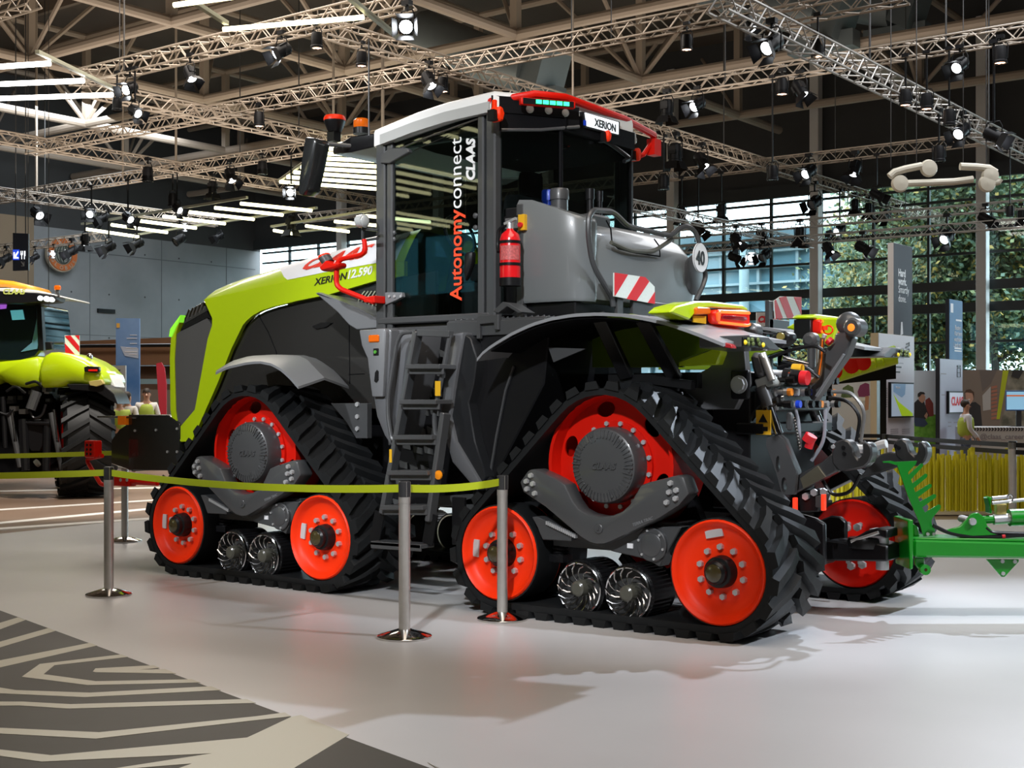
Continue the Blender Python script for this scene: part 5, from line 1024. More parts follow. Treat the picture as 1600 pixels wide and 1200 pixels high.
# ---------------------------------------------------------------- lighting rig: lattice trusses, spotlights, light bars
ORD = ['first', 'second', 'third', 'fourth', 'fifth', 'sixth', 'seventh', 'eighth', 'ninth', 'tenth', 'eleventh', 'twelfth', 'thirteenth', 'fourteenth', 'fifteenth', 'sixteenth', 'seventeenth', 'eighteenth', 'nineteenth', 'twentieth', 'twenty-first', 'twenty-second']
def truss(p1, p2, w, s, ax, label, mat, pitch=None, group=None):
    """A square lattice truss along u or v, its line fixed by two sights in the photograph at height w."""
    a, c = PW(*p1, w), PW(*p2, w)
    if ax == 'u': k = a[1]*.5+c[1]*.5; A, B = Vector((a[0], k, w)), Vector((c[0], k, w)); n = Vector((0, 1, 0))
    else: k = a[0]*.5+c[0]*.5; A, B = Vector((k, a[1], w)), Vector((k, c[1], w)); n = Vector((1, 0, 0))
    if (ax == 'u' and A.x > B.x) or (ax == 'v' and A.y > B.y): A, B = B, A
    t = thing('lattice_truss', label, 'truss', tuple(A), group='lattice trusses hung under the roof'); L = (B-A).length; d = (B-A)/L; h = s/2
    cs = [n*h*i + Vector((0, 0, h*j)) for i, j in ((-1, -1), (1, -1), (1, 1), (-1, 1))]
    for o in cs: b = MB(); b.cyl(A+o, B+o, s*.075, n=6); b.build('truss_chord', mat, t)
    N = max(2, int(L/(pitch or s*.95))); b = MB()
    for i in range(N):
        p, q = A+d*(L*i/N), A+d*(L*(i+1)/N)
        for e in range(4):
            o1, o2 = cs[e], cs[(e+1) % 4]
            if i % 2: o1, o2 = o2, o1
            b.bar(p+o1, q+o2, s*.065, up=(.3, .2, 1))
    k_ = b.build('truss_lattice', mat, t, smooth=False); k_['kind'] = 'stuff'
    return t
WT = 9.5
TR = {}
for key, p1, p2, w, s, ax, lab, m in (
    ('top left truss', (120, 125), (640, -3), WT, .36, 'u', 'tan lattice truss at top left carrying the light bars, rising to the right', truss_m),
    ('long upper truss', (40, 232), (1260, -2), WT, .34, 'u', 'long tan lattice truss rising from the left above the cab roof to the top edge', truss_m),
    ('long middle truss', (-60, 322), (1660, 36), WT, .34, 'u', 'long tan lattice truss passing just behind the cab roof, rising to the upper right edge', truss_m),
    ('lower right truss', (470, 342), (1550, 215), WT, .34, 'u', 'tan lattice truss right of the cab that ends below the big grey truss', truss_m),
    ('window truss', (700, 393), (1680, 318), 7.6, .27, 'u', 'grey lattice truss crossing the windows, the upper of the two level ones', truss_g),
    ('low window truss', (900, 403), (1640, 345), 7.0, .27, 'u', 'grey lattice truss crossing the windows, the lower of the two level ones', truss_g),
    ('left descending truss', (120, 135), (560, 230), WT, .36, 'v', 'tan lattice truss falling to the right below the upper left light bars', truss_m),
    ('far left truss', (-40, 207), (600, 318), WT, .34, 'v', 'tan lattice truss falling from the left edge to behind the mirror', truss_m),
    ('long falling truss', (505, 42), (1530, 362), WT, .34, 'v', 'long lattice truss falling from top centre behind the cab roof and across the windows', truss_m),
    ('big right truss', (1120, 0), (1690, 282), WT-.8, .40, 'v', 'big grey lattice truss falling from top right towards the right edge, nearest of all', truss_g),
    ('low left truss', (-40, 296), (340, 348), WT-.6, .34, 'v', 'lattice truss low on the left above the concrete wall, falling to the right', truss_m),
    ('short window truss', (960, 314), (1262, 382), 7.2, .30, 'v', 'short grey lattice truss beside the cab, falling across the first windows', truss_g),
    ('left edge truss', (-60, 28), (60, -2), WT, .34, 'u', 'short piece of tan truss in the top left corner', truss_m),
    ('wall truss', (-40, 390), (180, 371), 8.2, .32, 'u', 'lattice truss in front of the round orange wall sign', truss_m),
    ('top right truss', (1190, 30), (1420, -8), WT, .34, 'u', 'tan lattice truss crossing the big grey truss at the top right', truss_m)):
    TR[key] = truss(p1, p2, w, s, ax, lab, m)
# hanging points: pipes and chains from the roof to the trusses
wire_m = M('dark_steel_cable', (.04, .04, .04), .5, .4)
HANG = [(598, 62, 205, .055), (521, 118, 190, .045), (467, 95, 205, .02), (57, 215, 300, .05), (275, 175, 290, .045), (375, 240, 270, .02), (194, 0, 95, .02), (187, 18, 95, .012), (893, 0, 60, .015), (895, 95, 150, .03), (955, 85, 105, .012), (1133, 45, 118, .015), (1131, 150, 230, .02), (1359, 5, 95, .025), (1478, 42, 58, .02), (1545, 0, 180, .022), (1305, 140, 262, .012), (192, 255, 300, .03), (70, 160, 270, .02), (1415, 290, 330, .012)]
LINE = {}
for key, t in TR.items():                                       # each truss as a line in plan, with its height
    o = Vector((t.location.x, -t.location.y, t.location.z)); bb = [v.co for v in KIDS[t.name][0].data.vertices]
    us_ = [v.x for v in bb]; vs_ = [-v.y for v in bb]; LINE[key] = ((o.x+min(us_), o.y+min(vs_)), (o.x+max(us_), o.y+max(vs_)), o.z)
def on_truss(x, y, want, prefer=None):
    """The truss that passes best over or behind a sight, with the point on its line and the drop below its middle."""
    best = None
    for k2, (a, c, w_) in LINE.items():
        if abs(c[0]-a[0]) > abs(c[1]-a[1]): m_ = (a[1]+c[1])/2; q = PP(x, y, (0, m_), (10, m_)); inr = a[0]-.3 < q[0] < c[0]+.3
        else: m_ = (a[0]+c[0])/2; q = PP(x, y, (m_, 0), (m_, 10)); inr = a[1]-.3 < q[1] < c[1]+.3
        if not inr or q[1] > GV-1 or q[0] > GU-.5: continue
        drop = w_ - q[2]; cost = abs(drop-want) + (2.5 if want > .5 and drop < .35 else 0) + (0 if k2 == prefer else .25)
        if best is None or cost < best[0]: best = (cost, k2, q, drop)
    return best
for i, (x, y0, y1, r) in enumerate(sorted(HANG)):
    best = on_truss(x, y1, 0); a = best[2]; w_ = LINE[best[1]][2]
    b = MB(); b.cyl((a[0], a[1], w_-.12), (a[0], a[1], TOP), r, n=6); o = b.build('hanger_pipe' if r > .025 else 'hanger_cable', truss_m if r > .025 else wire_m)
    tag(o, '%s from roof to truss, %s from the left of all hangers' % ('tan pipe' if r > .025 else 'dark cable', ORD[i]), 'hanger', 'hangers that hold up the trusses')
# spotlights -----------------------------------------------------
lit_dim = M('spot_lens_dim', (.8, .85, .9), .2, emit=(.9, .95, 1), estr=4.0)
warm = M('spot_lens_warm', (.9, .5, .3), .3, emit=(1, .55, .35), estr=4.0)
offl = M('spot_lens_off', (.05, .055, .06), .08, coat=1)
spotm = M('spot_housing_black', (.006, .006, .007), .45, spec=.15)
def proto_spot(kind, lensm):
    """Hung from its local origin; the beam leaves along local -Z before it is aimed."""
    t = thing('stage_spotlight', 'x', 'spotlight', (0, 0, 0), local=True)
    if kind == 'fresnel':
        b = MB(); b.lathe([(.001, .26), (.13, .24), (.15, .16), (.15, -.14), (.165, -.15), (.165, -.20), (.14, -.20), (.14, -.15)], (0, 0, 0), (0, 0, 1), 14, hollow=True); b.box((-.10, -.16, -.02), (.10, .16, .18)); b.build('lamp_housing', spotm, t)
        b = MB(); b.lathe([(.01, -.19), (.135, -.185), (.135, -.16)], (0, 0, 0), (0, 0, 1), 14); b.build('lamp_lens', lensm, t)
        for a in range(4):
            c, s = math.cos(a*math.pi/2), math.sin(a*math.pi/2); q = [(c*.165-s*.14, s*.165+c*.14, -.20), (c*.165+s*.14, s*.165-c*.14, -.20), (c*.26+s*.19, s*.26-c*.19, -.40), (c*.26-s*.19, s*.26+c*.19, -.40)]
            b = MB(); b.add(q + [(p[0]+c*.008, p[1]+s*.008, p[2]) for p in q], [(0, 1, 2, 3), (7, 6, 5, 4), (0, 4, 5, 1), (1, 5, 6, 2), (2, 6, 7, 3), (3, 7, 4, 0)]); b.build('barn_door', spotm, t, smooth=False)
    else:
        b = MB(); b.lathe([(.001, .24), (.14, .22), (.17, .10), (.17, -.16), (.185, -.18), (.185, -.24), (.15, -.24), (.15, -.18)], (0, 0, 0), (0, 0, 1), 14, hollow=True); b.lathe([(.001, -.19), (.155, -.185)], (0, 0, 0), (0, 0, 1), 14, hollow=True); b.build('lamp_housing', spotm, t)
        b = MB()
        for i in range(7): a = i*math.pi/3; b.lathe([(.01, -.225), (.045, -.22), (.045, -.20)], ((.1*math.cos(a), .1*math.sin(a), 0) if i else (0, 0, 0)), (0, 0, 1), 8)
        b.build('lamp_lens', lensm, t)
    return t
def proto_yoke(): 
    t = MB(); t.tube([(.19, 0, -.12), (.20, 0, .22), (.14, 0, .34), (-.14, 0, .34), (-.20, 0, .22), (-.19, 0, -.12)], .016, 6); t.box((-.022, -.022, .32), (.022, .022, .52)); t.box((-.10, -.07, .50), (.10, .07, .60)); return t
PR = {}
for kind in ('fresnel', 'par'):
    for nm, lm in (('lit', spotl), ('dim', lit_dim), ('warm', warm), ('off', offl)):
        if (kind, nm) in (('par', 'lit'), ('par', 'dim'), ('fresnel', 'warm')): continue
        PR[kind, nm] = proto_spot(kind, lm)
yk_mesh = proto_yoke()
SPOTS = {
 'top left truss': [(203, 138, 'f', 'lit', 'tl', 1.1), (211, 174, 'f', 'dim', 'r', 1), (183, 163, 'p', 'off', 'd', .9), (297, 116, 'f', 'dim', 'dr', 1.1), (440, 80, 'f', 'lit', 'l', 1.25), (495, 63, 'p', 'warm', 'd', 1.1), (636, 42, 'f', 'lit', 't', 1.5)],
 'long upper truss': [(565, 92, 'p', 'warm', 'd', 1), (670, 126, 'f', 'lit', 'dr', 1.2), (692, 132, 'p', 'warm', 'd', 1), (1073, 66, 'p', 'warm', 'd', 1.05), (1170, 38, 'f', 'dim', 'dr', 1.15)],
 'long middle truss': [(1042, 170, 'f', 'off', 'd', 1.2), (1090, 163, 'f', 'lit', 'l', 1.1), (1222, 135, 'p', 'warm', 'd', 1.1), (1250, 140, 'f', 'dim', 'dr', 1.2), (1500, 102, 'f', 'dim', 'l', 1.25), (1563, 85, 'p', 'warm', 'd', 1.2), (231, 272, 'p', 'off', 'd', 1), (58, 333, 'f', 'dim', 'r', 1.1)],
 'lower right truss': [(1055, 240, 'f', 'off', 'd', 1.3), (1096, 252, 'f', 'lit', 'dr', 1.15), (1037, 285, 'p', 'off', 'd', 1), (1207, 270, 'p', 'off', 'd', 1), (1264, 268, 'f', 'dim', 'l', 1.1), (1336, 264, 'f', 'dim', 'dl', 1.1), (1467, 240, 'p', 'off', 'd', 1.1)],
 'big right truss': [(1206, 70, 'f', 'dim', 'l', 1.5), (1278, 75, 'p', 'warm', 'd', 1.2), (1415, 152, 'p', 'warm', 'd', 1.1), (1448, 158, 'p', 'warm', 'd', 1.1), (1483, 183, 'p', 'off', 'd', 1.1), (1503, 205, 'f', 'dim', 'l', 1.25), (1553, 212, 'f', 'lit', 'r', 1.3)],
 'far left truss': [(360, 275, 'f', 'dim', 'dr', 1), (332, 294, 'f', 'off', 'd', .9), (405, 186, 'p', 'warm', 'd', 1), (410, 262, 'p', 'off', 'd', .9), (455, 300, 'f', 'lit', 't', .8)],
 'low left truss': [(143, 334, 'f', 'dim', 't', .9), (162, 341, 'f', 'dim', 'l', .9), (200, 340, 'f', 'dim', 'r', .9), (270, 312, 'p', 'off', 'd', .9), (277, 326, 'f', 'dim', 'r', .8)],
 'wall truss': [(10, 404, 'f', 'dim', 'l', 1), (55, 402, 'f', 'lit', 'l', .7), (84, 396, 'f', 'lit', 't', .6), (112, 393, 'f', 'lit', 'l', 1), (133, 376, 'f', 'dim', 'd', .9), (170, 386, 'f', 'lit', 'l', 1), (214, 381, 'f', 'dim', 'l', 1), (281, 374, 'p', 'off', 'l', 1), (342, 370, 'f', 'dim', 'l', .8), (290, 354, 'f', 'lit', 't', .6)],
 'window truss': [(455, 350, 'f', 'off', 'd', 1.1), (1065, 334, 'f', 'off', 'd', .9), (1127, 330, 'f', 'off', 'd', .9), (1273, 316, 'f', 'off', 'l', 1.1), (1336, 321, 'f', 'off', 'd', .9), (1357, 327, 'f', 'off', 'd', .9), (1370, 304, 'f', 'off', 'r', .9), (1540, 342, 'f', 'dim', 'r', .95), (1578, 330, 'p', 'off', 'd', .7), (1596, 338, 'f', 'lit', 'd', .8)],
 'low window truss': [(1148, 402, 'f', 'off', 'r', .9), (1173, 402, 'f', 'lit', 't', .8), (1195, 399, 'f', 'off', 'l', .9), (1294, 389, 'f', 'lit', 'dr', .9), (1348, 387, 'f', 'lit', 'r', 1), (1384, 336, 'f', 'off', 'l', 1), (1480, 370, 'f', 'dim', 'l', 1.1)],
 'short window truss': [(1091, 356, 'f', 'off', 'dr', 1), (1150, 375, 'f', 'dim', 'dr', .9), (1190, 370, 'f', 'dim', 'dr', .9), (1250, 367, 'f', 'off', 'd', 1), (1312, 359, 'f', 'dim', 'l', 1)]}
RGT, FWD, UPV = Vector((-_s, _c, 0)), Vector((_c, _s, 0)), Vector((0, 0, 1))     # in u, v, w
DIRS = {'d': (0, 0, -1), 'l': (-.75, -.6, -.6), 'r': (.75, -.6, -.6), 'dl': (-.4, -.35, -1), 'dr': (.45, -.45, -1), 't': (-.05, -1, -.28), 'tl': (-.35, -.8, -.45)}
W_OF = {'window truss': 7.15, 'low window truss': 6.6, 'short window truss': 6.75, 'big right truss': WT-1.3, 'wall truss': 7.8, 'low left truss': WT-1.0}
PLACED = {k: [] for k in TR}
for key, L in SPOTS.items():
    for it in L:
        best = on_truss(it[0], it[1], .75, key)
        if best is None: continue
        PLACED[best[1]].append((it, best[2], best[3]))
for key, L in PLACED.items():
    for i, ((x, y, k, st, dr, sc), p, drop) in enumerate(sorted(L)):
        dd = DIRS[dr]; d = (RGT*dd[0] + FWD*dd[1] + UPV*dd[2]).normalized(); d = Vector((d.x, -d.y, d.z))
        t = dup(PR[('fresnel' if k == 'f' else 'par'), st]); t.rotation_mode = 'QUATERNION'
        t.location = (p[0], -p[1], p[2]); t.rotation_quaternion = d.to_track_quat('-Z', 'Y'); S_ = sc*.85*max(.75, min(1.25, ((p[0]-CU)*_c+(p[1]-CV)*_s)/36)); t.scale = (S_, S_, S_)
        state = {'lit': 'brightly lit spotlight', 'dim': 'faintly lit spotlight', 'warm': 'warm glowing stage lamp', 'off': 'unlit spotlight' if k == 'f' else 'unlit round lamp'}[st]
        tag(t, '%s, %s from left of those under %s' % (state, ORD[i], key), 'spotlight', 'stage spotlights under the trusses')
        b = MB(); R_ = t.rotation_quaternion.inverted(); vs = []; stem = max(.52, (drop-.10)/S_)
        for q in yk_mesh.v:
            z = q[2] if q[2] < .40 else (.32 if q[2] < .45 else stem-.10 + (q[2]-.50))
            w_ = R_ @ Vector((q[0], q[1], z)); vs.append((w_.x, -w_.y, w_.z))
        b.add(vs, yk_mesh.f); ORIG[t.name] = (0, 0, 0); b.build('lamp_yoke', spotm, t)
for t in PR.values():
    for ch in list(KIDS.get(t.name, ())): bpy.data.objects.remove(ch)
    bpy.data.objects.remove(t)
# light bars -----------------------------------------------------
barf = M('bar_rail_olive', (.33, .33, .25), .4, .4)
def bars(name, label, rails, segs, w, warm_=True, r=.055, hang=()):
    t = thing('light_bar_frame', label, 'light bars', PW(*segs[0][0], w)+(w,))
    for a, c in rails: b = MB(); b.bar(PW(*a, w)+(w+.10,), PW(*c, w)+(w+.10,), .10, .08); b.build('frame_rail', barf, t, smooth=False)
    for a, c in segs:
        b = MB(); b.cyl(PW(*a, w)+(w,), PW(*c, w)+(w,), r, n=8); b.build('light_tube', barl if warm_ else barw, t)
    return t
bars('b', 'three glowing light bars on a frame at the upper left edge', [((58, 88), (182, 147))], [((-60, 108), (78, 99)), ((-60, 134), (131, 126)), ((-60, 156), (176, 148))], 8.9, False, .06)
bars('b', 'two glowing light bars on a frame at the top left of the spotlight glare', [((285, 0), (354, 44)), ((530, -8), (622, 66))], [((272, 8), (420, -12)), ((349, 46), (568, 27))], 8.9, True, .05)
n7 = 7; A0, A1, B0, B1 = (134, 358), (376, 318), (216, 370), (487, 329)
L_ = lambda a, c, t: (a[0]+(c[0]-a[0])*t, a[1]+(c[1]-a[1])*t)
bars('b', 'row of seven glowing light bars above the bonnet, on a frame left of the mirror', [((128, 354), (386, 313)), ((210, 371), (495, 329))], [(L_(A0, A1, i/6), L_(B0, B1, i/6)) for i in range(7)], 8.3, True, .062)
bars('b', 'four glowing light bars just left of the cab door pillar, above the bonnet', [((424, 358), (600, 330)), ((455, 367), (690, 345))], [((428, 360), (462, 366)), ((478, 353), (545, 362)), ((523, 346), (605, 354)), ((568, 337), (672, 347))], 8.0, True, .06)
bars('b', 'nine closely set glowing light bars seen behind the cab mirror', [((436, 287), (532, 218)), ((590, 300), (620, 230))], [((437+11*i, 284-7.4*i), (612, 297-8.9*i)) for i in range(9)], 8.9, True, .06)
for k, (u_, v_) in enumerate(((17, -19), (24, -26), (31, -33))):    # the rig goes on to the left of the tractor: the cab glass mirrors it
    t = thing('light_bar_frame', 'glowing light bar frame outside the picture, %s one from the tractor' % ORD[k], 'light bars', (u_, v_, 8.6))
    for d in (0, 5): b = MB(); b.bar((u_-2, v_+d, 8.7), (u_+5, v_+d, 8.7), .10, .08); b.build('frame_rail', barf, t, smooth=False)
    for i in range(8): b = MB(); b.cyl((u_-2+1.0*i, v_-.2, 8.6), (u_-2+1.0*i, v_+5.2, 8.6), .06, n=8); b.build('light_tube', barl, t)
# curled pendant lamps right
pend = M('pendant_white', (.62, .58, .48), .5)
for lab, disc, tb2, wires in (('white curled pendant lamp before the windows, left of the two', (1451, 263, .25), ((1390, 276), (1398, 269), (1415, 264), (1440, 259)), (1392, 1432)), ('white curled pendant lamp before the windows, right of the two', (1547, 274, .25), ((1500, 260), (1525, 261), (1545, 263), (1556, 270)), (1505, 1541))):
    z = PD(disc[0], disc[1], 30); t = thing('pendant_lamp', lab, 'pendant lamp', z)
    b = MB(); b.lathe([(.02, -.10), (.17, -.08), (.20, 0), (.17, .08), (.02, .10)], z, FWD, 20); b.build('lamp_disc', pend, t)
    b = MB(); b.tube([PD(x, y, 30) for x, y in tb2], .085, 10); b.build('lamp_arm', pend, t)
    b = MB(); q = PD(disc[0]-45 if disc[0] < 1500 else disc[0]-5, 287, 30); b.lathe([(.02, -.10), (.17, -.08), (.20, 0), (.17, .08), (.02, .10)], q, FWD, 20); b.build('lamp_disc', pend, t)
    b = MB(); b.tube([q, PD(1490 if disc[0] < 1500 else 1560, 284, 30), PD(1520 if disc[0] < 1500 else 1562, 280, 30)], .08, 10); b.build('lamp_arm', pend, t)
    for x in wires: p = PD(x, 262, 30); b = MB(); b.cyl(p, (p[0], p[1], TOP), .012, n=5); b.build('lamp_wire', wire_m, t)
# ---------------------------------------------------------------- barriers, implement, stalk display, booth
def lin(b, p, q, w0, w1, th): 
    """A hanging belt between two posts: a thin sagging strip, w0 high at the ends, w1 in the middle."""
    p, q = Vector(p), Vector(q); n = 14; rings = []; d = (q-p).normalized(); nn = Vector((-d.y, d.x, 0))*.0015
    for i in range(n+1):
        t = i/n; z = w0 + (w1-w0)*4*t*(1-t); c = p.lerp(q, t); rings.append([(c.x+nn.x, c.y+nn.y, z+th/2), (c.x+nn.x, c.y+nn.y, z-th/2), (c.x-nn.x, c.y-nn.y, z-th/2), (c.x-nn.x, c.y-nn.y, z+th/2)])
    return b.loft(rings)
def stanchion(loc, label, h=1.0, r=.037):
    u, v = loc; t = thing('barrier_post', label, 'barrier post', (u, v, 0), group=None)
    b = MB(); b.lathe([(.02, 0), (.176, 0), (.176, .012), (.170, .018), (.06, .05), (.045, .055), (.02, .056)], (u, v, 0), (0, 0, 1), 40); b.build('post_base', M('polished_steel', (.62, .60, .58), .10, 1), t)
    b = MB(); b.cyl((u, v, .05), (u, v, h-.09), r, n=24); b.build('post_tube', steel, t)
    b = MB(); b.lathe([(r+.002, h-.10), (r+.002, h-.005), (r-.004, h), (.005, h)], (u, v, 0), (0, 0, 1), 24)
    b.build('post_head', M('post_head_dark', (.03, .03, .032), .35), t)
    b = MB(); b.box((u-.035, v-.02, h-.098), (u+.03, v+.02, h-.003)); b.lathe([(r*.97, h-.14), (r*1.04, h-.14), (r*1.04, h-.02), (r*.97, h-.02)], (u, v, 0), (0, 0, 1), 24); b.build('belt_slot', steel, t)
    return t
S1, S2, S3, S4 = PW(170, 930, 0), PW(632, 996, 0), PW(785, 968, 0), PW(195, 846, 0)
stanchion(S1, 'brushed steel belt post left, in front of the front left track'); stanchion(S2, 'brushed steel belt post standing nearest, in front of the ladder'); stanchion(S3, 'brushed steel belt post in front of the rear left track'); stanchion(S4, 'brushed steel belt post standing farthest left, behind the front weight')
limeb = M('lime_belt', (.42, .50, .012), .55)
def belt_(name, a, c, lab, sag=.0, w=.955, wid=.05, mat=None, w2=None):
    b = MB(); lin(b, (a[0], a[1], 0), (c[0], c[1], 0), w, w-sag, wid); return tag(b.build('barrier_belt', mat or limeb), lab, 'barrier belt', 'lime barrier belts' if mat is None else 'black barrier belts')
belt_('b', S1, S2, 'lime belt stretched from the left steel post to the nearest post', .045); belt_('b', S2, S3, 'lime belt between the nearest post and the post by the rear track', .02)
SL = PW(-420, 930, 0); belt_('b', SL, S1, 'lime belt running off the left edge from the left post', .03); stanchion(SL, 'brushed steel belt post standing outside the left edge')
SL2 = PW(-420, 860, 0); belt_('b', SL2, S4, 'lime belt running off the left edge from the farthest post', .03); stanchion(SL2, 'brushed steel belt post outside the left edge, farther back')
# ---- green implement, its frame square to our view
def fp(b, pts, t, th, m=0):
    """A plate whose outline is given by sights at distance t, thick th away from us."""
    A = [Vector(PD(x, y, t)) for x, y in pts]; n = len(A); B = [p+FWD*th for p in A]
    return b.add(A+B, [tuple(range(n-1, -1, -1)), tuple(range(n, 2*n))] + [(i, (i+1) % n, n+(i+1) % n, n+i) for i in range(n)], m)
TI = 9.15
imp = thing('green_implement_drawbar', 'green implement drawbar with comb shaped hose rack behind the tractor hitch', 'implement', PW(1480, 1010, 0)+(0,))
def ip(name, pts, t, th, mat=green, bev=.006, label=None, parent=None): b = MB(); fp(b, pts, t, th); return b.build(name, mat, parent or imp, bev=bev, label=label)
def i8(*P): return [(1400+x/5, 680+y/5) for x, y in P]
ip('main_beam', i8((140, 815), (1000, 838), (2600, 850), (2600, 975), (1000, 965), (140, 955)), TI, .22, bev=.015)
ip('beam_top_plate', i8((148, 800), (1000, 812), (2600, 830), (2600, 845), (1000, 836), (140, 822)), TI+.01, .26)
ip('end_flange', i8((92, 665), (135, 660), (135, 1045), (108, 1052)), TI-.05, .34, bev=.006)
ip('end_gusset', i8((135, 690), (175, 720), (185, 800), (140, 800)), TI+.10, .03); ip('end_gusset', i8((150, 960), (225, 960), (225, 1010), (180, 1050), (150, 1010)), TI+.06, .03)
c_ = Vector(PD(1446.5, 890.5, TI)); b = MB(); b.lathe([(.012, 0), (.036, 0), (.036, .05), (.012, .05), (.012, 0)], c_, FWD, 18, hollow=True); b.build('tow_eye', green, imp)
ck = M('comb_green', (.004, .22, .015), .35, 0, .4)
comb = [(0, 208), (165, 200), (155, 225), (95, 290), (98, 312), (195, 222), (215, 225), (210, 245), (118, 345), (128, 378), (232, 300), (248, 308), (242, 328), (140, 415), (152, 448), (265, 380), (282, 388), (275, 408), (172, 485), (185, 520), (300, 460), (318, 468), (310, 488), (205, 565), (228, 605), (335, 540), (350, 548), (350, 570), (290, 640), (278, 665), (280, 700), (300, 725), (310, 785), (215, 790), (190, 700), (95, 480)]
rack = ip('hose_rack', i8(*comb), TI+.06, .012, ck, 0); ip('rack_tip', [(1379, 721), (1392, 720), (1401, 722), (1401, 727), (1388, 723), (1380, 723)], TI+.06, .012, ck, 0, parent=rack)
for x, y in ((247, 772), (294, 772)): c_ = Vector(PD(*i8((x, y))[0], TI+.055)); b = MB(); b.lathe([(.012, -.01), (.012, .02)], c_, FWD, 8); b.build('rack_bolt', zinc, rack)
ip('pivot_bracket', i8((400, 740), (500, 715), (555, 660), (590, 615), (640, 605), (690, 640), (715, 710), (790, 780), (600, 790), (400, 760)), TI+.02, .03, bev=.004); ip('pivot_bracket', i8((400, 740), (500, 715), (555, 660), (590, 615), (640, 605), (690, 640), (715, 710), (790, 780), (600, 790), (400, 760)), TI+.17, .03, bev=.004)
c_ = Vector(PD(*i8((602, 676))[0], TI)); b = MB(); b.lathe([(.005, -.005), (.024, -.002), (.026, .01), (.026, .24)], c_, FWD, 18); b.build('pivot_pin', zinc, imp)
def rodp(name, a, c, t, r, mat, par=None, n=14): b = MB(); b.cyl(PD(*i8(a)[0], t), PD(*i8(c)[0], t), r, n=n); return b.build(name, mat, par or imp)
rodp('cylinder_rod', (620, 665), (800, 655), TI+.11, .028, green); rodp('cylinder_gland', (760, 660), (885, 650), TI+.11, .036, zinc); rodp('cylinder_tube', (885, 645), (2200, 600), TI+.11, .060, green)
ip('lock_plate', i8((718, 490), (750, 480), (745, 560), (755, 610), (735, 615), (735, 560)), TI+.08, .10); rodp('lock_rod', (750, 492), (880, 480), TI+.06, .012, zinc); rodp('lock_rod', (750, 530), (1000, 505), TI+.06, .012, zinc); ip('lock_spacer', i8((785, 540), (868, 535), (868, 620), (785, 622)), TI+.09, .05, M('brass_spacer', (.55, .45, .15), .4, .3))
b = MB(); b.tube([PD(*i8(p)[0], TI+.05) for p in ((875, 500), (870, 470), (890, 462), (912, 475), (910, 520), (885, 530))], .006, 6, rb=.03); b.build('lynch_clip', chrome, imp)
ip('hanger_plate', i8((705, 970), (962, 970), (960, 990), (850, 1108), (825, 1108)), TI+.05, .02, bev=.003)
for x, y in ((830, 985), (928, 988), (836, 1080)): c_ = Vector(PD(*i8((x, y))[0], TI+.045)); b = MB(); b.lathe([(.014, -.008), (.014, .02)], c_, FWD, 8); b.build('plate_bolt', zinc, imp)
b = MB(); b.tube([PD(*i8(p)[0], TI+.03) for p in ((290, 705), (400, 760), (560, 795), (780, 795), (1000, 780), (1600, 790))], .014, 8, rb=.1); b.build('black_hose', black, imp); rodp('hose_joint', (825, 792), (850, 788), TI+.03, .017, redp)
b = MB(); b.tube([PD(*i8(p)[0], TI+.03) for p in ((700, 720), (745, 760), (850, 765), (1000, 770), (1600, 780))], .013, 8, rb=.1); b.build('black_hose', black, imp)
b = MB(); q = PD(1800, 850, TI); b.box((q[0]-.05, q[1]-.05, .02), (q[0]+.05, q[1]+.05, q[2])); b.box((q[0]-.15, q[1]-.15, 0), (q[0]+.15, q[1]+.15, .02)); b.build('parking_stand', green, imp)
# ---- yellow stalk display behind the implement
TS = 17.4
a_, c_ = Vector(PW(1296, 800, 0)), Vector(PW(1700, 800, 0))
st_ = thing('stalk_display', 'low display of upright olive yellow rods on a beige plinth behind the implement', 'display', (a_.x, a_.y, 0))
olive = M('stalk_olive_yellow', (.66, .60, .014), .5, nz=(5, .12)); d_ = (c_-a_).normalized(); n_ = Vector((-d_.y, d_.x))
b = MB(); e = n_*.45; b.prism([tuple(a_-e*.35), tuple(c_-e*.35), tuple(c_+e), tuple(a_+e)], 'w', 0, .035); b.build('plinth', M('plinth_beige', (.62, .56, .38), .5), st_, smooth=False)
b = MB(); b.prism([tuple(a_-e*.40), tuple(c_-e*.40), tuple(c_-e*.36), tuple(a_-e*.36)], 'w', 0, .03); b.build('plinth_edge', black, st_, smooth=False)
random.seed(11); L = (c_-a_).length
for k in range(280):
    p = a_ + d_*(L*(k+random.random()*.9)/280) + n_*random.uniform(0, .32)*1; r = random.uniform(.012, .022); top = random.uniform(.70, .80) + (.09 if random.random() < .22 else 0)
    b = MB(); b.cyl((p.x, p.y, .03), (p.x, p.y, top), r, n=6); b.build('stalk', olive, st_)
# barrier posts and black belts behind the display
FB, FA = PW(1582, 812, 0), PW(1383, 775, 0)
stanchion(FB, 'grey belt post behind the yellow rods at the right edge', 1.0, .05); stanchion(FA, 'belt post with black belt before the beige edged info board', .98, .045)
FC, FD = PW(1180, 762, 0), PW(2000, 850, 0)
stanchion(FC, 'belt post hidden behind the tractor linkage', .98, .045); stanchion(FD, 'belt post outside the right edge', 1.0, .05)
for (p, q, nm) in ((FC, FA, 'behind the linkage'), (FA, FB, 'behind the yellow rods'), (FB, FD, 'at the right edge')):
    for w, k in ((.95, 'upper'), (.86, 'lower')): belt_('b', p, q, '%s black barrier belt %s' % (k, nm), .01, w, .06, black)
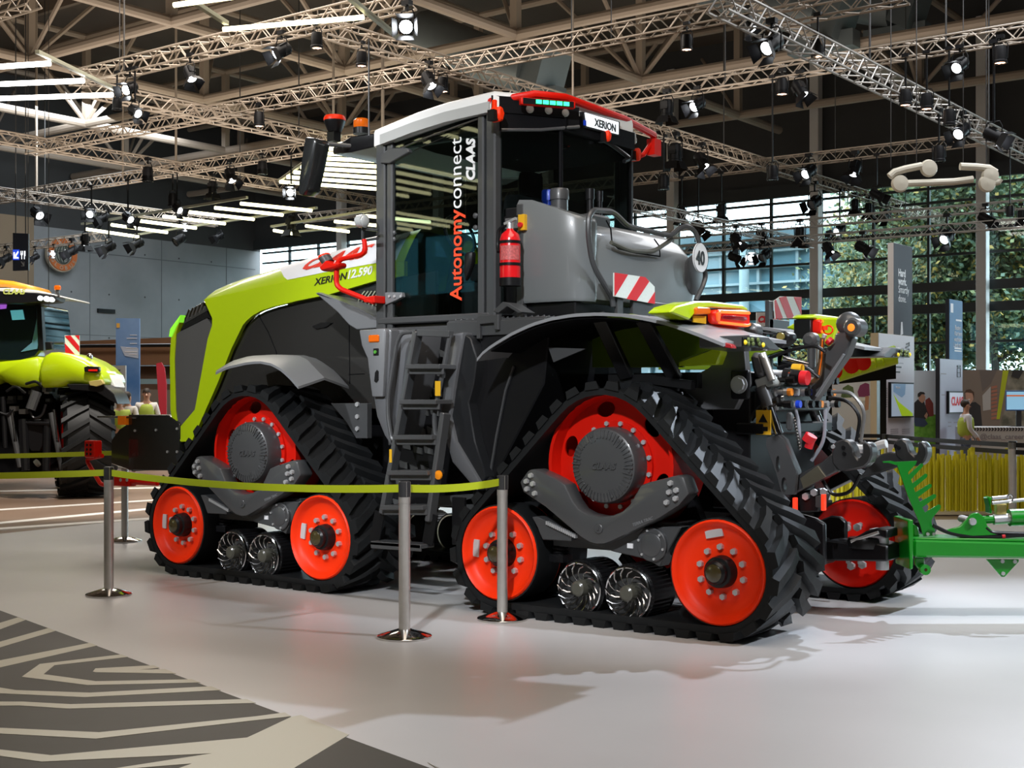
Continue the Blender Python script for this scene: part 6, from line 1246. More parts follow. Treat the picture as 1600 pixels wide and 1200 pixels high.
# ---- booth: totems, info panels, mural walls, desk
def totem(name, label, cat, x0, x1, x2, y0, y1, t, front, sidem, base=0.0):
    """A board facing along -u: its side from x0 to x1, its face from x1 to x2."""
    p = PD(x1, 620, t); u = p[0]; va, vb = PU(x1, 620, u)[0], PU(x2, 620, u)[0]; z1 = PU(x1, y0, u)[1]; z0 = PU(x1, y1, u)[1] if y1 else 0.0
    ud = PV(x0, 620, va)[0]; T_ = thing(name, label, cat, (u, va, z0)); b = MB(); b.box((u, va, z0), (max(ud, u+.08), vb, z1)); b.build('board_body', sidem, T_, smooth=False)
    b = MB(); b.box((u-.006, va+.01, z0), (u, vb, z1-.005)); f = b.build('board_face', front, T_, smooth=False); return T_, f, u, va, vb
def ptext(f, s, px, u, size, mat, bold=0, sx=1): p = PU(px[0], px[1], u); return textmesh('lettering', s, size, (u-.009, p[0], p[1]), (0, 1, 0), (0, 0, 1), mat, f, bold=bold, sx=sx, depth=.001)
def pbars(f, u, rows, mat, name='text_lines'):
    b = MB()
    for x0, x1, y, h in rows: p, q = PU(x0, y, u), PU(x1, y, u); b.box((u-.008, p[0], p[1]-h), (u-.005, q[0], p[1]+h))
    k = b.build(name, mat, f, smooth=False); k['kind'] = 'stuff'; return k
wl = M('booth_white', (.66, .63, .68), .5); slate = M('totem_slate', (.055, .055, .068), .6, spec=.2); tx = txtm((.75, .75, .78)); dk = txtm((.05, .05, .06))
_, f, u, va, vb = totem('advertising_totem', 'tall slate totem with white side and white slogan lettering', 'totem', 1387, 1396, 1425, 379, None, 28.5, slate, whitep)
for s, y, bo in (('Hard', 431, .03), ('work.', 444, .03), ('Smartly', 457, 0), ('done.', 471, 0)): ptext(f, s, (1403, y), u, .225, tx, bo, .92)
b = MB(); b.prism([PU(x, y, u-.008) for x, y in ((1408, 503), (1410, 503), (1411, 522), (1407, 524))], 'u', u-.010, u-.006); b.build('slogan_mark', tx, f)
ip_, f, u, va, vb = totem('info_board', 'pale info board with beige side edge and a dark framed screen', 'info board', 1360, 1372, 1428, 520, None, 26.0, wl, M('panel_edge_beige', (.62, .53, .36), .5))
pbars(f, u, [(1371+2, 1408, 548, .012), (1373, 1412, 557, .012), (1380, 1411, 566, .012)], M('print_lilac', (.40, .37, .42), .5)); pbars(f, u, [(1372, 1408, 572, .016), (1372, 1406, 580, .016)], dk)
pbars(f, u, [(1372, 1388-2, 607+3.4*i, .008) for i in range(5)] + [(1372, 1386, 625+3.4*i, .008) for i in range(4)] + [(1373+18*j, 1385+18*j, 671+3*i, .008) for j in range(3) for i in range(3)], M('print_grey', (.30, .28, .32), .5))
b = MB(); q = [PU(x, y, u-.02) for x, y in ((1414, 536), (1420, 534), (1420, 552), (1414, 556))]
for a, c in (((1415, 538), (1420, 535)), ((1420, 535), (1420, 541)), ((1414, 543), (1420, 540)), ((1414, 548), (1420, 545)), ((1413, 554), (1420, 556)), ((1413, 549), (1413, 554)), ((1420, 546), (1420, 556))): b.bar((u-.008,)+PU(*a, u), (u-.008,)+PU(*c, u), .03, .01)
b.build('tower_icon', dk, f)
def screen(u, x0, y0, x1, y1, label, parent, col):
    p, q = PU(x0, y0, u-.06), PU(x1, y1, u-.06); b = MB(); b.box((u-.06, p[0], q[1]), (u, q[0], p[1])); s_ = b.build('screen', black, parent, smooth=False, label=label)
    b = MB(); b.box((u-.063, p[0]+.03, q[1]+.03), (u-.059, q[0]-.02, p[1]-.03)); b.build('screen_face', col, s_, smooth=False); return s_
s_ = screen(u, 1392, 597, 1428, 652, 'dark framed screen with blue and lime shapes', ip_, M('screen_lilac', (.30, .36, .44), .3, emit=(.45, .55, .68), estr=.2))
us = u-.066
for pts_, m in (([(1396, 600), (1415, 600), (1414, 616), (1409, 621), (1396, 612)], M('screen_slate_blue', (.13, .22, .33), .3, emit=(.2, .33, .5), estr=.2)), ([(1396, 616), (1404, 628), (1426, 646), (1426, 650), (1409, 650)], M('screen_lime', (.40, .60, .01), .3, emit=(.5, .75, .02), estr=.15))):
    b = MB(); b.prism([PU(x, y, us) for x, y in pts_], 'u', us-.003, us); b.build('screen_shape', m, s_, smooth=False)
ptext(s_, 'Patient.', (1399, 607), us+.003, .07, tx, .02, 1.2)
bluem = floormat('totem_blue', (.03, .14, .33), (.06, .22, .45), .5, .8)
_, f, u, va, vb = totem('advertising_totem', 'blue narrow totem with small white lettering behind the second info board', 'totem', 1478, 1483, 1503.5, 467, None, 29.0, bluem, M('edge_dark', (.03, .035, .05), .5))
for i, s in enumerate(('Besten', 'Karriere', 'wachsen', 'Land mit')): ptext(f, s, (1491.5-i*.7, 515+9*i), u, .15, tx, 0, .95)
pbars(f, u, [(1493, 1502, 500, .02), (1485, 1489, 481, .10), (1491, 1502, 544, .015), (1491, 1502, 548, .015)], tx)
_, f, u, va, vb = totem('info_board', 'pale lilac info board with dark side edge and a maker logo screen', 'info board', 1463, 1468, 1503.5, 560, None, 26.5, M('booth_lilac', (.46, .48, .60), .5), M('edge_dark', (.03, .035, .05), .5))
b = MB(); 
for y0, y1 in ((571, 574), (575.5, 589)):
    for a, c in (((1495, y0), (1500, y0)), ((1495, y1), (1500, y1)), ((1495, y0), (1495, y1)), ((1500, y0), (1500, y1)), ((1495, (y0+y1)/2), (1500, (y0+y1)/2))): b.bar((u-.008,)+PU(*a, u), (u-.008,)+PU(*c, u), .025, .01)
b.build('person_icon', dk, f); pbars(f, u, [(1470, 1478, 584, .012), (1471, 1476, 617, .01), (1481, 1486, 660, .008), (1490, 1496, 660, .008), (1481, 1486, 666, .008)], M('print_grey', (.30, .28, .32), .5))
s_ = screen(u, 1483, 611, 1505, 646, 'dark framed screen with red maker logo', f.parent, M('screen_pale', (.55, .6, .7), .3, emit=(.6, .66, .8), estr=.15))
ptext(s_, 'CLAAS', (1486, 633), u-.062, .235, txtm((.75, .02, .03)), .04, 1.0)
# mural walls: flat prints
TM = 29.5
def fprint(parent, name, pts, mat, k=1, t=None): b = MB(); fp(b, pts, (t or TM)-.004*k, .003); o = b.build(name, mat, parent, smooth=False); return o
skin = M('print_skin', (.55, .30, .20), .5); coat = M('print_coat', (.035, .032, .032), .5); jeans = M('print_jeans', (.05, .07, .12), .5); grass = floormat('print_grass', (.10, .30, .02), (.22, .48, .06), .5, 9); skyp = M('print_sky', (.62, .68, .74), .5)
def mural(label, x0, x1, y0, back, t=TM):
    w = thing('mural_wall', label, 'mural', PD(x0, 625, t)[:2]+(0,)); b = MB(); yb = YH+FPX*CH/t; fp(b, [(x0, y0), (x1, y0), (x1, yb), (x0, yb)], t, .10); b.build('wall_board', back, w, smooth=False); return w
w = mural('printed photo wall of a man crouching in a green field', 1425, 1466, 579, skyp)
fprint(w, 'printed_field', [(1425, 655), (1436, 646), (1466, 648), (1466, 735), (1425, 735)], grass, 1)
fprint(w, 'printed_tractor', [(1446, 625), (1452, 621), (1458, 630), (1459, 650), (1446, 652)], M('print_dark_red', (.25, .05, .04), .5), 1.5)
fprint(w, 'printed_coat', [(1426, 632), (1434, 624), (1444, 628), (1448, 640), (1452, 650), (1444, 656), (1430, 655), (1426, 650)], coat, 2)
fprint(w, 'printed_jeans', [(1427, 652), (1444, 654), (1450, 662), (1444, 667), (1430, 666)], jeans, 2.2)
fprint(w, 'printed_face', [(1435, 617), (1438, 614), (1443, 615), (1446, 620), (1445, 626), (1441, 630), (1436, 626)], skin, 2.4)
fprint(w, 'printed_hair', [(1434, 620), (1434, 615), (1438, 612), (1444, 613), (1446, 616), (1440, 616), (1437, 620)], coat, 2.8)
fprint(w, 'printed_hand', [(1444, 650), (1448, 644), (1450, 648), (1448, 655)], skin, 2.8)
w = mural('printed photo wall of a smiling woman beside a brick house, lime stripe', 1503, 1760, 578, floormat('print_foliage', (.10, .10, .07), (.30, .27, .20), .5, 4))
fprint(w, 'printed_house_wall', [(1503, 578), (1576, 578), (1570, 640), (1560, 668), (1503, 668)], M('print_house', (.22, .17, .13), .5), 1)
fprint(w, 'printed_roof', [(1530, 578), (1558, 578), (1548, 600), (1535, 612)], M('print_roof', (.16, .13, .11), .5), 1.4)
for i in range(9): fprint(w, 'printed_brick', [(1549, 604+6*i), (1558, 602+6*i), (1558, 606+6*i), (1549, 608+6*i)], M('print_brick', (.40, .16, .10), .5), 1.7)
fprint(w, 'printed_window', [(1535, 618), (1548, 604), (1548, 640), (1536, 642)], M('print_window', (.45, .42, .38), .5), 1.5)
fprint(w, 'lime_stripe', [(1567, 579), (1576, 579), (1562, 655), (1557, 655)], M('print_lime', (.45, .50, .02), .5), 2)
fprint(w, 'printed_coat', [(1507, 640), (1512, 630), (1524, 628), (1532, 634), (1535, 668), (1505, 668)], coat, 2)
fprint(w, 'printed_face', [(1508, 612), (1514, 610), (1520, 613), (1521, 624), (1516, 632), (1510, 629)], skin, 2.4)
fprint(w, 'printed_hair', [(1507, 614), (1510, 609), (1516, 608), (1522, 613), (1522, 622), (1519, 614), (1511, 613)], M('print_hair', (.09, .05, .03), .5), 2.8)
fprint(w, 'printed_teeth', [(1511, 624), (1516, 623), (1515, 625)], white, 3)
fprint(w, 'printed_leg', [(1583, 578), (1600, 578), (1592, 592), (1580, 588)], coat, 2)
w = mural('pale printed wall with a person in a purple shirt and a tree, left of info board', 1285, 1362, 592, M('print_pale_sky', (.60, .64, .70), .5), 27.5)
tree_p = floormat('print_tree', (.05, .10, .03), (.14, .20, .08), .5, 8)
fprint(w, 'printed_tree', [(1314, 620), (1317, 606), (1325, 601), (1333, 605), (1335, 616), (1329, 622), (1318, 622)], tree_p, 1, 27.5)
fprint(w, 'printed_shirt', [(1340, 612), (1344, 602), (1352, 598), (1358, 600), (1359, 618), (1352, 620), (1342, 620)], M('print_purple', (.22, .035, .13), .5), 1.5, 27.5)
fprint(w, 'printed_arm', [(1352, 619), (1358, 619), (1357, 640), (1351, 642)], skin, 1.7, 27.5)
fprint(w, 'printed_car', [(1290, 622), (1352, 621), (1352, 626), (1290, 628)], white, 1.4, 27.5)
# desk
TD = 26.2; yb = YH+FPX*CH/TD
dsk = thing('reception_desk', 'white reception desk with dark chevron band and grey handle lettering', 'desk', PD(1512, 625, TD)[:2]+(0,))
b = MB(); fp(b, [(1511, 667), (1700, 667), (1700, yb), (1511, yb)], TD, .7); b.build('desk_body', M('desk_white', (.60, .60, .60), .4), dsk, bev=.01)
b = MB()
for i in range(40): x = 1512+4.6*i; fp(b, [(x, 668), (x+2.6, 668), (x+4.2, 670.7), (x+2.6, 673.5), (x, 673.5), (x+1.6, 670.7)], TD-.004, .003)
k_ = b.build('chevron_band', dk, dsk, smooth=False); k_['kind'] = 'stuff'
p = PD(1531, 686, TD-.006); textmesh('handle_lettering', '@claas_careers', .145, p, RGT, (0, 0, 1), M('print_grey', (.30, .28, .32), .5), dsk, bold=.01, sx=1.0)
b = MB(); c0 = PD(1521, 686, TD-.005)
b.tube([(c0[0]+RGT.x*.055*x, c0[1]+RGT.y*.055*x, c0[2]+.055*y) for x, y in ((0, -1), (.8, -1), (1, -.8), (1, .8), (.8, 1), (-.8, 1), (-1, .8), (-1, -.8), (-.8, -1), (0, -1))], .008, 5); b.tube([(c0[0]+RGT.x*.025*math.cos(a), c0[1]+RGT.y*.025*math.cos(a), c0[2]+.025*math.sin(a)) for a in [2*math.pi*i/14 for i in range(15)]], .007, 5); b.sph((c0[0]+RGT.x*.038, c0[1]+RGT.y*.038, c0[2]+.038), .009, 6, 4); b.build('camera_icon', dk, dsk)
mon = thing('desk_monitor', 'slim monitor with pale blue screen standing on the white desk', 'monitor', PD(1590, 667, TD+.25))
b = MB(); fp(b, [(1572, 610), (1612, 610), (1612, 642), (1572, 642)], TD+.2, .04); b.build('monitor_case', M('monitor_blue_edge', (.05, .12, .3), .4), mon, bev=.004)
b = MB(); fp(b, [(1573, 612), (1611, 612), (1611, 640), (1573, 640)], TD+.195, .004); sc_ = b.build('monitor_screen', M('monitor_glow', (.3, .6, .85), .3, emit=(.35, .68, .95), estr=.30), mon, smooth=False)
b = MB(); fp(b, [(1573, 617), (1611, 617), (1611, 619.5), (1573, 619.5)], TD+.190, .004); b.build('screen_bar', M('bar_orange', (.8, .2, .08), .4, emit=(.9, .25, .1), estr=.2), sc_, smooth=False)
b = MB(); fp(b, [(1588, 642), (1596, 642), (1596, 667), (1588, 667)], TD+.22, .03); fp(b, [(1580, 665.5), (1604, 665.5), (1604, 667), (1580, 667)], TD+.15, .2); b.build('monitor_stand', dgrey, mon, smooth=False)
for x0, x1, z, lb in ((1516, 1546, 0, 'sheet of paper lying at the desk left end'), (1572, 1588, 0, 'sheet of paper lying before the monitor')):
    b = MB(); p, q = PD(x0, 667, TD+.06), PD(x1, 667, TD+.06); b.add([p, q, tuple(Vector(q)+FWD*.25), tuple(Vector(p)+FWD*.25)] + [tuple(Vector(v_)+UPV*.004) for v_ in (p, q, tuple(Vector(q)+FWD*.25), tuple(Vector(p)+FWD*.25))], [(3, 2, 1, 0), (4, 5, 6, 7), (0, 1, 5, 4), (1, 2, 6, 5), (2, 3, 7, 6), (3, 0, 4, 7)]); tag(b.build('paper_sheet', whitep, smooth=False), lb, 'paper')

# ---- things glimpsed between the tail lamps and under the right mudguard
ms = thing('maker_sign', 'small white sign with red maker lettering behind the tail lamp', 'sign', PD(1193, 625, 21)[:2]+(0,))
b = MB(); fp(b, [(1182, 488), (1207, 488), (1207, 510), (1182, 510)], 21, .04); b.build('sign_board', whitep, ms, smooth=False); textmesh('sign_lettering', 'CLAAS', .135, PD(1184, 503.5, 20.99), RGT, UPV, txtm((.75, .02, .03)), ms, bold=.05, shear=.2, sx=.9)
b = MB(); q = PD(1195, 510, 21.02); b.cyl((q[0], q[1], 0), q, .03, n=8); b.lathe([(.01, 0), (.2, 0), (.2, .02), (.03, .03)], (q[0], q[1], 0), (0, 0, 1), 16); b.build('sign_post', dgrey, ms)
TH_ = 22.5; hd = thing('lime_harvest_header', 'lime green machine header with red drums behind the right mudguard', 'machine', PD(1325, 625, TH_)[:2]+(0,))
b = MB(); b.cyl(PD(1270, 600, TH_), PD(1400, 560, TH_), .10, n=12); b.build('header_tube', lime, hd); b = MB(); b.cyl(PD(1270, 592, TH_+.3), PD(1400, 550, TH_+.3), .12, n=12); b.build('header_tube', limed, hd)
for i in range(9): x = 1282+12*i; y = 596-3.6*i; b = MB(); fp(b, [(x, y-12), (x+4, y-13), (x+6, y+4), (x+2, y+6)], TH_-.1, .25); b.build('header_rib', lime, hd, bev=.01)
for x, y in ((1304, 580), (1331, 571), (1349, 566)): b = MB(); b.lathe([(.03, 0), (.14, .02), (.14, .12), (.03, .14)], PD(x, y, TH_-.12), FWD, 16); b.build('red_drum', wred, hd)
b = MB(); fp(b, [(1262, 596), (1400, 560), (1400, 592), (1262, 604)], TH_+.4, .5); b.build('header_pan', black, hd); b = MB(); fp(b, [(1290, 600), (1300, 600), (1300, 764), (1290, 764)], TH_+.6, .2); fp(b, [(1375, 590), (1385, 590), (1385, 764), (1375, 764)], TH_+.6, .2); k_ = b.build('header_stand', black, hd)
# ---------------------------------------------------------------- second tractor at the left, seen from behind
T2 = 20.4
tr2 = thing('wheeled_tractor', 'lime green wheeled tractor seen from behind at the left edge, orange roof dome', 'tractor', PW(20, 780, -.012)+(-.012,))
def p2(name, pts, t, th, mat, bev=.01, parent=None, label=None, ang=35): b = MB(); fp(b, pts, t, th); return b.build(name, mat, parent or tr2, bev=bev, label=label, ang=ang)
def px2(x, y, t): return Vector(PD(x, y, t))
yw = math.radians(22); AX = (RGT*math.cos(yw) + FWD*math.sin(yw)).normalized(); HD = (FWD*math.cos(yw) - RGT*math.sin(yw)).normalized()
def wheel2(c, r, w_, name='rear_tyre'):
    b = MB(); o = c - AX*w_/2
    b.lathe([(r*.56, .03), (r*.62, 0), (r*.86, -.01), (r*.94, .05), (r*.955, w_*.5), (r*.94, w_-.05), (r*.86, w_+.01), (r*.62, w_), (r*.56, w_-.03)], o, AX, 36, hollow=True); ty = b.build(name, rubber, tr2)
    X = UPV; Y = AX.cross(X)
    for k in range(22):
        for sg in (0, 1):
            a0 = 2*math.pi*(k+.5*sg)/22; rings = []
            for t in (0, .5, 1):
                a = a0 - .30*t*1; tt = (.5-.02+.54*t*(1 if sg else -1)*1.0)*w_ if t else w_*.5
                q = []
                for da, rr_ in ((-.055, .93), (-.04, 1.0), (.04, 1.0), (.055, .93)):
                    rad = r*(rr_ - .02*t*t); q.append(o + AX*tt + X*math.cos(a+da)*rad + Y*math.sin(a+da)*rad)
                rings.append(q)
            b = MB(); b.loft(rings); b.build('tyre_lug', rubber, ty, ang=30)
    b = MB(); b.lathe([(r*.57, -.0), (r*.60, .015), (r*.575, .03), (r*.50, .12), (r*.30, .2), (.05, .2)], o, AX, 32); b.build('wheel_rim', wred, ty); return ty
cR = px2(134, 692, T2+.75); cR.z = .86; wheel2(cR, .87, .74)
cL = cR - AX*1.9; wheel2(cL, .87, .74)
cF = cR + HD*2.7; 
for k, nm in ((0, 'front_tyre'), (1, 'front_tyre')): c_ = cF - AX*1.85*k; c_ = Vector((c_.x, c_.y, .66)); wheel2(c_, .67, .55, nm)
fe = [(62, 606), (60, 580), (64, 562), (74, 551), (90, 550), (110, 554), (130, 562), (146, 572), (158, 584), (164, 600), (150, 606), (128, 600), (106, 599), (90, 604)]
p2('rear_mudguard', fe, T2+.1, 1.2, lime, .05, ang=50); p2('rear_mudguard', [(-60, 600), (-10, 566), (30, 562), (62, 556), (66, 600), (40, 606), (10, 600), (0, 590), (-20, 602)], T2+.2, 1.2, lime, .05, ang=50)
p2('mudguard_lip', [(104, 600), (128, 600), (162, 601), (178, 616), (184, 632), (170, 625), (150, 612), (110, 609)], T2+.05, .7, black, .01); p2('fender_panel', [(140, 568), (152, 573), (166, 580), (176, 592), (182, 606), (170, 604), (160, 588), (146, 574)], T2+.5, .5, white, .02)
t_ = p2('tail_lamp', [(131, 574), (137, 572), (154, 573), (155, 580), (150, 583), (132, 581)], T2+.03, .1, black, .006); p2('tail_lens', [(138, 577), (152, 577), (152, 580), (138, 580)], T2+.02, .02, redl, 0, t_)
p2('number_bracket', [(138, 596), (158, 593), (162, 600), (150, 604), (140, 602)], T2, .1, M('brass_spacer', (.55, .45, .15), .4, .3), .005)
cabp = p2('cab_glass_rear', [(-60, 470), (58, 474), (66, 545), (56, 558), (30, 566), (0, 565), (-60, 562)], T2+.8, 1.5, M('cab_glass_dark', (.006, .012, .014), .04, coat=1), .03)
p2('cab_pillar', [(56, 476), (64, 478), (68, 548), (60, 548)], T2+.75, .15, black, .01)
p2('cab_screen', [(16, 485), (35, 484), (38, 499), (19, 500)], T2+.78, .02, M('screen_teal', (.1, .35, .38), .2, emit=(.1, .4, .45), estr=.4), 0); p2('painted_glass_reflection', [(60, 485), (64, 520), (58, 545), (32, 550), (50, 535), (56, 505)], T2+.785, .01, M('reflection_blue', (.10, .24, .34), .15), 0); p2('cab_screen', [(0, 474), (10, 475), (9, 482), (0, 483)], T2+.78, .02, M('screen_violet', (.3, .1, .5), .2, emit=(.35, .1, .6), estr=.5), 0)  # the blue shape is a reflection in the glass, painted on flat
rf = p2('cab_roof', [(-80, 449), (20, 450), (60, 454), (86, 460), (88, 463), (60, 459), (0, 456), (-80, 456)], T2+.5, 1.7, white, .02); p2('roof_fascia', [(-60, 455), (0, 455), (55, 458), (86, 463), (84, 470), (40, 474), (-60, 473)], T2+.42, .5, black, .01, rf)
p2('roof_dome', [(-60, 440), (-10, 436), (20, 439), (41, 445), (41, 453), (20, 450), (8, 448), (-60, 450)], T2+.7, 1.2, M('dome_orange', (.85, .36, .02), .35, coat=.4), .04)
o_ = PD(4, 459.5, T2+.41); textmesh('maker_lettering', 'CLAAS', .115, o_, RGT, (0, 0, 1), txtm((.55, .62, .15)), rf, bold=.04, shear=.2)
for x, y, r in ((63, 466, .04), (73, 467, .045), (80.5, 468, .04)): b = MB(); b.lathe([(.01, -.03), (r, -.02), (r, .05)], px2(x, y, T2+.40), FWD, 12); b.build('roof_lamp', M('lamp_bright', (.8, .85, .85), .1, emit=(.9, .95, 1), estr=.6), rf)
b = MB(); b.lathe([(.05, 0), (.055, .05), (.04, .07)], px2(90, 453, T2+.6), UPV, 12); b.build('beacon', amber, rf); b = MB(); b.cyl(px2(90, 459, T2+.6), px2(90, 453, T2+.6), .035, n=8); b.tube([px2(90, 458, T2+.6), px2(92, 462, T2+.6), (px2(86, 469, T2+.6))], .02, 6); b.build('beacon_arm', dgrey, rf)
wb = p2('warning_board', [(101, 524), (124, 524), (124, 555), (102, 553)], T2+.6, .02, M('reflective_white', (.72, .78, .74), .35), 0)
for s in ([(101, 525), (110, 524), (124, 541), (124, 551)], [(101, 536), (118, 555), (102, 553)], [(117, 524), (124, 524), (124, 532)]): p2('red_stripe', s, T2+.595, .005, redp, 0, wb)
b = MB(); b.tube([px2(85, 536, T2+.7), px2(101, 536, T2+.65)], .02, 6); b.build('board_arm', dgrey, tr2); p2('arm_lamp', [(70, 534), (80, 534), (81, 546), (71, 547)], T2+.5, .1, black, .01)
b = MB(); b.sph(tuple(px2(140, 558, T2+.4)), (.05, .05, .06), 12, 8); b.cyl(px2(140, 570, T2+.4), px2(140, 560, T2+.4), .02, n=6); b.build('round_mirror', chrome, tr2)
# its linkage
p2('rear_axle', [(-30, 600), (60, 598), (84, 620), (92, 720), (60, 745), (0, 745), (-30, 740)], T2+.7, .8, soot, .03)
random.seed(21)
for i in range(26):
    x, y = random.uniform(0, 72), random.uniform(572, 640); s = random.uniform(3, 8); p2('valve_body', [(x, y), (x+s*1.3, y), (x+s*1.3, y+s), (x, y+s)], T2+.3+random.random()*.3, .15, random.choice([black, dgrey, zinc, dgrey, M('cast_grey', (.09, .10, .10), .35, .5)]), .004)
for i, (x0, y0, x1, y1, r, m) in enumerate(((14, 645, 32, 730, .05, dgrey), (80, 645, 98, 735, .05, dgrey), (18, 640, 24, 690, .03, chrome), (84, 640, 90, 690, .03, chrome), (58, 612, 48, 640, .08, dgrey), (30, 660, 78, 662, .03, black), (36, 655, 40, 735, .07, black), (74, 655, 72, 735, .06, black), (4, 620, 8, 700, .04, black))):
    b = MB(); b.cyl(px2(x0, y0, T2+.2), px2(x1, y1, T2+.15), r, n=10); b.build('linkage_rod', m, tr2)
for i, P in enumerate((((45, 640), (52, 655), (66, 650), (72, 632)), ((10, 612), (24, 602), (40, 615)), ((40, 600), (56, 595), (66, 604)), ((0, 645), (14, 650), (18, 640)))): b = MB(); b.tube([px2(x, y, T2+.15) for x, y in P], .022, 6, rb=.1); b.build('hydraulic_hose', black, tr2)
p2('tow_hitch', [(44, 655), (66, 655), (70, 690), (62, 705), (48, 705), (40, 690)], T2+.2, .2, black, .01); b = MB(); b.cyl(px2(56, 725, T2+.2), px2(60, 722, T2+.2), .06, n=12); b.build('ball_hitch', M('olive_hub', (.075, .075, .06), .3), tr2)
p2('bonnet_front', [(-60, 560), (40, 560), (40, 640), (-60, 640)], T2+2.5, 2.4, lime, .1)
# ---------------------------------------------------------------- stands and signs on the left
brown = M('stand_wood_brown', (.22, .11, .055), .6, nz=(1.5, .15))
w = thing('timber_stand', 'brown timber clad exhibition stand before the concrete wall, left of the bonnet', 'stand', PD(140, 625, 46)[:2]+(0,))
b = MB(); fp(b, [(120, 533), (272, 527), (420, 527), (420, 570), (120, 570)], 46, .6); b.build('fascia', brown, w); b = MB(); fp(b, [(120, 572), (420, 572), (420, 694), (120, 694)], 46.6, .2); b.build('stand_wall', M('stand_wall_brown', (.11, .06, .035), .7), w)
b = MB(); b.cyl(px2(100, 541, 45.6), px2(420, 538, 45.6), .06, n=8); b.build('stand_rail', black, w)
bl = thing('banner_stand', 'tall blue banner with white print behind the left tractor', 'banner', PD(182, 625, 31)[:2]+(0,))
sky_p = floormat('banner_blue', (.05, .16, .42), (.22, .36, .62), .5, .7)
b = MB(); fp(b, [(181, 497), (218, 497.5), (218, 726), (181, 727)], 31, .06); b.build('banner_panel', sky_p, bl, smooth=False)
b = MB(); fp(b, [(182, 505), (187, 505), (187, 512), (182, 512)], 30.99, .006); b.build('banner_mark', M('print_gold', (.7, .4, .08), .5), bl, smooth=False)
b = MB(); fp(b, [(188, 541), (216, 544), (216, 560), (195, 556)], 30.992, .004); b.build('banner_cloud', M('print_cloud', (.45, .52, .66), .6), bl, smooth=False)
b = MB(); 
for x, y in ((203, 523), (198, 528), (203, 536), (197, 543), (195, 549), (201, 553)): fp(b, [(x, y), (214, y), (214, y+1), (x, y+1)], 30.988, .004)
k_ = b.build('banner_lines', txtm((.75, .75, .78)), bl, smooth=False); k_['kind'] = 'stuff'
gb = thing('info_board', 'pale grey board with a dark wheat ear mark behind the left tractor', 'info board', PD(156, 625, 29)[:2]+(0,))
b = MB(); fp(b, [(155, 572), (196, 571), (196, 733), (155, 733)], 29, .08); b.build('board_panel', M('board_grey', (.45, .47, .50), .5), gb, smooth=False)
b = MB()
for i in range(3):
    y = 577+4.3*i; fp(b, [(183, y), (185, y+1.5), (185, y+3.5), (183, y+2)], 28.99, .004); fp(b, [(188, y), (186, y+1.5), (186, y+3.5), (188, y+2)], 28.99, .004)
fp(b, [(185.1, 577), (185.9, 577), (185.9, 593), (185.1, 593)], 28.992, .003); b.build('wheat_mark', dk, gb, smooth=False)
fl = thing('red_banner', 'small red curved banner behind the nose of the bonnet', 'banner', PD(245, 625, 34)[:2]+(0,))
b = MB(); fp(b, [(244, 568), (252, 566), (257, 575), (260, 600), (260, 660), (250, 660), (246, 600)], 34, .05); b.build('banner_cloth', M('banner_red', (.45, .02, .04), .6), fl); b = MB(); fp(b, [(249, 660), (252, 660), (252, 718), (249, 718)], 34.02, .04); b.build('banner_pole', dgrey, fl, smooth=False)
b = MB(); fp(b, [(200, 608), (266, 609), (266, 710), (200, 710)], 36, .1); tag(b.build('partition_board', M('partition_brown_grey', (.11, .085, .07), .7), smooth=False), 'dark brown partition behind the man in the waistcoat', 'partition')
b = MB(); fp(b, [(196, 592), (270, 592), (270, 600), (196, 600)], 40, .3); fp(b, [(196, 600), (200, 600), (200, 705), (196, 705)], 40, .3); fp(b, [(266, 600), (270, 600), (270, 705), (266, 705)], 40, .3); tag(b.build('booth_frame', M('booth_teal_grey', (.14, .22, .25), .5), smooth=False), 'grey blue booth frame behind the partition', 'booth')
# round sign on the concrete wall
tg = 62.0; cx, cy = 92, 398
c0 = px2(cx, cy, tg); rs = 26*tg/FPX; sgn = thing('round_wall_sign', 'round orange wall sign with striped globe and lettering', 'sign', tuple(c0)); NR = Vector((-1, 0, 0)); SR = Vector((0, 1, 0))
c0.x = GU-.35; k_ = (c0.x-CU)/(px2(cx, cy, 1).x-CU); c0 = px2(cx, cy, k_); rs = 26*k_/FPX*1.06; ORIG[sgn.name] = tuple(c0); sgn.location = (c0.x, -c0.y, c0.z)
for r0, r1, d, m, nm in ((0, 1.0, 0, M('sign_beige', (.38, .32, .24), .5), 'sign_disc'), (.62, .93, .03, M('sign_orange', (.50, .13, .03), .5), 'sign_ring'), (0, .56, .035, M('sign_grey', (.22, .23, .20), .5), 'sign_globe')):
    b = MB(); b.lathe([(max(.01, r0*rs), -.3-d*2), (r1*rs, -.3-d*2), (r1*rs, -.12)] if r0 == 0 else [(r0*rs, -.28), (r0*rs, -.3-d*2), (r1*rs, -.3-d*2), (r1*rs, -.28)], c0, (1, 0, 0), 36, hollow=r0 > 0); b.build(nm, m, sgn)
for k in (-.8, -.45, 0, .45, .8):
    b = MB(); P = [(c0.x-.40, c0.y+SR.y*rs*.52*k*math.cos(a), c0.z+rs*.52*math.sin(a)) for a in [-1.5+3.0*i/12 for i in range(13)]]; b.tube(P, rs*.035, 5); b.build('globe_stripe', M('stripe_dark_green', (.05, .07, .06), .5), sgn)
for i, ch in enumerate('GLOBUS'):
    a = math.radians(-152+24.8*i); rd = Vector((0, math.cos(a), math.sin(a))); o_ = c0 + Vector((-.42, 0, 0)) + rd*rs*.88; tx_ = Vector((0, -math.sin(a), math.cos(a))); 
    textmesh('sign_letter', ch, rs*.30, o_ - tx_*rs*.10, tx_, -rd, M('sign_beige', (.38, .32, .24), .5), sgn, bold=.02)
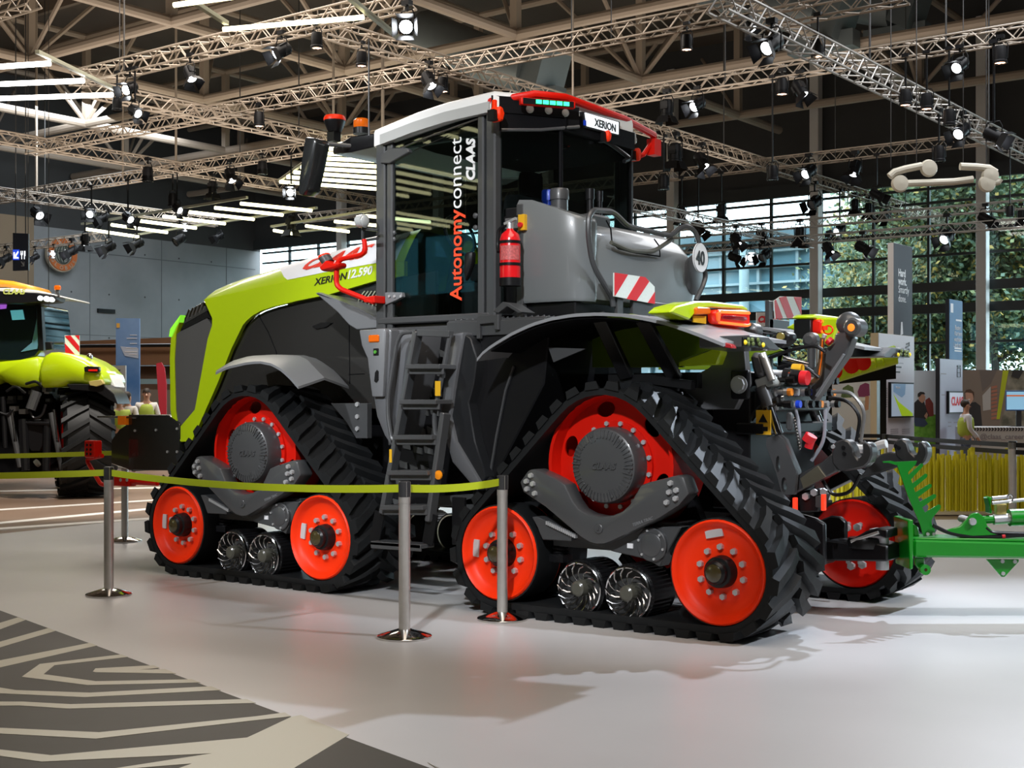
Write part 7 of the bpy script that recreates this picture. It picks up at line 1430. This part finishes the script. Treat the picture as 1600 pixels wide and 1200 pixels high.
# hanging way signs
hs = thing('hanging_sign', 'dark hanging sign with blue arrow field and fork and knife', 'sign', PD(30, 370, 44))
b = MB(); fp(b, [(20, 364), (44, 365), (44, 422), (20, 423)], 44, .12); b.build('sign_board', M('sign_night', (.012, .016, .03), .4), hs, smooth=False); b = MB(); fp(b, [(20, 390), (30, 390), (30, 406), (20, 406)], 43.98, .02); b.build('blue_field', M('sign_blue', (.01, .03, .35), .4, emit=(.02, .08, .8), estr=.5), hs, smooth=False)
wem = M('sign_white_lit', (.8, .85, .9), .4, emit=(.9, .95, 1), estr=.8)
for nm, P in (('arrow', [(21, 404), (21, 394), (23, 394), (23, 399), (28, 392), (29, 394), (25, 401), (29, 402), (29, 404)]), ('fork', [(32, 392), (33, 392), (33, 396), (34.5, 396), (34.5, 392), (35.5, 392), (35.5, 398), (34.3, 399), (34.3, 405), (33.3, 405), (33.3, 399), (32, 398)]), ('knife', [(37.5, 392), (39.5, 392), (39.5, 400), (38.5, 400), (38.5, 405), (37.5, 405)])):
    b = MB(); fp(b, P, 43.97, .008); b.build('sign_'+nm, wem, hs, smooth=False)
b = MB(); fp(b, [(33, 408), (37, 412), (37, 409), (38, 409), (38, 416), (33, 416), (33, 415), (36.4, 415), (32.4, 409)], 43.97, .008); b.build('sign_arrow', M('sign_dim_white', (.25, .26, .28), .5), hs, smooth=False)
for x in (24.5, 40): b = MB(); q = px2(x, 365, 44.05); b.cyl(q, (q.x, q.y, TOP), .02, n=5); b.build('sign_wire', wire_m, hs)
bs = thing('hanging_sign', 'small blue sign with white letters right of the left tractor cab', 'sign', PD(60, 512, 42))
b = MB(); fp(b, [(40, 513), (79, 513), (79, 532), (40, 532)], 42, .1); b.build('sign_board', M('sign_mid_blue', (.01, .09, .30), .4), bs, smooth=False); textmesh('sign_lettering', 'ern', .22, PD(68.5, 521, 41.98), RGT, UPV, M('sign_pale', (.45, .6, .8), .5), bs, bold=.01); textmesh('sign_lettering', 'S', .22, PD(73, 531, 41.98), RGT, UPV, M('sign_pale', (.45, .6, .8), .5), bs, bold=.03)
for x in (44, 76): b = MB(); q = px2(x, 513, 42.05); b.cyl(q, (q.x, q.y, TOP), .012, n=5); b.build('sign_wire', wire_m, bs)
# ---------------------------------------------------------------- people
def person(loc, face, label, h, shirt, vest, trousers, hair, skinm, arms=((.12, .10), (.12, .10)), group=None):
    """A standing figure: one skinned body, with hair and clothes over it. face = heading in (u, v)."""
    t = thing('person', label, 'person', (loc[0], loc[1], loc[2]), local=True); F2 = Vector(face).normalized(); t.rotation_euler = (0, 0, math.atan2(-F2.y, F2.x))
    k = h/1.78
    def skinned(name, verts, edges, rads, mat, lv=1):
        me = bpy.data.meshes.new(name); me.from_pydata([(x*k, -y*k, z*k) for x, y, z in verts], edges, []); o = bpy.data.objects.new(name, me); COL.objects.link(o)
        o.modifiers.new('s', 'SKIN'); sv = me.skin_vertices[0].data
        for i, r in enumerate(rads): sv[i].radius = (r[0]*k, r[1]*k) if isinstance(r, tuple) else (r*k, r*k)
        sv[0].use_root = True; m = o.modifiers.new('d', 'SUBSURF'); m.levels = m.render_levels = lv
        dg = bpy.context.evaluated_depsgraph_get(); nm = bpy.data.meshes.new_from_object(o.evaluated_get(dg)); bpy.data.objects.remove(o); bpy.data.meshes.remove(me)
        nm.polygons.foreach_set('use_smooth', [True]*len(nm.polygons)); nm.materials.clear(); nm.materials.append(mat); o = bpy.data.objects.new(name, nm); COL.objects.link(o); o.parent = t; ORIG[o.name] = (0, 0, 0); return o
    V_ = [(0, 0, .95), (0, 0, 1.15), (0, 0, 1.36), (0, 0, 1.47), (.015, 0, 1.54), (.02, 0, 1.64), (.0, 0, 1.73)]; E_ = [(i, i+1) for i in range(6)]; R_ = [(.12, .12), (.12, .12), (.13, .13), (.07, .07), (.055, .06), (.078, .095), (.06, .08)]
    for s, (fw, out) in zip((-1, 1), arms):
        b0 = len(V_); V_ += [(0, s*.19, 1.42), (.0, s*(.22+out*.4), 1.15), (fw*1.6, s*(.22+out*.2), .93), (fw*2, s*(.21), .85)]; E_ += [(2, b0), (b0, b0+1), (b0+1, b0+2), (b0+2, b0+3)]; R_ += [.065, .048, .036, .03]
        for q, (dy, L) in enumerate(((-.03, .075), (-.01, .09), (.01, .085), (.03, .07))): V_.append((fw*2+.015, s*.21+dy, .85-L)); E_.append((b0+3, len(V_)-1)); R_.append(.010)
        V_.append((fw*2+.05, s*.17, .81)); E_.append((b0+3, len(V_)-1)); R_.append(.012)
        b1 = len(V_); V_ += [(0, s*.09, .90), (.01, s*.10, .50), (-.01, s*.10, .09), (.14, s*.11, .045)]; E_ += [(0, b1), (b1, b1+1), (b1+1, b1+2), (b1+2, b1+3)]; R_ += [.085, .06, .042, .04]
    skinned('body', V_, E_, R_, skinm)
    # shirt with sleeves, waistcoat, trousers, hair, face
    sv = [(0, 0, .96), (0, 0, 1.15), (0, 0, 1.37), (0, 0, 1.455)]; se_ = [(0, 1), (1, 2), (2, 3)]; sr = [(.145, .145), (.14, .14), (.15, .15), (.075, .08)]
    for s, (fw, out) in zip((-1, 1), arms): b0 = len(sv); sv += [(0, s*.19, 1.42), (.0, s*(.22+out*.4), 1.15), (fw*1.6, s*(.22+out*.2), .94)]; se_ += [(2, b0), (b0, b0+1), (b0+1, b0+2)]; sr += [.075, .058, .046]
    skinned('shirt', sv, se_, sr, shirt)
    if vest: skinned('waistcoat', [(0, 0, .93), (0, 0, 1.15), (0, 0, 1.36), (-.03, 0, 1.43)], [(0, 1), (1, 2), (2, 3)], [(.21, .21), (.205, .205), (.215, .21), (.11, .11)], vest)
    tv = [(0, 0, .98), (0, 0, .92)]; te = [(0, 1)]; trr = [(.16, .12), (.165, .125)]
    for s in (-1, 1): b1 = len(tv); tv += [(0, s*.09, .86), (.01, s*.10, .50), (-.01, s*.10, .10)]; te += [(1, b1), (b1, b1+1), (b1+1, b1+2)]; trr += [.095, .072, .058]
    skinned('trousers', tv, te, trr, trousers)
    def loc_mb(name, b, mat): 
        b.v = [(x*k, y*k, z*k) for x, y, z in b.v]; o = b.build(name, mat, t); return o
    b = MB(); b.sph((-.015, 0, 1.70), (.105, .088, .095), 14, 10); b.v = [(x if z > 1.66 or x < .0 else x*.4, y, max(z, 1.60) if x < 0 else max(z, 1.695)) for x, y, z in b.v]; loc_mb('hair', b, hair)
    b = MB(); b.prism([(.088, 1.665), (.118, 1.625), (.085, 1.615)], 'v', -.016, .016); loc_mb('nose', b, skinm)
    for s in (-1, 1): b = MB(); b.sph((.088, s*.032, 1.66), (.012, .014, .009), 8, 6); loc_mb('eye', b, coat); b = MB(); b.sph((.0, s*.085, 1.64), (.02, .012, .032), 8, 6); loc_mb('ear', b, skinm)
    b = MB(); b.box((.082, -.028, 1.584), (.092, .028, 1.592)); loc_mb('mouth', b, M('lip_red', (.35, .10, .08), .5))
    return t
fl_ = -.012
cam_dir = lambda p: (CU-p[0], CV-p[1])
skin1 = M('skin_warm', (.50, .27, .18), .5); hair1 = M('hair_dark', (.03, .02, .015), .6); hair2 = M('hair_grey_brown', (.14, .10, .07), .6)
vestm = M('vest_lime', (.36, .46, .05), .6); shirtw = M('shirt_white', (.75, .73, .70), .6); trou = M('trousers_dark', (.03, .03, .035), .7); brownv = M('vest_dark_brown', (.05, .04, .025), .7)
p = PD(229, 625, 30); a = person((p[0], p[1], fl_), cam_dir(p), 'man in white shirt and lime waistcoat facing us behind the front weight', 1.79, shirtw, vestm, trou, hair1, skin1)
p = PD(187, 625, 27); person((p[0], p[1], fl_), (1, .3), 'person in lime top with turned back, left of the man in the waistcoat', 1.62, vestm, None, trou, hair2, skin1)
p = PD(199, 625, 27.8); person((p[0], p[1], fl_), (.3, 1), 'person in white shirt and dark waistcoat turned away, beside the lime top', 1.70, shirtw, brownv, trou, hair1, skin1)
p = PD(1509, 625, 25.2); person((p[0], p[1], 0), tuple(RGT[:2]), 'woman in lime vest and pale sleeves standing at the desk left end', 1.52, M('shirt_pale', (.6, .6, .64), .6), vestm, jeans, hair1, skin1)
# ---------------------------------------------------------------- outside the windows
asph = floormat('outside_ground', (.10, .11, .08), (.16, .16, .12), .9, .3)
struct(MB().box((-70, GV+.5, -.3), (120, 140, -.05)).build('ground_outside', asph, smooth=False))
bd = thing('glass_building', 'pale glass and steel hall building seen through the windows behind the tractor tank', 'building', (30, 76, 0))
bg = M('facade_glass', (.13, .24, .29), .12, coat=.3); bw = M('facade_white', (.26, .33, .36), .5); br = M('facade_roof', (.05, .09, .11), .6)
ub0, ub1, vb_ = PP(1378, 600, (0, 76), (10, 76))[0], 54, 76
b = MB(); b.box((ub0, vb_, 0), (ub1, vb_+25, 12.4)); b.build('facade', bg, bd, smooth=False)
b = MB(); b.box((ub0-1.2, vb_-2.2, 12.4), (ub1, vb_+26, 12.9)); b.build('roof', br, bd, smooth=False)
for i in range(11): z = .8+1.08*i; b = MB(); b.box((ub0-.3, vb_-.7, z), (ub1, vb_, z+.16)); b.build('floor_band', bw, bd, smooth=False)
for i in range(9): u = ub0+2.9*i; b = MB(); b.box((u-.10, vb_-.35, 0), (u+.10, vb_, 12.4)); b.build('facade_post', bw, bd, smooth=False)
for i in range(2): u = ub0+9+13*i; b = MB(); b.cyl((u, vb_-1.8, 0), (u, vb_-1.8, 12.4), .35, n=12); b.build('facade_column', bw, bd)
for u_, z, w_ in ((ub0+6, 6.0, 9), (ub0+15, 5.4, 8)): b = MB(); b.tube([(u_, vb_-.5, z), (u_+w_*.3, vb_-.5, z+1.6), (u_+w_, vb_-.5, z+1.2)], 1.1, 10); b.build('facade_shape', M('facade_dark', (.08, .16, .20), .3), bd)
LEAFM = [M('leaf_green', (.20, .28, .15), .6), M('leaf_dark', (.12, .20, .13), .6), M('leaf_yellow', (.55, .38, .08), .6), M('leaf_olive', (.29, .34, .14), .6)]
bark = M('bark_dark', (.045, .035, .028), .9)
def tree(u, v, h, r, n, label, seed, mix=(5, 3, 2, 3), base=.16):
    random.seed(seed); t = thing('autumn_tree', label, 'tree', (u, v, -.05)); b = MB(); tips = []
    b.tube([(u, v, -.1), (u+.2, v, h*.3), (u-.1, v+.1, h*.62)], lambda s: .22-.12*s, 8)
    for i in range(34):
        z = h*(base+.05+.5*random.random()); a = random.random()*6.28; L = r*(.5+.6*random.random()); q = Vector((u+math.cos(a)*L, v+math.sin(a)*L, min(h, z+L*(.4+.8*random.random())))); s0 = Vector((u, v, z)); m = s0.lerp(q, .5)+Vector((0, 0, -.15*L)); b.tube([s0, m, q], lambda s: .085-.06*s, 5); tips += [s0.lerp(q, .55), s0.lerp(q, .8), q]
    b.build('trunk', bark, t); f = MB(); R = random.random
    for k in range(n):
        c = random.choice(tips); d = Vector((random.gauss(0, 1), random.gauss(0, 1), random.gauss(0, 1)))*r*.22; p = c+d
        if p.z > h*1.02 or p.z < h*base: continue
        x = Vector((R()-.5, R()-.5, R()-.5)).normalized()*.15; y = x.orthogonal().normalized()*.10; f.add([p-x, p-y, p+x, p+y], [(0, 1, 2, 3)], random.choices((0, 1, 2, 3), mix)[0])
    o = f.build('foliage', LEAFM, t, smooth=False); o['kind'] = 'stuff'; return t
U_ = lambda x, v: PP(x, 600, (0, v), (10, v))[0]
tree(U_(1440, 56), 56, 15.5, 4.0, 26000, 'tall green and yellow tree outside, behind the slate totem', 1)
tree(U_(1560, 55), 55, 15.0, 3.8, 26000, 'tall tree outside at the right edge, behind the right window column', 2, (5, 4, 1, 3))
tree(U_(1500, 62), 62, 17.0, 4.4, 26000, 'tall darker tree outside between the two window columns at right', 3, (4, 5, 1, 3))
tree(U_(1375, 58), 58, 11.5, 2.6, 5000, 'thin yellowing tree outside, left of the slate totem', 4, (3, 2, 5, 4))
tree(U_(1640, 60), 60, 16.0, 4.4, 6000, 'tall tree outside beyond the right edge', 5)
tree(U_(1310, 57), 57, 5.6, 2.4, 700, 'low sparse tree outside above the right mudguard', 6, (2, 2, 5, 4), .3)
tree(U_(1245, 57), 57, 5.8, 2.2, 600, 'low sparse tree outside behind the tail lamp', 7, (2, 2, 5, 4), .3)
tree(U_(1470, 70), 70, 13.0, 5.0, 16000, 'distant dark tree outside, lowest behind the other trees', 8, (2, 6, 0, 2))
tree(U_(420, 54), 54, 6.5, 1.2, 120, 'bare thin young tree outside the far left window', 9, (2, 2, 2, 2), .4)
